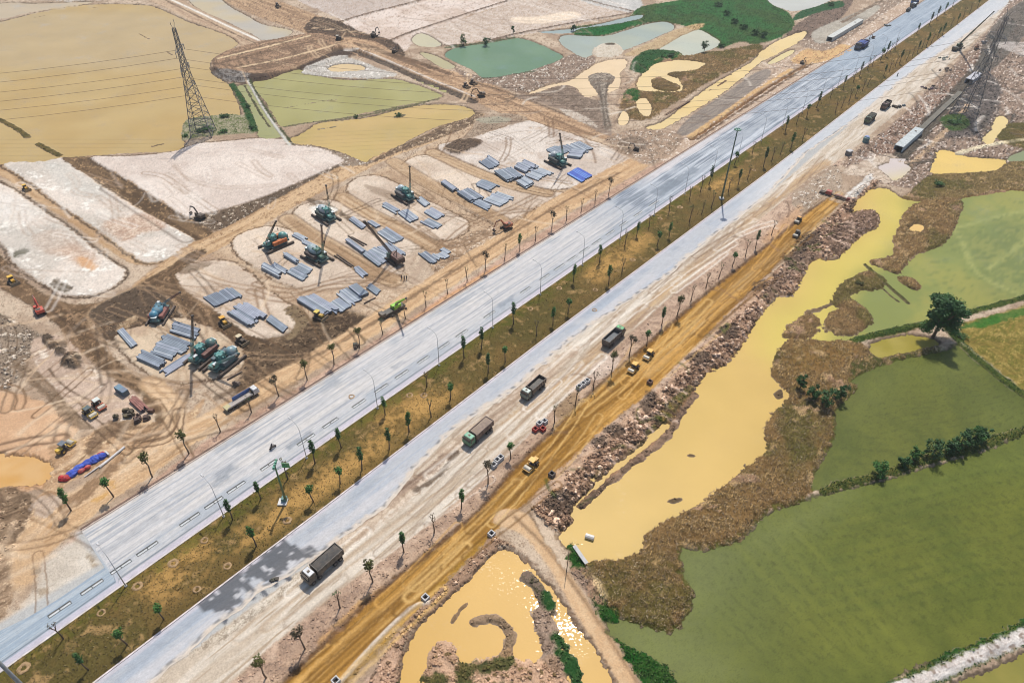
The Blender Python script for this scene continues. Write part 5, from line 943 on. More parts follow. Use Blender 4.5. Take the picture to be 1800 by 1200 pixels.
def young_tree(seed, lm, H=6.6, style='oval', label='', stem=M_BARK):
    rr = random.Random(seed); root = thing('young_tree', label, 'tree', (0, 0, 0))
    tr = MB(); pts = []; x = y = 0
    for i in range(5):
        pts.append((x, y, H * 0.62 * i / 4 - (0.2 if i == 0 else 0))); x += rr.uniform(-.12, .12); y += rr.uniform(-.12, .12)
    tr.tube(pts, [0.17, 0.15, 0.13, 0.11, 0.08], 7)
    cr = MB(); top = Vector(pts[-1])
    nl = {'oval': 3, 'forked': 4, 'sparse': 4, 'tuft': 3}[style]
    for k in range(nl):
        a = 2 * math.pi * k / nl + rr.uniform(-.5, .5); sp = {'oval': 0.28, 'forked': 0.55, 'sparse': 0.5, 'tuft': 0.35}[style]
        e = top + Vector((math.cos(a) * sp * rr.uniform(.6, 1.3), math.sin(a) * sp * rr.uniform(.6, 1.3), H * rr.uniform(.2, .33)))
        b = top - Vector((0, 0, rr.uniform(0, H * 0.16))); m_ = b.lerp(e, 0.5) + Vector((math.cos(a) * 0.12, math.sin(a) * 0.12, 0))
        tr.tube([b, m_, e], [0.07, 0.055, 0.03], 5)
        if style == 'forked': leaves(cr, e, (0.6, 0.6, 0.7), 46, 0.25, rr)
        elif style == 'sparse': leaves(cr, e, (0.35, 0.35, 0.45), 12, 0.16, rr)
        elif style == 'tuft': leaves(cr, e - Vector((0, 0, 0.3)), (0.75, 0.75, 0.8), 52, 0.27, rr)
    if style == 'oval':
        for k in range(6): leaves(cr, top + Vector((rr.uniform(-.2, .2), rr.uniform(-.2, .2), H * (-0.08 + 0.09 * k))), (0.74 - 0.1 * abs(k - 2.2), 0.74 - 0.1 * abs(k - 2.2), 0.7), 46, 0.24, rr)
    elif style in ('tuft',): leaves(cr, top + Vector((0, 0, H * .1)), (0.8, 0.8, 1.0), 50, 0.27, rr)
    cr.build('crown', lm, root); tr.build('trunk', stem, root, True)
    return root
PROTO = {'oval': [young_tree(3, M_LEAF, 6.3, 'oval'), young_tree(4, M_LEAF_D, 6.8, 'oval'), young_tree(5, M_LEAF, 6.0, 'tuft')],
         'thin': [young_tree(6, M_LEAF_B, 6.2, 'sparse'), young_tree(7, M_LEAF_Y, 6.4, 'sparse'), young_tree(17, M_LEAF_D, 6.2, 'sparse')],
         'fork': [young_tree(8, M_LEAF_Y, 6.6, 'forked', stem=M_BARK2), young_tree(9, M_LEAF_Y, 7.0, 'tuft', stem=M_BARK2), young_tree(10, M_LEAF_B, 6.8, 'forked', stem=M_BARK2)]}
_used = set()
def plant(kind, k, x, y, label, group, sc=1.0, rz=None):
    p = PROTO[kind][k % len(PROTO[kind])]; loc = spot(x, y, -0.05); rz = rng.random() * 6.28 if rz is None else rz
    if p.name in _used: return copy_tree(p, loc, rz, label, sc, group)
    _used.add(p.name); p.location = loc; p.rotation_euler = (0, 0, rz); p.scale = (sc, sc, sc); p['label'] = label; p['group'] = group
    return p
MED = [(112, 1123), (224, 1133), (288, 1088), (156, 1177), (409, 913), (451, 960), (750, 680), (792, 702), (758, 733), (677, 730), (600, 787), (684, 790), (719, 760), (554, 815), (636, 825), (598, 850), (506, 842), (551, 882), (459, 877), (816, 630), (858, 655), (888, 637), (846, 612),
       (903, 570), (972, 570), (943, 590), (998, 552), (1008, 495), (1070, 500), (1093, 480), (1054, 462), (1098, 433), (1155, 432), (1119, 415), (1176, 417), (1140, 402), (1176, 374), (1212, 390), (1233, 377), (1250, 366), (1212, 351), (1231, 337), (1246, 325), (1280, 338), (1297, 327), (1314, 316), (1291, 290), (1322, 271), (1342, 293),
       (1356, 284), (1372, 272), (1390, 262), (1410, 248), (1380, 232), (1400, 219), (1418, 206), (1435, 190), (1459, 172), (1468, 199), (1479, 190), (1482, 156), (1492, 180), (1500, 144), (1503, 170), (1516, 160), (1525, 152), (1511, 134), (1524, 124), (1533, 116), (1553, 134), (1563, 126), (1547, 107), (1556, 99), (1564, 94), (1573, 88),
       (1573, 117), (1581, 112), (1593, 107), (1603, 100), (1612, 93), (1620, 86), (1628, 82), (1636, 79), (1648, 67), (1656, 62), (1611, 60), (1633, 45), (1660, 24), (1671, 48), (1682, 42), (1646, 34), (1692, 33), (1704, 24), (1674, 12), (1718, 14)]
def by_row(L, f):
    out = []
    for (x, y) in L:
        s, v = uv(x, y); out.append((f(s, v), s, x, y))
    return out
rows_ = {0: [], 1: []}
for r, s, x, y in by_row(MED, lambda s, v: 0 if v - E_M(s) < (E_R(s) - E_M(s)) / 2 else 1): rows_[r].append((s, x, y))
for r in (0, 1):
    for k, (s, x, y) in enumerate(sorted(rows_[r])):
        thin = (int(s) * 7 + r) % 6 == 0 or (s > 175 and (int(s) + r) % 2 == 0)
        plant('thin' if thin else 'oval', int(s * 3) % 3, x, y, '%s tree in the median row beside the %s carriageway, %s from its near end' % ('thin' if thin else 'leafy', 'wide' if r == 0 else 'narrow', nth(k + 1)),
              'young trees on the grass median', float(rng.uniform(0.85, 1.1)) * (1.05 if s > 200 else 1))
LV = [(125, 897, 'oval'), (200, 873, 'oval'), (268, 838, 'fork'), (332, 797, 'fork'), (387, 758, 'thin'), (442, 725, 'thin'), (490, 696, 'fork'), (540, 668, 'fork'), (587, 640, 'fork'), (632, 611, 'fork'), (673, 588, 'thin'), (713, 560, 'thin'), (749, 540, 'thin'), (786, 517, 'thin'), (821, 494, 'thin'), (853, 475, 'fork'), (887, 456, 'thin'), (914, 441, 'oval'), (941, 423, 'thin'),
      (970, 402, 'fork'), (996, 388, 'thin'), (1021, 374, 'thin'), (1046, 358, 'thin'), (1070, 342, 'fork')]
for k, (x, y, kd) in enumerate(LV):
    plant(kd, k * 2 + k // 3, x, y, '%s tree on the clay verge beside the site road, %s from its near end' % ({'oval': 'leafy green', 'fork': 'forked brownish', 'thin': 'bare thin'}[kd], nth(k + 1)), 'roadside trees beside the site road', {'fork': 1.05, 'thin': 0.95, 'oval': 1.0}[kd] * (1.12 if k < 4 else 1))
RV = [(468, 1190, 'fork'), (536, 1140, 'fork'), (598, 1068, 'thin'), (655, 1022, 'fork'), (710, 970, 'oval'), (763, 936, 'thin'), (811, 893, 'oval'), (858, 850, 'fork'), (898, 805, 'oval'), (975, 742, 'thin'), (1011, 712, 'thin'), (1043, 682, 'thin'), (1074, 656, 'fork'), (1106, 625, 'fork'), (1137, 606, 'oval'), (1163, 572, 'oval'), (1190, 556, 'fork'), (1214, 530, 'thin'), (1241, 507, 'thin'),
      (1263, 490, 'thin'), (1287, 469, 'oval'), (1310, 451, 'thin'), (1328, 436, 'oval'), (1356, 413, 'thin')]
for k, (x, y, kd) in enumerate(RV):
    plant(kd, k * 2 + k // 2, x, y, '%s tree on the verge beside the orange haul road, %s from its near end' % ({'oval': 'leafy green', 'fork': 'forked olive', 'thin': 'bare thin'}[kd], nth(k + 1)), 'roadside trees beside the haul road', {'fork': 1.1, 'thin': 1.0, 'oval': 0.95}[kd])
def bushy(seed, lm, H, W, name='tree', trunk=True, n=4, dens=70, size=0.32, squash=1.0):
    rr = random.Random(seed); root = thing(name, '', name.split('_')[-1], (0, 0, 0)); tr = MB(); cr = MB()
    if trunk: tr.tube([(0, 0, -0.3), (0.1, 0, H * .2), (0.05, .1, H * .45)], [H * .035, H * .028, H * .018], 7)
    for k in range(n):
        a = 2 * math.pi * k / n + rr.uniform(-.6, .6); d = W * .5 * rr.uniform(.3, .9) * (k > 0); z = H * (rr.uniform(.3, .92) if trunk else rr.uniform(.25, .65))
        e = Vector((math.cos(a) * d, math.sin(a) * d, z)); tr.tube([(0.05, 0.1, H * .3 if trunk else 0), e * 0.6 + Vector((0, 0, H * .12)), e], [H * .016, H * .012, H * .006], 5)
        q = rr.uniform(.13, .25) * W
        for _ in range(3): leaves(cr, e + Vector((rr.uniform(-q, q) * .6, rr.uniform(-q, q) * .6, rr.uniform(-q, q) * .5)), (q, q, q * .8 * squash), dens // 3, size, rr, 0.45)
    cr.build('crown', lm, root); tr.build('trunk' if trunk else 'stems', M_BARK, root, True); return root
def put(root, x, y, label, cat=None, group=None, sc=1.0):
    root.location = spot(x, y, -0.1); root['label'] = label; root.scale = (sc,) * 3
    if cat: root['category'] = cat
    if group: root['group'] = group
    return root
bt = bushy(41, M_LEAF_D, 14.0, 10.0, 'broadleaf_tree', True, 15, 520, 0.42); put(bt, 1640, 592, 'tall dense dark tree on the dike between the flooded fields', 'tree')
_b = MB(); rr0 = random.Random(5)
for c_, r_, n_ in (((-1.6, 1.0, 11.2), (2.6, 2.4, 1.8), 420), ((1.9, 0.4, 11.8), (2.4, 2.3, 1.7), 420), ((-.2, 2, 12.6), (2.0, 2, 1.4), 250), ((-3.4, -.6, 4.2), (2.4, 2.2, 2.0), 420), ((3.2, -.8, 4.4), (2.6, 2.3, 2.2), 420), ((.2, 0, 7.2), (3.0, 2.6, 2.3), 650), ((5.0, -.6, 2.6), (2.0, 1.8, 1.4), 160)): leaves(_b, c_, r_, n_, 0.36, rr0, 0.4)
_b.build('crown', M_LEAF, bt, label='lighter green upper foliage')
TREES = [(815, 80, 5.5, 4.0, M_LEAF_L, 'light green tree on the bank above the teal pond'), (854, 80, 5.5, 4.8, M_LEAF_D, 'round dark tree on the bank above the teal pond'), (1008, 54, 3.4, 3.2, M_LEAF_D, 'small dark tree beside the grey pond'), (902, 60, 4.5, 2.4, M_LEAF_D, 'slim dark tree at the far corner of the teal pond'),
         (1237, 92, 5.8, 4.2, M_LEAF_D, 'lone leafy tree standing beside the pale pond'), (1405, 684, 4.2, 2.6, M_LEAF_D, 'slim dark tree on the marsh edge by the yellow pond'), (1427, 702, 3.6, 3.4, M_LEAF_D, 'low round tree among the marsh clump beside the flooded field'), (1450, 714, 4.4, 4.4, M_LEAF_D, 'biggest dark tree of the marsh clump beside the flooded field'),
         (1474, 700, 4.6, 2.6, M_LEAF_D, 'forked tree nearest the flooded field in the marsh clump'), (1545, 832, 4.2, 3.6, M_LEAF, 'lone spreading tree at the low end of the field dike'), (1588, 818, 2.6, 2.8, M_LEAF_D, 'low tree on the field dike beside the spreading tree'), (1606, 806, 3.2, 2.6, M_LEAF, 'narrow tree midway along the field dike'), (1638, 800, 4.6, 4.6, M_LEAF_D, 'broad dark tree at the middle of the field dike'),
         (1668, 795, 3.8, 3.2, M_LEAF_D, 'first tree of the dense clump on the field dike'), (1683, 790, 5.0, 3.6, M_LEAF_D, 'second tree of the dense clump on the field dike'), (1699, 783, 5.0, 3.6, M_LEAF_D, 'third tree of the dense clump on the field dike'), (1712, 778, 4.6, 3.2, M_LEAF, 'fourth tree of the dense clump on the field dike'), (1723, 772, 4.8, 2.6, M_LEAF_D, 'last slim tree of the dense clump on the field dike')]
for k, (x, y, H, W, lm, lb) in enumerate(TREES): put(bushy(60 + k, lm, H * rng.uniform(.9, 1.2), W, 'tree', True, 12, 84, 0.24), x, y, lb, 'tree', 'trees beside the ponds and field dikes')
SHR = [(1180, 100, 1.6, 4.5, M_LEAF_D, 'dense bush between the pale pond and the brown marsh'), (1165, 101, 1.4, 3.0, M_LEAF, 'bush at the marsh edge beside the dense bush'), (1268, 84, 2.4, 4.0, M_LEAF_D, 'bush on the far shore of the pale pond'), (1276, 28, 3.6, 5, M_LEAF_D, 'dark shrub clump in the meadow beside its upper edge'), (1290, 42, 3.2, 5, M_LEAF_D, 'dark shrub clump halfway down the meadow hedge line'), (1306, 52, 3.2, 5, M_LEAF_D, 'dark shrub clump near the foot of the meadow hedge line'),
       (1326, 62, 3.4, 5, M_LEAF_D, 'dark shrub clump at the meadow edge by the brown marsh'), (1342, 66, 3.4, 5, M_LEAF_D, 'last dark shrub clump of the meadow edge'), (1262, 12, 2.8, 6, M_LEAF_D, 'wide shrub clump at the top of the meadow'), (1460, 10, 2.4, 5, M_LEAF, 'green shrub clump beside the far pale pond'), (365, 228, 1.8, 6, M_LEAF, 'wide green bush under the pylon'), (392, 233, 1.6, 4, M_LEAF, 'green bush beside the pylon foot'), (350, 232, 1.4, 3.5, M_LEAF_D, 'dark bush between the pylon legs'), (326, 240, 1.4, 2.6, M_LEAF, 'small green bush on the shore by the pylon'),
       (395, 206, 1.6, 4.5, M_LEAF_D, 'bush on the shore behind the pylon'), (436, 190, 2.0, 2.6, M_LEAF_D, 'bush on the narrow green dike'), (442, 226, 1.6, 2.8, M_LEAF_D, 'bush at the foot of the narrow green dike'), (626, 206, 1.3, 2.4, M_LEAF_D, 'bush on the mud bar of the tan lagoon'), (700, 203, 1.5, 3.2, M_LEAF_D, 'larger bush on the mud bar of the tan lagoon'), (1678, 216, 1.8, 6.0, M_LEAF, 'low green thicket among the rubble beyond the culvert'),
       (1650, 325, 1.6, 4, M_LEAF, 'green bush on the spoil beside the drowned field'), (1510, 500, 1.0, 2.6, M_LEAF_Y, 'olive bush on the spit in the yellow pond'), (1540, 610, 1.0, 2.4, M_LEAF, 'bush on the small bank by the olive pool'),
       (1714, 640, 1.2, 2.6, M_LEAF_D, 'bush on the field dike below the crop rows'), (1668, 575, 1.6, 3.2, M_LEAF, 'bush at the foot of the tall dense tree'), (1690, 592, 1.4, 3.0, M_LEAF_L, 'pale green bush beside the tall dense tree')]
_sh = [bushy(90 + k, q, 2.0, 3.6, 'shrub', False, 9, 72, 0.22) for k, q in enumerate((M_LEAF_D, M_LEAF, M_LEAF_L, M_LEAF_Y))]; _su = set()
for k, (x, y, H, W, lm, lb) in enumerate(SHR):
    p = _sh[(M_LEAF_D, M_LEAF, M_LEAF_L, M_LEAF_Y).index(lm)]; p['group'] = 'shrubs on banks and dikes'
    if p.name in _su: q = copy_tree(p, spot(x, y, -0.1), rng.random() * 6, lb)
    else: _su.add(p.name); q = put(p, x, y, lb)
    q.scale = (W / 3.6, W / 3.6, H / 2.0)
# ------------------------------------------------ dead reeds and weeds nobody could count
def tufts(name, zones, n, h, wd, mats, dens_noise=None, near_only=None, kind='stuff', thr=-0.3):
    ids = [ZNAMES.index(z) for z in ZNAMES if z.split('.')[0] in zones]
    cand = np.nonzero(np.isin(ZON, ids) & (np.abs(GX) < 420) & (GY < 520) & (np.where(WID >= 0, WSD, 9) > 0.1))[0]
    wgt = (np.repeat(_dep, NC)[cand]) ** 1.2 * (n1[cand] + 0.6 * n3[cand] > thr)
    pick = rng.choice(cand, n, p=wgt / wgt.sum())
    x = GX[pick] + rng.uniform(-.2, .2, n); y = GY[pick] + rng.uniform(-.2, .2, n); z = HGT[pick] - 0.05
    a = rng.uniform(0, 6.28, n); L = rng.uniform(0.5, 1.3, n) * h; wv_ = rng.uniform(.5, 1.2, n) * wd; lx = rng.normal(0, .5, n) * L; ly = rng.normal(0, .5, n) * L
    v = np.zeros((n, 4, 3), np.float32); ca, sa = np.cos(a) * wv_, np.sin(a) * wv_
    v[:, 0] = np.stack([x - ca, y - sa, z], 1); v[:, 1] = np.stack([x + ca, y + sa, z], 1); v[:, 2] = np.stack([x + lx + ca * .5, y + ly + sa * .5, z + L], 1); v[:, 3] = np.stack([x + lx - ca * .5, y + ly - sa * .5, z + L], 1)
    o = mesh_obj(name, v.reshape(-1, 3), np.arange(n * 4).reshape(n, 4), mats, kind, None, False)
    return o
M_REED = leaf_mat('dead_reed', (0.44, 0.32, 0.19), 0.85); M_WEED = leaf_mat('weed', (0.075, 0.125, 0.036), 0.6); M_DRY = leaf_mat('dry_grass', (0.135, 0.105, 0.045), 0.6)
tag(tufts('reeds', ('marsh',), 36000, 0.36, 0.065, M_REED), 'dead brown reeds covering the marsh round the ponds', 'reeds')
M_STRAW = leaf_mat('bleached_straw', (0.62, 0.50, 0.33), 0.5)
tag(tufts('straw', ('marsh',), 9000, 0.22, 0.12, M_STRAW), 'bleached pale straw scattered over the brown marsh', 'straw')
tag(tufts('weeds', ('dike', 'bank_grass', 'meadow'), 16000, 0.3, 0.14, M_WEED), 'green weeds along banks, dikes and the far meadow', 'weeds')
tag(tufts('grass', ('median_strip',), 26000, 0.2, 0.12, M_DRY), 'dry yellowing grass of the median', 'grass')

# ------------------------------------------------ loose clods and stones of the spoil
def clods(name, n, label):
    bad = [k for k, z in enumerate(ZNAMES) if z.startswith(('marsh', 'meadow', 'dike', 'median', 'crop', 'bank_grass', 'haul', 'shoulder', 'rubble'))]
    cand = np.nonzero((RGH > 0.19) & ~np.isin(ZON, bad) & (np.abs(GX) < 400) & (GY < 520) & (np.where(WID >= 0, WSD, 9) > 0.3))[0]
    v_ = GX[cand] * RNRM[0] + GY[cand] * RNRM[1]; cand = cand[(v_ < -127) | (v_ > -72)]
    w_ = np.clip(RGH[cand], 0, 1) ** 1.2 * np.repeat(_dep, NC)[cand] ** 1.0 * (n1[cand] + n3[cand] > -0.1); pick = rng.choice(cand, n, p=w_ / w_.sum(), replace=False)
    base_ = np.array([(-1, -1, -.5), (1, -1, -.5), (1, 1, -.5), (-1, 1, -.5), (-.6, -.6, .7), (.6, -.6, .7), (.6, .6, .7), (-.6, .6, .7)], np.float32)
    s_ = (rng.random(n) ** 3 * 0.27 + 0.075) * (0.7 + 0.6 * np.clip(RGH[pick], 0, 1)); a = rng.uniform(0, 6.28, n); jit = 1 + rng.uniform(-.35, .35, (n, 8, 3))
    P = base_[None] * jit * s_[:, None, None]; ca, sa = np.cos(a)[:, None], np.sin(a)[:, None]
    V = np.stack([P[..., 0] * ca - P[..., 1] * sa + GX[pick][:, None], P[..., 0] * sa + P[..., 1] * ca + GY[pick][:, None], P[..., 2] * 0.8 + (HGT[pick] + 0.15 * s_)[:, None]], -1)
    fq = np.array([(4, 5, 6, 7), (0, 1, 5, 4), (1, 2, 6, 5), (2, 3, 7, 6), (3, 0, 4, 7)]); Q = (fq[None] + (np.arange(n) * 8)[:, None, None]).reshape(-1, 4)
    col = np.repeat(COL[pick] * rng.uniform(.85, 1.5, (n, 1)), 8, 0)
    return tag(mesh_obj(name, V.reshape(-1, 3), Q, M_EARTH, 'stuff', col, False), label, 'clods')
clods('clods', 34000, 'loose clods and stones strewn over the spoil and rough earth')
# ================================================================== machines
TEAL = (50, 146, 142); DTEAL = (30, 98, 100); DARK = (38, 38, 40); STEEL = (120, 120, 122); RUST = (112, 66, 52); YEL = (222, 166, 40); ORA = (226, 88, 40); WHT = (232, 234, 234)
M_TYRE = mat((34, 34, 36), 0.9); M_GLASS = mat((26, 40, 48), 0.1); M_DK = mat(DARK, 0.7); M_TRK = mat((62, 54, 46), 0.9); M_STEEL = mat(STEEL, 0.5, 0.4)
def base(name, label, cat, f, r, group=None, sc=1.0, dz=0.0):
    """a thing standing between the photo points f (front) and r (rear)"""
    h, L = heading(r, f); m = mid(f, r); return thing(name, label, cat, spot(*m, dz), h, group, sc), L
def wheel(parent, x, y, r, w=0.35, rim=None):
    b = MB(); b.cyl((0, 0, 0), r, w, 'y', 14); o = b.build('wheel', M_TYRE, parent); o.location = (x, y, r)
    c = MB(); c.cyl((0, 0, 0), r * 0.5, w + 0.03, 'y', 10); c.build('rim', rim or M_STEEL, o); return o
def dump_truck(label, f, r, cab, bed, load=None, cover=False, L=9.0, group='dump trucks on the works', roof=None):
    t, _ = base('dump_truck', label, 'dump truck', f, r, group); s = L / 9.0; t.scale = (s, s, s)
    b = MB(); b.box((0, 0, 0.95), (8.4, 0.9, 0.35)); b.box((3.9, 0, 0.6), (0.3, 2.3, 0.5)); b.box((-3.9, 0, 0.7), (0.15, 2.2, 0.25))
    b.build('chassis', M_DK, t)
    b = MB(); b.box((3.35, 0, 1.55), (1.9, 2.45, 1.1)); b.box((3.25, 0, 2.55), (1.7, 2.4, 0.95), top=(0.85, 0.94), shift=(-0.12, 0)); c = b.build('cab', mat(cab, 0.4), t)
    b = MB(); b.box((4.10, 0, 2.5), (0.1, 2.1, 0.75), rot=(0, -0.16, 0)); b.box((3.3, 1.19, 2.5), (1.0, 0.06, 0.6)); b.box((3.3, -1.19, 2.5), (1.0, 0.06, 0.6)); b.build('windscreen', M_GLASS, c)
    b = MB(); b.box((3.1, 0, 3.06), (1.2, 2.0, 0.08)); b.box((3.1, 0, 3.13), (0.5, 0.5, 0.08), m=1); b.build('roof', [mat(roof or cab, 0.4), M_DK], c)
    for sy in (1, -1):
        b = MB(); b.box((4.0, sy * 1.42, 2.2), (0.12, 0.2, 0.5)); b.build('mirror', M_DK, c)
    b = MB(); x0, x1, w, z0, z1 = -4.4, 2.0, 1.25, 1.2, 2.75
    b.box(((x0 + x1) / 2, 0, z0 + 0.06), (x1 - x0, 2 * w, 0.12))
    for sy in (1, -1):
        b.box(((x0 + x1) / 2, sy * (w - 0.06), (z0 + z1) / 2 + 0.1), (x1 - x0, 0.12, z1 - z0 - 0.05))
        for k in range(7): b.box((x0 + 0.3 + k * 0.98, sy * (w + 0.05), (z0 + z1) / 2), (0.14, 0.10, z1 - z0 - 0.2))
    b.box((x1 - 0.07, 0, (z0 + z1) / 2 + 0.25), (0.14, 2 * w - 0.25, z1 - z0 + 0.4)); b.box((x0 + 0.07, 0, (z0 + z1) / 2 + 0.1), (0.14, 2 * w - 0.25, z1 - z0 - 0.1))
    bo = b.build('dump_bed', mat(bed, 0.55), t)
    if load is not None:
        b = MB(); rr = random.Random(int(f[0])); nx, ny = 10, 5; vs = []
        for i in range(nx + 1):
            for j in range(ny + 1):
                u, v = i / nx, j / ny; e = min(u, 1 - u, v, 1 - v)
                vs.append((x0 + 0.16 + u * (x1 - x0 - 0.32), (v - .5) * 2 * (w - 0.14), (2.62 if cover else 1.75) + min(e * 3, 0.5) * (0.6 if not cover else 0.35) + rr.uniform(-.05, .05)))
        b.add(vs, [(i * (ny + 1) + j, (i + 1) * (ny + 1) + j, (i + 1) * (ny + 1) + j + 1, i * (ny + 1) + j + 1) for i in range(nx) for j in range(ny)])
        b.build('tarpaulin' if cover else 'load', mat(load, 0.95), t, True)
    b = MB(); b.box((1.2, -0.95, 0.95), (1.2, 0.5, 0.6)); b.box((1.2, 0.95, 0.95), (0.8, 0.5, 0.5)); b.build('fuel_tank', M_STEEL, t)
    for x in (3.3, 1.75, -2.0, -3.35):
        for sy in (1, -1): wheel(t, x, sy * 1.05, 0.52, 0.42 if x > 0 else 0.6)
    return t
dump_truck('black covered dump truck with white roof on the pale shoulder', (538, 1027), (600, 972), (36, 46, 52), (54, 58, 58), (64, 66, 66), True, 9.2, roof=(226, 230, 232))
dump_truck('green cabbed dump truck with a full brown load near the median', (822, 783), (859, 750), (34, 132, 96), (88, 66, 62), (150, 132, 116), True, 9.0, roof=(74, 178, 138))
dump_truck('grey green empty dump truck with open rusty bed on the pale shoulder', (923, 701), (951, 676), (96, 124, 116), (66, 56, 52), (104, 104, 100), False, 8.4, roof=(190, 208, 198))
dump_truck('black empty dump truck with bright green roof heading away', (1093, 585), (1063, 612), (40, 62, 56), (54, 60, 64), (110, 116, 120), False, 8.8, roof=(64, 190, 110))
dump_truck('dark green dump truck driving along the far narrow carriageway edge', (1519, 221), (1536, 206), (24, 78, 52), (40, 56, 48), (40, 52, 46), True, 9.0)
dump_truck('dark red dump truck just behind the dark green one', (1548, 196), (1563, 183), (86, 44, 44), (62, 52, 50), (96, 92, 88), False, 8.6)
dump_truck('blue tarped long truck parked on the far carriageway edge', (1499, 94), (1521, 76), (70, 84, 110), (36, 66, 134), (54, 88, 156), True, 11.0, group='trucks parked on the far carriageway')
dump_truck('blue tarped truck parked alongside the long blue truck', (1527, 76), (1508, 90), (80, 92, 116), (36, 66, 134), (48, 82, 160), True, 10.0, group='trucks parked on the far carriageway')
dump_truck('bright blue truck at the very far end of the carriageway', (1600, 12), (1614, 2), (44, 120, 190), (30, 80, 160), (60, 140, 200), True, 11, group='trucks parked on the far carriageway')
dump_truck('white roofed dark truck behind the bright blue one', (1597, 17), (1612, 9), (60, 66, 70), (50, 56, 62), (200, 214, 220), True, 8, group='trucks parked on the far carriageway')
dump_truck('small black truck last in the far parked line', (1592, 23), (1600, 17), (44, 50, 52), (40, 46, 48), (70, 80, 82), True, 6, group='trucks parked on the far carriageway')
# flatbed lorry with a blue side and white cab
t, _ = base('flatbed_lorry', 'long lorry with white cab and raised blue sideboard', 'lorry', (452, 690), (399, 722)); t.scale = (0.78, 0.78, 0.78)
b = MB(); b.box((0, 0, 0.95), (11.2, 1.0, 0.4)); b.build('chassis', M_DK, t)
b = MB(); b.box((5.0, 0, 1.5), (2.0, 2.4, 1.2)); b.box((4.9, 0, 2.5), (1.8, 2.35, 0.9), top=(0.85, 0.92)); c = b.build('cab', mat(WHT, 0.4), t)
b = MB(); b.box((5.82, 0, 2.45), (0.08, 2.05, 0.7), rot=(0, -0.14, 0)); b.build('windscreen', M_GLASS, c)
b = MB(); b.box((4.2, 0, 1.7), (0.5, 2.3, 1.6)); b.build('bulkhead', mat((26, 60, 66), 0.5), t)
b = MB(); b.box((-1.1, 0, 1.3), (9.6, 2.4, 0.16)); b.build('deck', mat((176, 168, 160), 0.9), t)
b = MB(); b.box((0.9, 1.2, 2.05), (6.4, 0.12, 1.4)); b.build('sideboard', mat((44, 106, 176), 0.5), t)
b = MB(); b.box((-0.9, -1.18, 1.6), (9.0, 0.1, 0.5)); b.build('low_sideboard', mat((190, 186, 182), 0.6), t)
b = MB(); b.box((-4.9, 0, 1.42), (1.8, 2.3, 0.1)); b.box((-5.8, 0, 1.2), (0.12, 2.4, 0.6)); b.build('tail_ramp', mat((196, 186, 140), 0.8), t)
for x in (4.8, 3.2, -2.4, -3.7, -5.0):
    for sy in (1, -1): wheel(t, x, sy * 1.0, 0.5, 0.45)
def tracks_(t, L, gauge, w=0.55, h=0.8):
    for sy in (1, -1):
        b = MB(); n = 8; pts = []
        for k in range(n + 1): a = math.pi / 2 + math.pi * k / n; pts.append((-L / 2 + h / 2 + math.cos(a) * h / 2, h / 2 + math.sin(a) * h / 2))
        for k in range(n + 1): a = -math.pi / 2 + math.pi * k / n; pts.append((L / 2 - h / 2 + math.cos(a) * h / 2, h / 2 + math.sin(a) * h / 2))
        m = len(pts); vs = [(x, sy * gauge / 2 - w / 2, z) for x, z in pts] + [(x, sy * gauge / 2 + w / 2, z) for x, z in pts]
        b.add(vs, [(k, (k + 1) % m, m + (k + 1) % m, m + k) for k in range(m)] + [tuple(range(m))[::-1], tuple(range(m, 2 * m))]); b.build('track', M_TRK, t)
def excavator(label, f, r, col, group='excavators on the works', sc=1.0, reach=1.0, swing=0.0):
    t, L = base('excavator', label, 'excavator', f, r, group, sc * 0.78)
    h, _ = heading(r, f); t.location = spot(*r); M_ = mat(col, 0.5)
    tracks_(t, 3.9, 2.4)
    b = MB(); b.box((0, 0, 0.75), (1.8, 1.5, 0.5)); b.cyl((0, 0, 1.05), 0.7, 0.25); b.build('undercarriage', M_DK, t)
    b = MB(); b.box((-0.7, 0, 1.65), (2.6, 2.5, 0.95), top=(0.94, 0.95)); b.box((-1.75, 0, 1.6), (0.7, 2.4, 1.1)); b.box((-0.9, 0.3, 2.2), (1.3, 1.4, 0.18), m=1); b.build('house', [M_, M_DK], t)
    b = MB(); b.box((0.45, 0.75, 2.05), (1.4, 1.0, 1.6), top=(0.8, 0.9)); c = b.build('cab', M_, t)
    b = MB(); b.box((1.0, 0.75, 2.25), (0.3, 0.8, 1.0), rot=(0, -.15, 0)); b.box((0.4, 1.26, 2.3), (0.9, 0.06, 0.8)); b.build('window', M_GLASS, c)
    R = 5.2 * reach
    b = MB(); b.tube([(0.5, -0.2, 1.7), (R * .45, -.2, 4.3), (R * .9, -.2, 4.0)], [0.32, 0.34, 0.2], 4); b.build('boom', M_, t)
    b = MB(); b.tube([(R * .84, -.2, 4.4), (R * 1.08, -.2, 1.5)], [0.24, 0.16], 4); b.build('stick', M_, t)
    b = MB(); b.box((R * 1.03, -.2, 1.0), (0.9, 1.1, 0.9), rot=(0, 0.5, 0), top=(0.5, 1)); b.build('bucket', M_DK, t)
    b = MB(); b.tube([(0.9, -.2, 1.5), (R * .4, -.2, 3.6)], 0.1, 6); b.tube([(R * .5, -.2, 4.6), (R * .86, -.2, 4.6)], 0.09, 6); b.build('ram', M_STEEL, t)
    return t
excavator('orange red excavator with raised boom at the dark crossing', (58, 524), (72, 550), (214, 62, 38), sc=1.1)
excavator('rusty orange excavator working beside the tan site road', (862, 412), (890, 402), (178, 86, 46), sc=1.2)
excavator('dark excavator digging at the corner of the big sand plot', (336, 378), (352, 384), (60, 52, 46), sc=1.1)
excavator('yellow brown excavator loading at the roadside by the green lagoon', (825, 172), (846, 170), (96, 74, 44), sc=1.15)
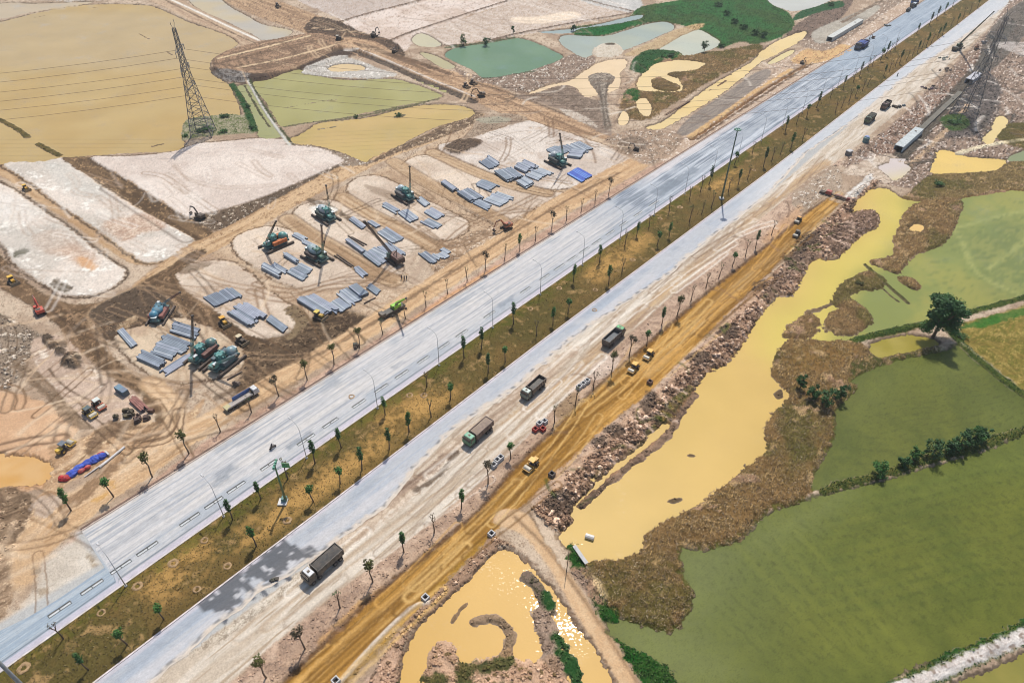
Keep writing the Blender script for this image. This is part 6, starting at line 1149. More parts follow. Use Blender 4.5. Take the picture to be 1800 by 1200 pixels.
excavator('black excavator at the edge of the far sand plot', (672, 58), (658, 65), (58, 52, 48), sc=1.2)
excavator('dark brown excavator by the small puddles near the teal pond', (706, 84), (694, 92), (84, 62, 48), sc=1.0)
excavator('small dark excavator where the dirt road meets the carriageway', (1106, 262), (1118, 264), (58, 50, 44), sc=0.75)
excavator('dark excavator beside the trench of the far carriageway', (1418, 108), (1410, 112), (66, 56, 46), sc=0.8)
excavator('orange excavator among the far culvert spoil', (1524, 70), (1534, 68), (150, 92, 58), sc=0.7)
excavator('small orange excavator among the rubble behind the crane', (1712, 92), (1716, 86), (190, 128, 86), sc=1.0)
def roller(label, f, r, roof, body=None, sc=1.0, group='rollers on the orange haul road', drum=(196, 190, 172)):
    t, L = base('road_roller', label, 'road roller', f, r, group, sc * 0.72); M_ = mat(body or YEL, 0.5)
    b = MB(); b.cyl((1.75, 0, 0.78), 0.78, 2.1, 'y', 20); b.build('drum', mat(drum, 0.5, 0.2), t)
    b = MB()
    for sy in (1, -1): b.box((1.6, sy * 1.16, 0.85), (2.1, 0.16, 0.35))
    b.box((2.62, 0, 0.85), (0.18, 2.45, 0.35)); b.box((0.55, 0, 0.95), (0.3, 2.4, 0.5)); b.build('drum_frame', M_, t)
    b = MB(); b.box((-1.75, 0, 1.35), (1.9, 1.5, 0.95), top=(0.85, 0.85)); b.build('engine_hood', M_, t)
    b = MB(); b.box((-0.35, 0, 0.95), (1.5, 1.5, 0.5)); b.build('chassis', M_DK, t)
    b = MB()
    for sx in (0.3, -0.95):
        for sy in (0.72, -0.72): b.bar((sx, sy, 1.1), (sx, sy, 2.7), 0.12)
    b.box((-0.3, 0, 1.5), (0.6, 0.6, 0.6)); c = b.build('cab_frame', M_DK, t)
    b = MB(); b.box((-0.32, 0, 2.78), (1.85, 1.9, 0.16), top=(0.9, 0.9)); b.build('roof', mat(roof, 0.45), t)
    for sy in (0.95, -0.95): wheel(t, -1.45, sy, 0.72, 0.5, M_)
    return t
roller('yellow roofed roller alone on the near orange haul road', (925, 828), (943, 810), (240, 178, 24), sc=1.15)
roller('yellow roofed roller following close behind on the haul road', (1107, 656), (1120, 642), (240, 178, 24), sc=1.1)
roller('yellow roofed roller nearest the black dump truck on the haul road', (1133, 634), (1147, 618), (240, 178, 24), sc=1.1)
roller('small dark roller at the end of the haul road', (1396, 418), (1404, 409), (86, 76, 62), (70, 62, 52), 1.0)
roller('orange topped roller at the upper end of the haul road', (1398, 394), (1407, 385), (216, 156, 70), (66, 58, 50), 1.0)
roller('yellow roller with dark canopy on the sandy plot', (168, 735), (150, 722), (60, 92, 98), (232, 184, 30), 1.15, 'parked rollers on the sandy plot')
roller('orange roller with white canopy on the sandy plot', (184, 722), (166, 707), (226, 232, 222), (228, 92, 44), 1.15, 'parked rollers on the sandy plot')
roller('yellow roller with grey canopy and lowered blade frame', (128, 780), (106, 798), (92, 110, 124), (230, 186, 30), 1.15, 'parked rollers on the sandy plot')
def dozer(label, f, r, roof, body=YEL, sc=1.0, group='yellow bulldozers on the site roads'):
    t, L = base('bulldozer', label, 'bulldozer', f, r, group, sc * 0.68); M_ = mat(body, 0.5)
    tracks_(t, 3.6, 2.2, 0.6, 0.95)
    b = MB(); b.box((-0.2, 0, 0.9), (2.6, 1.5, 0.6)); b.build('chassis', M_DK, t)
    b = MB(); b.box((0.95, 0, 1.5), (1.7, 1.2, 0.8), top=(0.95, 0.9)); b.cyl((1.2, 0.3, 2.1), 0.08, 0.5); b.build('engine_hood', M_, t)
    b = MB(); b.box((-0.65, 0, 1.9), (1.3, 1.5, 1.5), top=(0.9, 0.9)); c = b.build('cab', M_DK, t)
    b = MB(); b.box((-0.65, 0, 2.72), (1.6, 1.8, 0.14)); b.build('roof', mat(roof, 0.5), c)
    b = MB(); b.box((2.55, 0, 0.65), (0.22, 3.3, 1.15), rot=(0, -.15, 0)); b.build('blade', mat((150, 128, 92), 0.6), t)
    b = MB()
    for sy in (1.25, -1.25): b.bar((0, sy, 0.5), (2.5, sy, 0.5), 0.2)
    b.build('push_arms', M_, t); return t
dozer('yellow roofed bulldozer on the tan road between pale plots', (52, 338), (41, 330), (228, 180, 30), sc=1.05)
dozer('yellow roofed bulldozer on the brown road beside the orange excavator', (30, 503), (17, 491), (238, 186, 30), sc=1.2)
dozer('orange yellow bulldozer on the brown road behind the pile rigs', (402, 577), (387, 562), (240, 172, 20), sc=1.2)
dozer('pale roofed dark bulldozer on the brown road ahead of the yellow one', (434, 608), (415, 596), (216, 200, 160), (60, 52, 44), 1.2)
dozer('dark bulldozer with pale roof at the muddy crossing', (604, 74), (588, 73), (206, 200, 180), (60, 52, 46), 1.3)
dozer('small dark bulldozer on the far tan road', (494, 16), (483, 12), (56, 48, 40), (58, 50, 42), 1.2)
dozer('red and yellow bulldozer pushing earth beside the long pile stacks', (570, 562), (553, 556), (224, 196, 60), (200, 160, 50), 1.25)
dozer('brown bulldozer on the road above the green lagoon', (836, 150), (826, 146), (92, 70, 50), (84, 64, 48), 1.2)
dozer('brown bulldozer beside the roadside excavator', (824, 156), (814, 151), (92, 70, 50), (70, 52, 42), 1.2)
def lattice(mb, a, b, w0, w1, n, r=0.06, m=0, cross=True):
    a, b = Vector(a), Vector(b); t = (b - a).normalized(); s = t.cross(Vector((0, 0, 1)) if abs(t.z) < .95 else Vector((1, 0, 0))).normalized(); u = s.cross(t)
    def P(k, i): q = a.lerp(b, k); w = w0 + (w1 - w0) * k; sx, sy = ((1, 1), (1, -1), (-1, -1), (-1, 1))[i]; return q + s * sx * w / 2 + u * sy * w / 2
    for i in range(4): mb.bar(P(0, i), P(1, i), r * 2, m)
    for k in range(n):
        for i in range(4):
            j = (i + 1) % 4; mb.bar(P(k / n, i), P((k + 1) / n, j), r * 1.3, m)
            if cross: mb.bar(P((k + 1) / n, i), P((k + 1) / n, j), r * 1.3, m)
def ray_end(px, base_, L):
    """the point of length L from base_ that the photograph shows at px"""
    d = Vector(((px[0] - 900) / F_PX * RIGHT - (px[1] - 600) / F_PX * UP + FWD)).normalized(); o = Vector((0, 0, CAM_H)); oc = o - Vector(base_)
    bq = oc.dot(d); cq = oc.dot(oc) - L * L; D = bq * bq - cq
    if D <= 0: return o + d * (-bq)
    return o + d * (-bq - math.sqrt(D))
def pile_rig(label, f, r, top=None, cw=(112, 84, 72), body=TEAL, tank=None, deck=DTEAL, boomL=15.0, boomc=(28, 46, 44), sc=1.0, tarp=None, hood=(222, 232, 232), bx=3.2, mastx=True):
    t, _ = base('pile_rig', label, 'pile rig', f, r, 'piling rigs among the pile stacks', sc * 0.88); M_ = mat(body, 0.5); MD = mat(deck, 0.6)
    for sy in (1, -1):
        b = MB(); b.box((0, sy * 3.0, 0.45), (11.4, 0.8, 0.6)); b.box((0, sy * 3.0, 0.86), (11.0, 0.3, 0.12), m=1); b.build('long_shoe', [mat((58, 50, 46), 0.8), mat((120, 104, 92), 0.8)], t)
        b = MB(); b.box((sy * 2.9, 0, 0.62), (1.2, 6.6, 0.5)); b.build('short_shoe', mat((60, 50, 44), 0.8), t)
    b = MB(); b.box((0, 0, 1.35), (9.6, 3.4, 0.7)); b.box((0, 0, 1.2), (6.0, 5.0, 0.5)); b.build('deck', MD, t)
    for sy in (1, -1):
        b = MB()
        for k in range(3): b.box((-2.6 + k * 1.9, sy * 2.0, 2.35), (1.8, 1.4, 1.3))
        b.build('counterweight', mat(cw, 0.8), t)
    b = MB()
    for sx in (-0.2, 1.5):
        for sy in (0.75, -0.75): b.cyl((sx, sy, 3.4), 0.26, 3.6)
    b.box((0.65, 0, 4.6), (2.6, 2.2, 0.55)); b.box((0.65, 0, 2.4), (2.0, 1.5, 1.2)); b.build('press_frame', M_, t)
    b = MB(); b.blob((-3.0, 0.4, 3.2), (1.7, 1.6, 1.5), 12, 7, jit=0.04); b.build('tank', mat(tank or body, 0.35), t, True)
    b = MB(); b.box((-4.6, -0.2, 2.4), (1.1, 1.8, 1.5), top=(.9, .9)); c = b.build('power_pack', M_, t)
    b = MB(); b.box((-4.6, -0.2, 3.22), (1.2, 1.9, 0.12)); b.build('roof', mat(hood, 0.5), c)
    b = MB(); b.cyl((bx, 0, 1.9), 0.8, 0.5); b.box((bx + 0.2, 0, 2.5), (2.0, 2.0, 0.8)); b.build('turntable', M_, t)
    b = MB(); b.box((bx + 0.3, 1.2, 3.1), (1.4, 0.9, 1.5), top=(.85, .9)); c = b.build('cab', M_, t)
    b = MB(); b.box((bx + 0.92, 1.2, 3.3), (0.14, 0.75, 0.9)); b.build('window', M_GLASS, c)
    b = MB(); b.box((bx + 0.3, 1.2, 3.92), (1.35, 0.95, 0.1)); b.build('roof', mat(hood, 0.5), c)
    if tarp:
        b = MB(); b.blob((-0.6, 0, 3.6), (2.7, 1.9, 1.4), 12, 6, jit=0.06, seed=int(f[0])); b.build('tarpaulin', mat(tarp, 0.7), t, True)
    if top is not None:
        w_ = t.matrix_basis @ Vector((bx + 0.6, 0, 2.9)); bpy.context.view_layer.update()
        e = t.matrix_basis.inverted() @ ray_end(top, w_, boomL); a = Vector((bx + 0.6, 0, 2.9))
        b = MB(); k = 0.45; lattice(b, a.lerp(e, .02), a.lerp(e, k), 0.5, 0.6, 5, 0.055); lattice(b, a.lerp(e, k), e, 0.56, 0.34, 7, 0.06, 1); b.build('boom', [M_, mat(boomc, 0.6)], t)
        b = MB(); b.box(e, (0.7, 0.6, 0.5)); b.bar(e, e - Vector((0, 0, 3)), 0.06); b.box(e - Vector((0, 0, 3.2)), (0.3, 0.3, 0.5)); b.build('hook', M_DK, t)
    return t
pile_rig('teal pile rig with white boxes beside the blue pile stack', (994, 296), (966, 282), (984, 235), (58, 70, 72), TEAL, (190, 200, 204), boomL=15)
pile_rig('teal pile rig with pale tank on the middle sand plot', (727, 358), (698, 340), (720, 293), (84, 88, 90), TEAL, (188, 208, 214), boomL=14)
pile_rig('teal pile rig with grey tarpaulin on the white sand patch', (590, 395), (558, 374), (573, 326), (40, 66, 66), TEAL, (170, 190, 198), boomL=15, tarp=(176, 190, 196))
pile_rig('teal pile rig with an orange counterweight and steep dark boom', (462, 443), (510, 422), (485, 389), (206, 112, 56), TEAL, None, boomL=13, hood=(226, 232, 234))
pile_rig('teal pile rig with pale rounded cover and dark red mast', (576, 466), (540, 446), (565, 396), (60, 54, 54), (22, 112, 96), (150, 180, 184), boomL=14, boomc=(86, 40, 48), tarp=(150, 178, 184))
pile_rig('blue green pile rig with a red luffing boom by the dark fill', (298, 532), (268, 580), (316, 514), (150, 96, 88), (20, 110, 130), (40, 138, 168), boomL=10, boomc=(96, 40, 44), tarp=(44, 138, 166), sc=0.9)
pile_rig('green pile rig with tall dark mast and brown counterweights', (336, 648), (386, 606), (338, 555), (112, 76, 70), TEAL, (40, 110, 108), boomL=16, boomc=(30, 40, 44), hood=(228, 236, 236), bx=3.8)
pile_rig('green pile rig without raised mast beside the tall masted rig', (372, 660), (420, 622), (415, 625), (92, 112, 120), TEAL, (120, 160, 170), boomL=9, boomc=(60, 120, 120), hood=(230, 240, 242), bx=3.6)
# crawler crane with its lattice boom laid low over the pile stacks
t, _ = base('crawler_crane', 'dark red crawler crane with long low lattice boom over piles', 'crane', (684, 452), (704, 466)); h0 = t.rotation_euler.z
tracks_(t, 5.4, 3.6, 0.8, 1.0); b = MB(); b.box((0, 0, 0.9), (3.0, 2.6, 0.6)); b.cyl((0, 0, 1.3), 1.1, 0.3); b.build('undercarriage', M_DK, t)
b = MB(); b.box((-1.0, 0, 2.1), (4.6, 2.6, 1.4)); b.build('house', mat((92, 44, 40), 0.6), t)
b = MB(); b.box((-3.3, 0, 1.9), (1.0, 2.8, 1.5)); b.build('counterweight', mat((76, 56, 46), 0.8), t)
b = MB(); b.box((0.9, 1.35, 2.3), (1.5, 1.0, 1.7), top=(.85, .9)); c = b.build('cab', mat((60, 100, 84), 0.5), t); b = MB(); b.box((1.5, 1.35, 2.5), (0.2, .8, 1.0)); b.build('window', M_GLASS, c)
a = Vector((1.2, 0, 1.9)); e = t.matrix_basis.inverted() @ ray_end((641, 390), t.matrix_basis @ a, 21.0)
b = MB(); lattice(b, a, e, 0.62, 0.44, 12, 0.065); b.build('boom', mat((52, 46, 50), 0.6), t)
b = MB(); g = Vector((-1.8, 0, 5.0)); b.bar((-2.2, .6, 2.8), g, .16); b.bar((-.5, .6, 2.8), g, .16); b.bar(g, a.lerp(e, .95), .07); b.build('gantry', M_DK, t); b = MB(); b.box(e, (.7, .7, .7)); b.build('boom_head', M_DK, t)
def truck_crane(label, f, r, tip, col, car, L=14, sc=1.0):
    t, _ = base('mobile_crane', label, 'crane', f, r, None, sc)
    b = MB(); b.box((0, 0, 1.1), (10.5, 2.5, 0.6)); b.box((4.6, 0, 1.7), (1.6, 2.4, 1.3)); b.box((0.5, 0, 1.5), (7.5, 2.5, 0.25)); b.build('carrier', mat(car, 0.5), t)
    b = MB(); b.box((5.45, 0, 1.9), (0.08, 2.0, 0.7)); b.build('windscreen', M_GLASS, t)
    for x in (4.1, 2.7, -2.4, -3.8):
        for sy in (1, -1): wheel(t, x, sy * 1.05, 0.55, 0.45)
    b = MB(); b.box((-1.8, 0, 2.3), (3.4, 2.2, 1.1)); b.cyl((-1.4, 0, 1.7), .9, .3); b.build('superstructure', mat(col, 0.5), t)
    b = MB(); b.box((-0.7, 1.1, 2.6), (1.5, 0.9, 1.4), top=(.85, .9)); c = b.build('operator_cab', mat(col, .5), t); b = MB(); b.box((0.06, 1.1, 2.8), (.1, .7, .8)); b.build('window', M_GLASS, c)
    a = Vector((-2.2, -0.1, 3.0)); e = t.matrix_basis.inverted() @ ray_end(tip, t.matrix_basis @ a, L); b = MB()
    for k0, k1, w_ in ((0, .45, .75), (.42, .75, .58), (.72, 1.0, .42)): b.tube([a.lerp(e, k0), a.lerp(e, k1)], w_ * .7, 4)
    b.build('boom', mat(col, .5), t); b = MB(); b.bar((-.2, 0, 2.0), a.lerp(e, .35), .3); b.build('ram', M_STEEL, t); b = MB(); b.box(e, (.7, .5, .5)); b.bar(e, e - Vector((0, 0, 2)), .08); b.build('hook', M_DK, t)
    for x in (1.6, -4.8):
        for sy in (1, -1): b = MB(); b.box((x, sy * 1.6, .6), (.25, 1.0, .2)); b.box((x, sy * 2.0, .35), (.5, .5, .7)); b.build('outrigger', M_DK, t)
    return t
truck_crane('lime green mobile crane with raised boom on the tan road', (674, 558), (706, 540), (714, 524), (140, 214, 32), (50, 56, 52), 10.5, 0.8)
truck_crane('dark green crane with very long black boom by the far road', (1672, 92), (1692, 82), (1747, 21), (30, 86, 52), (34, 60, 48), 46)
# red tipper tractor and boom lying at the head of the yellow pond
t, _ = base('dredger', 'red dredging rig with long dark arm at the pond head', 'dredger', (1494, 356), (1440, 338), None, 0.72)
b = MB(); b.box((-3.6, 0.4, 1.6), (2.8, 2.4, 1.7), top=(.9, .9)); b.build('engine_house', mat((176, 64, 54), .6), t); b = MB(); b.box((0, 0, .9), (15, .6, .5)); b.box((0, 0, 1.5), (15, .12, .12)); [b.bar((-7 + k, 0, .9), (-6.5 + k, 0, 1.5), .1) for k in range(14)]; b.build('arm', mat((66, 46, 44), .7), t)
b = MB(); b.box((6.8, 0, 1.5), (1.6, 1.4, 1.4)); b.build('cutter_head', mat((140, 48, 48), .6), t); b = MB(); b.box((-6.6, 0, .8), (2.6, 2.2, 1.0)); b.build('pontoon', M_DK, t)
b = MB(); b.box((1.5, .9, 1.0), (3.4, 1.0, .9)); b.box((4.2, .7, 1.0), (2.2, .8, .8)); b.build('pump', mat((150, 84, 70), .7), t)
# ================================================================== stacks of concrete piles
PC = [(152, 160, 170), (164, 168, 178), (138, 147, 155), (178, 184, 188), (124, 132, 142)]
M_PILE = [plain('concrete_%d' % k, alb(c), 0.85, var=0.14, scale=0.8) for k, c in enumerate(PC)]
M_PBLUE = [plain('tarp_blue', alb((36, 84, 178)), 0.6, var=0.2)]
def stack(label, o, l, w_, mats=None, layers=None, group='stacks of concrete piles', name='pile_stack'):
    """o corner, l the far end of the first pile, w_ the corner across"""
    O, Lp, Wp = at(*np.array(o, float)), at(*np.array(l, float)), at(*np.array(w_, float)); e = Lp - O; f = Wp - O
    L = float(np.hypot(*e)); e = e / L; n_ = np.array([-e[1], e[0]]); wd = float(f @ n_); sg = 1 if wd > 0 else -1; wd = abs(wd); skew = float(f @ e)
    c = (O + Lp) / 2 + f / 2; t = thing(name, label, 'pile stack', (c[0], c[1], ground_z(c[0], c[1])), math.atan2(e[1], e[0]), group)
    rr = random.Random(int(o[0] * 7 + o[1])); wd *= 1.14; pw = 0.42; gp = 0.05; n = max(2, int(round(wd / (pw + gp)))); lay = layers or (2 if rr.random() < .3 else 1); ms = mats or M_PILE
    me = {}
    base_m = rr.randrange(len(ms))
    for z in range(lay):
        off = 0.0
        for k in range(n - z * rr.randrange(0, 2)):
            if rr.random() < 0.25: off = rr.uniform(-.9, .9)
            ll = L * (1.0 if rr.random() < .85 else rr.uniform(.8, .96)); mi = base_m if rr.random() < .5 else rr.randrange(len(ms)); key = (round(ll, 1), mi)
            if key not in me:
                b = MB(); b.box((0, 0, 0), (round(ll, 1), pw, 0.44)); b.box((round(ll, 1) / 2 + .01, 0, 0), (0.02, pw * .9, .4), m=1); ob = b.build('pile', [ms[mi], mat((92, 98, 106), .9)], t); me[key] = ob.data
            else: ob = bpy.data.objects.new('pile', me[key]); C.objects.link(ob); ob.parent = t
            y = sg * ((k + .5) * (pw + gp) - wd / 2) ; ob.location = (skew * ((k + .5) / n - .5) + off + rr.uniform(-.12, .12), y + rr.uniform(-.01, .01), 0.28 + z * 0.45); ob.rotation_euler = (0, 0, rr.uniform(-.006, .006))
    for sx in (-.32, .32): b = MB(); b.box((sx * L, 0, .03), (.16, wd + .3, .1)); b.build('spacer', mat((120, 96, 70), .9), t)
    return t
ST = [('long pile stack nearest the pushing bulldozer', (524, 529), (568, 556), (550, 519)), ('wide bluish pile stack in the long row beside the tan road', (571, 536), (592, 552), (592, 524)), ('broad pile stack topping the middle of the long row', (592, 517), (618, 538), (612, 510)),
      ('pile stack at the upper end of the long row', (614, 507), (635, 524), (626, 502)), ('separate small pile stack beyond the end of the long row', (645, 507), (663, 520), (654, 501)), ('narrow pile stack above the low crane boom', (614, 388), (637, 405), (622, 384)), ('small pile stack at the tip of the low crane boom', (646, 392), (662, 402), (654, 389)),
      ('wide grey pile stack under the low crane boom', (660, 408), (690, 428), (678, 401)), ('long thin pile stack beside the dark steel beams', (608, 426), (638, 448), (613, 422)), ('broad bluish pile stack left of the crawler crane', (640, 450), (668, 471), (652, 441)), ('pile stack beside the crawler crane cab', (664, 436), (694, 456), (684, 430)),
      ('pile stack half below the crane boom foot', (650, 443), (684, 461), (658, 437)), ('lone pile stack with stepped ends behind the tan road trees', (736, 447), (758, 464), (746, 442)), ('lone pile stack laid along beside the stepped one', (760, 450), (773, 458), (781, 438)), ('pale thin pile stack beside the middle sand plot track', (672, 364), (697, 378), (679, 359)),
      ('flat pile stack below the middle teal rig', (700, 376), (722, 393), (714, 370)), ('narrow pile stack in front of the middle teal rig', (732, 353), (748, 366), (740, 348)), ('pale pile stack with a gap beyond the middle rig', (745, 374), (768, 388), (756, 366)), ('lilac pile stack at the end of the middle plot', (740, 392), (764, 404), (750, 385)),
      ('small pile stack apart at the corner of the fourth plot', (776, 324), (797, 339), (784, 319)), ('largest pile stack on the fourth plot', (806, 342), (830, 358), (824, 334)), ('upper pile stack on the fourth plot', (838, 328), (864, 339), (850, 319)), ('lowest pile stack on the fourth plot', (832, 359), (858, 372), (840, 352)), ('outer pile stack on the fourth plot nearest the tan road', (850, 353), (880, 364), (874, 340)),
      ('square pile stack apart on the far plot', (843, 286), (862, 299), (858, 276)), ('large pile stack in the middle of the far plot', (870, 304), (892, 320), (898, 297)), ('pile stack tucked behind the far large one', (905, 296), (926, 306), (924, 285)), ('pile stack beside the far teal rig', (925, 310), (948, 319), (948, 298)), ('small pile stack nearest the road on the far plot', (908, 322), (924, 332), (920, 314)),
      ('pile stack behind the mast of the far rig', (962, 266), (985, 277), (982, 257)), ('broadest pile stack behind the far rig', (988, 258), (1012, 271), (1014, 250)), ('low pile stack behind the far rig', (996, 277), (1020, 280), (1008, 266)),
      ('pile stack on the round sand plot farthest from the road', (361, 524), (381, 540), (404, 507)), ('largest pile stack on the round sand plot', (404, 552), (440, 575), (432, 534)), ('thick round ended pile stack on the round sand plot', (470, 565), (500, 587), (478, 556)),
      ('lone pale pile stack at the edge of the dark fill', (207, 584), (232, 613), (218, 579)), ('lowest pile stack beside the tall masted green rig', (243, 632), (283, 650), (252, 618)), ('middle pile stack beside the tall masted green rig', (266, 622), (304, 634), (278, 606)), ('wide pile stack beside the tall masted green rig', (276, 606), (322, 624), (292, 589)), ('pile stack laid slantwise under the green rig shoes', (281, 656), (328, 626), (292, 662)), ('topmost pile stack beside the tall masted green rig', (300, 584), (345, 598), (310, 569)),
      ('long narrow pile stack before the orange weighted rig', (461, 474), (492, 491), (467, 468)), ('second narrow pile stack before the orange weighted rig', (478, 469), (502, 483), (483, 463)), ('short narrow pile stack between two teal rigs', (500, 452), (522, 466), (507, 447)), ('wide pile stack in front of the pale covered rig', (504, 480), (532, 495), (514, 473)), ('flat pile stack beside the pale covered rig', (514, 475), (536, 487), (530, 466)),
      ('narrow pile stack at the back of the orange weighted rig', (514, 416), (533, 426), (520, 411)), ('slim pile stack along the track behind two rigs', (530, 428), (555, 440), (535, 423)), ('short pile stack beside a rut near the crawler crane', (623, 476), (640, 491), (631, 470))]
for lb, o, l, w_ in ST: stack('grey ' + lb, o, l, w_)
stack('bright blue covered stack of piles beside the far teal rig', (998, 307), (1024, 322), (1014, 297), [plain('tarp_blue_%d' % k, alb(c), 0.55, var=0.15) for k, c in enumerate(((32, 78, 176), (40, 92, 190), (96, 140, 210)))], 1)
for lb, o, l in (('dark steel beam nearest the crane boom among wood', (618, 418), (645, 432)), ('dark steel beam in the middle of the bare strip', (612, 416), (640, 434)), ('dark steel beam beside the two parallel ones', (588, 450), (618, 470)), ('dark steel beam parallel beside the pale covered rig', (592, 448), (622, 469)), ('dark timber lying alone beside the long pile row', (640, 534), (660, 524)), ('thin dark timber beside the green rig without mast', (400, 668), (426, 654))):
    h, L = heading(o, l); b = MB(); b.box((0, 0, 0.2), (L, 0.35, 0.35)); x = b.build('beam', mat((76, 62, 54), 0.8)); m_ = mid(o, l); x.location = spot(*m_); x.rotation_euler = (0, 0, h); tag(x, lb, 'beam', 'loose beams and timbers')
# ================================================================== street lamps and the tall masts of the median
M_LAMP = mat((186, 190, 194), 0.4)
def lamp_post():
    t = thing('street_lamp', '', 'street lamp', (0, 0, 0), 0, 'street lamps along the wide carriageway')
    b = MB(); b.tube([(0, 0, -.2), (0, 0, 9.6)], [0.10, 0.06], 8); b.build('pole', M_LAMP, t, True)
    b = MB(); b.tube([(0, 0, 9.4), (-0.5, 0, 10.6), (-2.6, 0, 11.2)], 0.045, 6); b.build('arm', M_LAMP, t, True)
    b = MB(); b.box((-3.0, 0, 11.25), (0.95, .34, .14), top=(.85, .7)); b.build('lamp_head', mat((220, 224, 226), .4), t)
    b = MB(); b.box((0, 0, 0.1), (.5, .5, .3)); b.build('base', mat((176, 172, 166), .9), t); return t
lp = lamp_post(); ang = math.atan2(RNRM[1], RNRM[0])
for k in range(22):
    u = 6.3 + 21.4 * k; p = road_xy(np.array(u), np.array(E_M(u) + 0.8)); q = lp if k == 0 else copy_tree(lp, (0, 0, 0), 0, '')
    q.location = (p[0], p[1], 0.1); q.rotation_euler = (0, 0, ang); q['label'] = 'slim white lamp post on the median kerb, %s from the near end' % nth(k + 1)
def pole_(label, bx, by, h, r0, col, head=None, cage=0, name='mast', pad=True):
    t = thing(name, label, 'mast', spot(bx, by)); b = MB(); b.tube([(0, 0, -.2), (0, 0, h * .5), (0, 0, h)], [r0, r0 * .75, r0 * .5], 10); b.build('pole', mat(col, .5), t, True)
    if head:
        b = MB(); b.cyl((0, 0, h - .3), 0.9, .18, n=14); [b.box((math.cos(a) * 1.0, math.sin(a) * 1.0, h - .15), (.5, .4, .3)) for a in np.arange(0, 6.2, .8)]; b.build('lamp_ring', mat(head, .5), t)
    if pad: b = MB(); b.box((0, 0, .25), (1.6, 1.6, .5)); b.build('footing', mat((190, 186, 178), .9), t)
    return t
pole_('very tall green high mast on the median beyond the bare patch', 1268, 350, 27.0, 0.36, (40, 92, 76), (92, 160, 140))
m_ = pole_('short green mast with cabinet base on the near median', 503, 882, 12.6, 0.3, (60, 118, 66), None, pad=False)
b = MB(); b.box((-.3, .2, .6), (1.1, 1.1, 1.2)); b.build('cabinet', mat((62, 132, 132), .6), m_); b = MB(); b.box((-.6, -.2, .2), (1.9, 1.8, .3)); b.build('slab', mat((226, 224, 218), .9), m_)
b = MB(); b.box((1.6, 1.4, 10.6), (1.6, .1, 1.5)); b.bar((0, 0, 10.6), (1.6, 1.4, 10.6), .1); b.build('sign_panel', mat((62, 170, 110), .5), m_); b = MB(); b.box((0, 0, 12.5), (.25, 2.4, .2)); b.box((0, 0, 11.9), (.25, 1.8, .2)); [b.box((0.2, y_, 12.75), (.4, .35, .4)) for y_ in (-1.0, -.3, .4, 1.0)]; b.build('lamp_bar', mat((70, 168, 140), .5), m_)
pole_('thick grey high mast rising from the near end of the median', 96, 1262, 27.0, 0.4, (128, 142, 150), (190, 200, 204))
# ================================================================== the power line
M_GALV = mat((92, 102, 112), 0.6, 0.2)
def pylon(label, bx, by, H, rz, basew):
    t = thing('pylon', label, 'pylon', spot(bx, by), rz)
    prof = [(0, basew), (H * .12, basew * .84), (H * .26, basew * .67), (H * .42, basew * .48), (H * .58, basew * .31), (H * .72, basew * .22), (H * .86, basew * .17), (H, basew * .13)]
    for i in range(4):
        sx, sy = ((1, 1), (1, -1), (-1, -1), (-1, 1))[i]; b = MB(); b.tube([(sx * w_ / 2, sy * w_ / 2, z - (.4 if z == 0 else 0)) for z, w_ in prof], [.17, .16, .15, .14, .12, .11, .1, .09], 5); b.build('leg', M_GALV, t)
    b = MB()
    for k in range(len(prof) - 1):
        (z0, w0), (z1, w1) = prof[k], prof[k + 1]; nsub = 2 if k < 3 else 2
        for s in range(nsub):
            za, zb = z0 + (z1 - z0) * s / nsub, z0 + (z1 - z0) * (s + 1) / nsub; wa, wb = w0 + (w1 - w0) * s / nsub, w0 + (w1 - w0) * (s + 1) / nsub; c4 = ((1, 1), (1, -1), (-1, -1), (-1, 1))
            for i in range(4):
                p, q = c4[i], c4[(i + 1) % 4]
                b.bar((p[0] * wa / 2, p[1] * wa / 2, za), (q[0] * wb / 2, q[1] * wb / 2, zb), .12); b.bar((q[0] * wa / 2, q[1] * wa / 2, za), (p[0] * wb / 2, p[1] * wb / 2, zb), .12); b.bar((p[0] * wb / 2, p[1] * wb / 2, zb), (q[0] * wb / 2, q[1] * wb / 2, zb), .1)
    br = b.build('bracing', M_GALV, t)
    tips = []
    for z in (H * .47, H * .64, H * .81):
        w_ = np.interp(z, [p[0] for p in prof], [p[1] for p in prof])
        for sy in (1, -1):
            e = Vector((0, sy * 5.6, z + .6)); b = MB()
            for sx in (1, -1): b.bar((sx * w_ / 2, sy * w_ / 2, z), e, .12); b.bar((sx * w_ / 2, sy * w_ / 2, z + 1.6), e, .12)
            for k in (.3, .6): b.bar((w_ / 2 * (1 - k), sy * (w_ / 2 + (5.6 - w_ / 2) * k), z), (-w_ / 2 * (1 - k), sy * (w_ / 2 + (5.6 - w_ / 2) * k), z + 1.6 * (1 - k)), .09)
            a = b.build('cross_arm', M_GALV, t); b = MB(); b.cyl(e - Vector((0, 0, 1.0)), .12, 2.0, n=6); b.build('insulator', mat((110, 124, 130), .4), a); tips.append(e - Vector((0, 0, 2.0)))
    for sx in (1, -1): b = MB(); b.tube([(0, sx * .5, H), (sx * .3, sx * 1.3, H + 1.6), (0, sx * 2.0, H + 2.6)], .1, 4); b.build('peak', M_GALV, t)
    bpy.context.view_layer.update(); return [t.matrix_basis @ p for p in tips]
B1, B2 = spot(358, 236), spot(1692, 205); la = math.atan2(B2[1] - B1[1], B2[0] - B1[0])
T1 = pylon('lattice pylon standing by the brown lagoon', 358, 236, 42.5, la, 8.6); T2 = pylon('dark lattice pylon among the rubble beside the culvert trench', 1692, 205, 43.5, la, 8.2)
lv = ['lowest', 'middle', 'top']
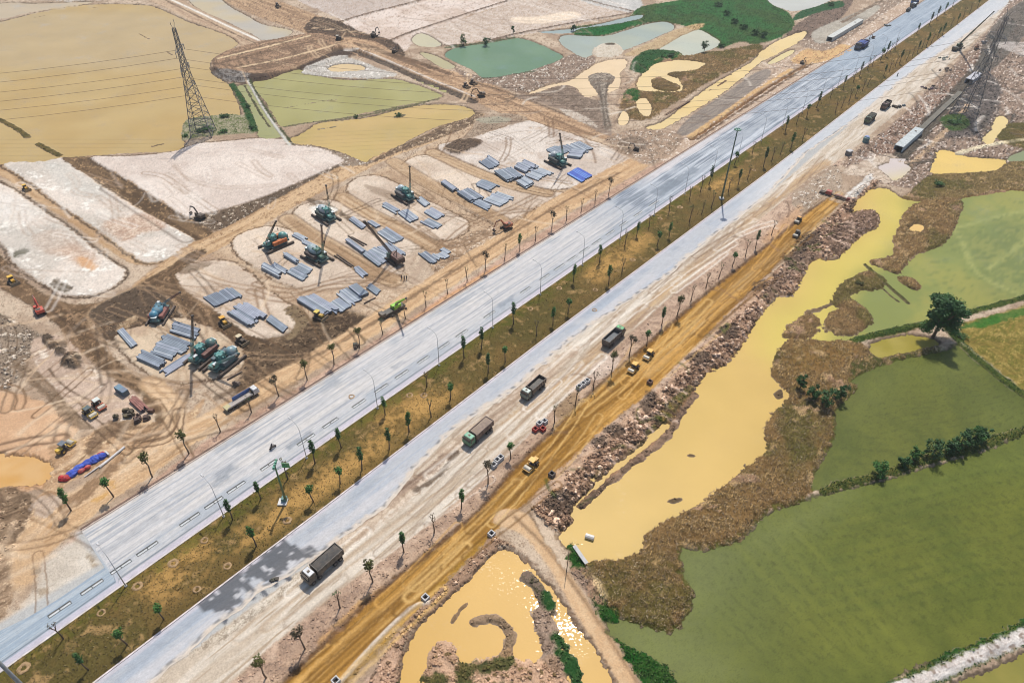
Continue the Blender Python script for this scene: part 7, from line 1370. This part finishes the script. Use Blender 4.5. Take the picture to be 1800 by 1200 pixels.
for k, (p, q) in enumerate(zip(T1, T2)):
    far_ = p - (q - p) * 0.98; b = MB(); pts = []
    for a, c_, sg in ((far_, p, 12.0), (p, q, 15.0)):
        for i in range(17 if a is far_ else 18): s = i / 17; v = a.lerp(c_, s); v.z -= sg * 4 * s * (1 - s); pts.append(v)
    b.tube(pts, 0.055, 4); x = b.build('power_line', mat((84, 66, 52), .7)); tag(x, '%s %s power cable strung across the brown lagoon' % (lv[k // 2], 'rear' if k % 2 == 0 else 'front'), 'cable', 'cables of the power line')
# ================================================================== concrete boxes, culverts, pipes
M_CONC = mat((206, 204, 200), .9); M_CBOX = mat((196, 184, 170), .9); M_RED = mat((176, 58, 48), .8)
def ring_box(label, x, y, s=1.2, h=0.9, m=None, rz=0.0, group='concrete inspection chambers'):
    t = thing('inspection_chamber', label, 'concrete box', spot(x, y), rz, group); b = MB(); k = .2
    for a in range(4): c_, s_ = math.cos(a * math.pi / 2), math.sin(a * math.pi / 2); ln = s - (2 * k if a % 2 else 0); b.box((c_ * (s - k) / 2, s_ * (s - k) / 2, h / 2), ((k, s, h) if a % 2 == 0 else (s - 2 * k, k, h)))
    b.build('wall', m or M_CONC, t); b = MB(); b.box((0, 0, .12), (s - .4, s - .4, .2)); b.build('base', mat((60, 52, 48), .9), t); return t
ar = math.atan2(RDIR[1], RDIR[0])
for lb, x, y, m in (('pale open concrete box, lower one of three by the thin trees', 1018, 682, None), ('pale open concrete box, middle one of three by the thin trees', 1025, 677, None), ('pale open concrete box, upper one of three by the thin trees', 1032, 672, None), ('white open concrete box beside red ones on the verge', 948, 747, None), ('white open concrete box farther of two above red ones', 957, 743, None),
                    ('red painted concrete box on the verge nearest the shoulder', 941, 757, M_RED), ('red painted concrete box on the verge nearest the haul road', 954, 756, M_RED), ('dark concrete box with slotted lid beside the leaning tree', 868, 819, None), ('open concrete box touching the slotted one', 874, 811, None), ('open concrete box last of the three by the leafy tree', 880, 806, None),
                    ('lone concrete box where the haul road meets the dirt way', 864, 940, None), ('lone concrete box on the bank of the lower pond', 748, 1052, None), ('concrete box at the foot of the haul road edge', 591, 1198, None), ('dark concrete box at the corner of the spoil bank', 970, 835, mat((96, 88, 84), .9)), ('small dark concrete box in the spoil bank upper part', 1142, 673, mat((120, 90, 74), .9))):
    ring_box(lb, x, y, 1.25, 0.95, m, ar)
def long_box(label, a, b_, w_, h, col, segs=6, name='box_culvert'):
    hd, L = heading(a, b_); m_ = mid(a, b_); t = thing(name, label, 'culvert', spot(*m_), hd, 'concrete box culverts')
    for k in range(segs):
        b = MB(); sl = L / segs; x = -L / 2 + (k + .5) * sl; b.box((x, 0, h - .1), (sl - .08, w_, .25)); b.box((x, w_ / 2 - .12, h / 2 - .1), (sl - .08, .24, h)); b.box((x, -w_ / 2 + .12, h / 2 - .1), (sl - .08, .24, h)); b.build('segment', mat(col, .85), t)
    b = MB(); b.box((L * .3, 0, h + .1), (.8, .8, .25)); b.build('hatch', M_DK, t); return t
long_box('white box culvert lying in the trench by the rubble', (1578, 264), (1614, 232), 3.6, 2.4, (196, 204, 202), 6); long_box('white box culvert among spoil beyond the wide carriageway', (1458, 72), (1512, 40), 3.4, 2.2, (206, 208, 200), 8); long_box('short pale box culvert in the trench behind', (1702, 146), (1718, 134), 3.8, 2.4, (190, 190, 194), 2); long_box('long low grey culvert section running up the trench', (1618, 228), (1690, 160), 2.2, .6, (104, 102, 90), 8)
for lb, a, b_, r, c_ in (('white pipe lying beside the tarpaulined stack', (176, 822), (220, 786), .28, (232, 230, 226)), ('second thin white pipe along the tarpaulined stack', (150, 838), (216, 790), .16, (224, 220, 214)), ('white pipe floating in the yellow pond', (1029, 941), (1044, 946), .55, (236, 232, 224)), ('driftwood pole in the tan channel', (1172, 202), (1212, 178), .2, (110, 80, 56))):
    hd, L = heading(a, b_); b = MB(); b.cyl((0, 0, r), r, L, 'x', 10); x = b.build('pipe' if 'pipe' in lb else 'pole', mat(c_, .5)); m_ = mid(a, b_); p = spot(*m_); x.location = (p[0], p[1], max(p[2], WLEV - .1)); x.rotation_euler = (0, 0, hd); tag(x, lb, 'pipe' if 'pipe' in lb else 'pole')
for lb, x, y, a in (('broken white concrete slab by the pond corner, upper one', 1015, 967, -1.0), ('broken white concrete slab by the pond corner, lower one', 1025, 983, -1.0)):
    b = MB(); b.box((0, 0, .3), (2.4, .8, .2)); o = b.build('slab', M_CONC); o.location = spot(x, y, .4); o.rotation_euler = (0.05, 0.1, a); tag(o, lb, 'slab', 'white slabs at the pond corner')
pole_('thin dark wooden post at the pond corner', 996, 1003, 7.0, .1, (60, 54, 48), None, name='post', pad=False)
# ================================================================== yard things on the left
t = thing('shipping_container', 'weathered blue container at the edge of the sandy plot', 'container', spot(216, 690), heading((208, 682), (226, 694))[0], None, 0.62); b = MB(); b.box((0, 0, 1.3), (6.0, 2.44, 2.5)); b.build('body', mat((78, 134, 160), .6), t)
b = MB(); [b.box((-2.85 + k * .3, sy * 1.24, 1.3), (.12, .06, 2.3)) for k in range(20) for sy in (1, -1)]; o = b.build('corrugation', mat((66, 116, 142), .6), t); b = MB(); b.box((1.6, 0, 2.58), (2.6, 2.3, .06)); b.build('roof_patch', mat((112, 128, 146), .8), t); b = MB(); b.box((3.03, 0, 1.3), (.06, 2.3, 2.3)); b.build('door', mat((58, 96, 112), .6), t)
def scrap(label, x, y, n, ext, cols, seed, name='scrap_heap', ht=1.4):
    rr = random.Random(seed); t = thing(name, label, 'machine parts', spot(x, y), ar * .3, None, 0.72)
    for k in range(n):
        b = MB(); d = (rr.uniform(.8, 2.6), rr.uniform(.5, 1.6), rr.uniform(.5, ht)); b.box((0, 0, d[2] / 2), d, top=(rr.uniform(.7, 1), rr.uniform(.7, 1)))
        if rr.random() < .5: b.cyl((0, 0, d[2] + .2), .25, .5, 'z', 8)
        o = b.build('block', mat(rr.choice(cols), .8), t); o.location = (rr.uniform(-ext[0], ext[0]), rr.uniform(-ext[1], ext[1]), rr.uniform(0, .5)); o.rotation_euler = (0, 0, rr.uniform(-.4, .4))
    return t
stack('rusty brown stack of steel counterweights on the sandy plot', (229, 706), (250, 726), (240, 701), [plain('rust_%d' % k, alb(c), .85, var=.3) for k, c in enumerate(((132, 88, 78), (112, 70, 62), (150, 104, 92)))], 2, None, 'counterweight_stack')
scrap('dark olive heap of dismantled rig parts on the sandy plot', 218, 730, 12, (3.0, 1.6), [(84, 74, 50), (66, 58, 44), (104, 92, 58), (50, 46, 38)], 3); scrap('dark rusty blocks beside the counterweight stack', 249, 738, 9, (2.2, 1.3), [(104, 74, 64), (80, 58, 52), (64, 50, 46)], 4); scrap('small rusty crate near the heap of parts', 266, 724, 1, (.1, .1), [(110, 72, 56)], 5, 'crate')
scrap('two dark ballast blocks on the mud beside the white cabbed lorry', 412, 677, 2, (1.0, .6), [(70, 60, 54), (120, 104, 92)], 6, 'ballast_blocks'); scrap('discarded dark drum and timber by the verge trees', 626, 610, 4, (1.2, .8), [(90, 74, 60), (60, 66, 58)], 8, 'debris_pile'); scrap('dark twisted scrap on the shoulder by the black truck', 483, 1020, 6, (1.1, .5), [(70, 74, 60), (52, 50, 46)], 9, 'scrap_heap', .5).scale = (.5, .5, .5)
t = thing('tarpaulin_heap', 'long heap under blue and red tarpaulins beside the white pipe', 'tarpaulin heap', spot(150, 820), heading((118, 838), (182, 800))[0], None, 0.72)
for k, (x, y, rx, ry, rz, c_) in enumerate(((-6.9, .5, 1.0, 1.1, 1.25, (196, 30, 44)), (-5.9, -.5, 1.2, 1.1, 1.3, (190, 34, 50)), (-4.0, .0, 2.0, 1.5, 1.2, (34, 78, 188)), (-1.6, .5, 2.1, 1.3, 1.35, (44, 92, 200)), (1.0, .6, 2.2, 1.3, 1.2, (36, 82, 190)), (3.4, .3, 2.0, 1.5, 1.4, (42, 88, 196)), (5.2, .0, 1.7, 1.4, 1.2, (30, 72, 180)))):
    b = MB(); b.blob((x, y, .25), (rx, ry, rz), 14, 9, jit=.10, seed=k + 3); b.build('tarpaulin', mat(c_, .75, var=.3, scale=.8), t)
for k, x in enumerate((-1.6, .2, 5.4)): b = MB(); b.blob((x, -1.35 if k < 2 else .9, .6), (1.2, .7, .7), 8, 5, jit=.15, seed=20 + k); b.build('red_tarpaulin', mat((200, 36, 52), .7), t)
b = MB(); b.box((7.0, -.5, .7), (.5, 2.2, .5)); b.build('end_frame', M_CONC, t)
t = thing('storage_tank', 'small teal tank with blue lid on the far roadside', 'tank', spot(1521, 250)); b = MB(); b.cyl((0, 0, 1.1), 1.3, 2.2, n=14); b.build('body', mat((30, 112, 120), .5), t); b = MB(); b.cyl((.3, .5, 2.4), .9, .3, n=12); b.build('lid', mat((120, 150, 200), .5), t)
t = thing('hut', 'tiny white hut beside the far shoulder bend', 'hut', spot(1491, 272), .6); b = MB(); b.box((0, 0, .9), (2.2, 1.8, 1.8)); b.build('wall', mat((120, 114, 110), .8), t); b = MB(); b.box((0, 0, 1.95), (2.6, 2.2, .2), top=(.8, .8)); b.build('roof', M_CONC, t)
for lb, x, y, cs, sd in (('pile of grey blocks and green netting at the far roadside', 1662, 104, [(150, 156, 140), (70, 86, 72), (190, 190, 180)], 31), ('white building panels heaped beside the culvert trench', 1732, 76, [(220, 220, 216), (150, 150, 148), (96, 96, 96)], 32), ('dark crate and timber heap along the far trench', 1660, 124, [(84, 72, 62), (140, 126, 110)], 33), ('boards and crates beside the wide far carriageway', 1558, 46, [(90, 96, 92), (190, 186, 176), (60, 66, 66)], 34), ('pale timber heap near the small tank', 1582, 188, [(150, 130, 110), (96, 112, 118), (70, 62, 56)], 35), ('mixed rubble and crates by the purple barrel', 1634, 156, [(120, 100, 110), (170, 150, 130), (80, 72, 70)], 36), ('grey mesh bundles beside the trench', 1745, 66, [(120, 120, 112), (80, 80, 76)], 37)):
    scrap(lb, x, y, 9, (4.5, 2.5), cs, sd, 'material_heap', .9)
# people, motorbikes, small carts
def person(label, x, y, shirt, leg):
    t = thing('person', label, 'person', spot(x, y)); me = bpy.data.meshes.new('body'); V = [(0, 0, .95), (0, 0, 1.25), (0, 0, 1.48), (0, 0, 1.62), (.02, .1, .9), (.05, .12, .5), (.03, .13, .06), (-.02, -.1, .9), (-.04, -.12, .5), (-.08, -.13, .06), (0, .2, 1.44), (.06, .26, 1.15), (.16, .24, .95), (0, -.2, 1.44), (-.04, -.26, 1.15), (.1, -.25, .92), (.1, .13, .04), (0, -.13, .04)]
    E_ = [(0, 1), (1, 2), (2, 3), (0, 4), (4, 5), (5, 6), (0, 7), (7, 8), (8, 9), (2, 10), (10, 11), (11, 12), (2, 13), (13, 14), (14, 15), (6, 16), (9, 17)]; R_ = [.15, .14, .13, .06, .1, .075, .05, .1, .075, .05, .07, .05, .04, .07, .05, .04, .05, .05]
    me.from_pydata(V, E_, []); o = bpy.data.objects.new('body', me); C.objects.link(o); o.modifiers.new('skin', 'SKIN'); o.modifiers.new('sub', 'SUBSURF').render_levels = 1
    for i, r in enumerate(R_): me.skin_vertices[0].data[i].radius = (r, r)
    me.skin_vertices[0].data[0].use_root = True; me.materials.append(mat(leg, .8)); o.parent = t
    b = MB(); b.tube([(0, 0, .92), (0, 0, 1.2), (0, 0, 1.46), (0, 0, 1.52)], [.19, .175, .17, .08], 10); b.build('shirt', mat(shirt, .8), t, True); b = MB(); b.blob((0.02, 0, 1.72), (.1, .085, .125), 10, 7, jit=.01); b.build('head', mat((150, 104, 80), .7), t, True); b = MB(); b.blob((-.01, 0, 1.79), (.13, .115, .09), 10, 6, jit=0); b.build('helmet', mat((222, 190, 60), .4), t, True)
person('person in dark shirt standing apart beside two workers near the crane', 706, 491, (64, 50, 80), (40, 40, 46)); person('worker in dark clothes, middle of three near the crawler crane', 711, 492, (50, 50, 62), (36, 36, 40)); person('worker in dark clothes at the end of three near the crawler crane', 715, 492, (56, 52, 58), (36, 36, 40)); person('worker in dark clothes beside the pale covered rig', 571, 430, (70, 50, 50), (40, 40, 44))
def motorbike(label, x, y, rz):
    t = thing('motorbike', label, 'motorbike', spot(x, y, .06), rz)
    for sx in (.65, -.65): b = MB(); b.cyl((sx, 0, .3), .3, .12, 'y', 14); b.build('wheel', M_TYRE, t)
    b = MB(); b.box((0, 0, .5), (1.0, .3, .4), top=(.8, .7)); b.box((-.3, 0, .82), (.8, .28, .14)); b.bar((.65, 0, .3), (.45, 0, 1.05), .08); b.build('body', mat((40, 40, 44), .4), t); b = MB(); b.bar((.45, -.35, 1.05), (.45, .35, 1.05), .05); b.build('handlebar', M_DK, t)
    b = MB(); b.tube([(-.25, 0, .85), (-.2, 0, 1.2), (-.1, 0, 1.5)], [.2, .2, .1], 8); b.blob((-.05, 0, 1.62), (.14, .13, .15), 8, 6, jit=0); b.tube([(-.1, .2, 1.4), (.2, .3, 1.15), (.45, .3, 1.05)], .06, 6); b.tube([(-.1, -.2, 1.4), (.2, -.3, 1.15), (.45, -.3, 1.05)], .06, 6)
    o = b.build('person', mat((44, 42, 50), .8), None, True); o.location = t.location; o.rotation_euler = (0, 0, rz); tag(o, 'rider in dark clothes on ' + label.split(' on ')[0].replace('a ', ''), 'person')
motorbike('dark motorbike on the wide pale carriageway', 480, 788, ar); motorbike('far off grey motorbike on the narrow carriageway', 1577, 134, ar)
# planting rings in the median: low rims of dug earth
M_RIM = plain('dug_earth', alb((168, 138, 100)), .95, var=.3, scale=2.0); rm = None
for k, (x, y) in enumerate([(42, 1174), (178, 1077), (305, 990), (360, 950), (346, 1036), (505, 915), (242, 1030), (400, 995), (618, 697), (720, 695), (745, 545 + 150), (932, 543), (1112, 457), (1046, 510), (1045, 545), (1195, 365), (1160, 385), (983, 507), (1325, 300)]):
    b = MB(); rr = random.Random(k); n = 14; r0, r1 = .5, rr.uniform(.75, 1.15)
    vs = []; 
    for rad, z in ((.25, -.15), (r0, .02), ((r0 + r1) / 2, .22), (r1, .02)): vs += [(math.cos(2 * math.pi * i / n) * rad * rr.uniform(.88, 1.12), math.sin(2 * math.pi * i / n) * rad * rr.uniform(.88, 1.12), z) for i in range(n)]
    b.add(vs, [(q * n + i, q * n + (i + 1) % n, (q + 1) * n + (i + 1) % n, (q + 1) * n + i) for q in range(3) for i in range(n)]); o = b.build('planting_ring', M_RIM, None, True); o.location = spot(x, y, .04); o['kind'] = 'structure'
# ================================================================== the noon haze over the flats
b = MB(); b.box((0, 3100, 66.9), (24000, 6460, 140.2)); hz = b.build('haze', [])
m = bpy.data.materials.new('haze'); m.use_nodes = True; n = m.node_tree.nodes; n.remove(n['Principled BSDF']); pv = n.new('ShaderNodeVolumePrincipled')
pv.inputs['Color'].default_value = (0.93, 0.95, 0.97, 1); pv.inputs['Density'].default_value = 0.00012; pv.inputs['Anisotropy'].default_value = 0.2
m.node_tree.links.new(pv.outputs[0], n['Material Output'].inputs['Volume']); hz.data.materials.append(m); hz['kind'] = 'stuff'; hz['label'] = 'thin noon haze over the flats'
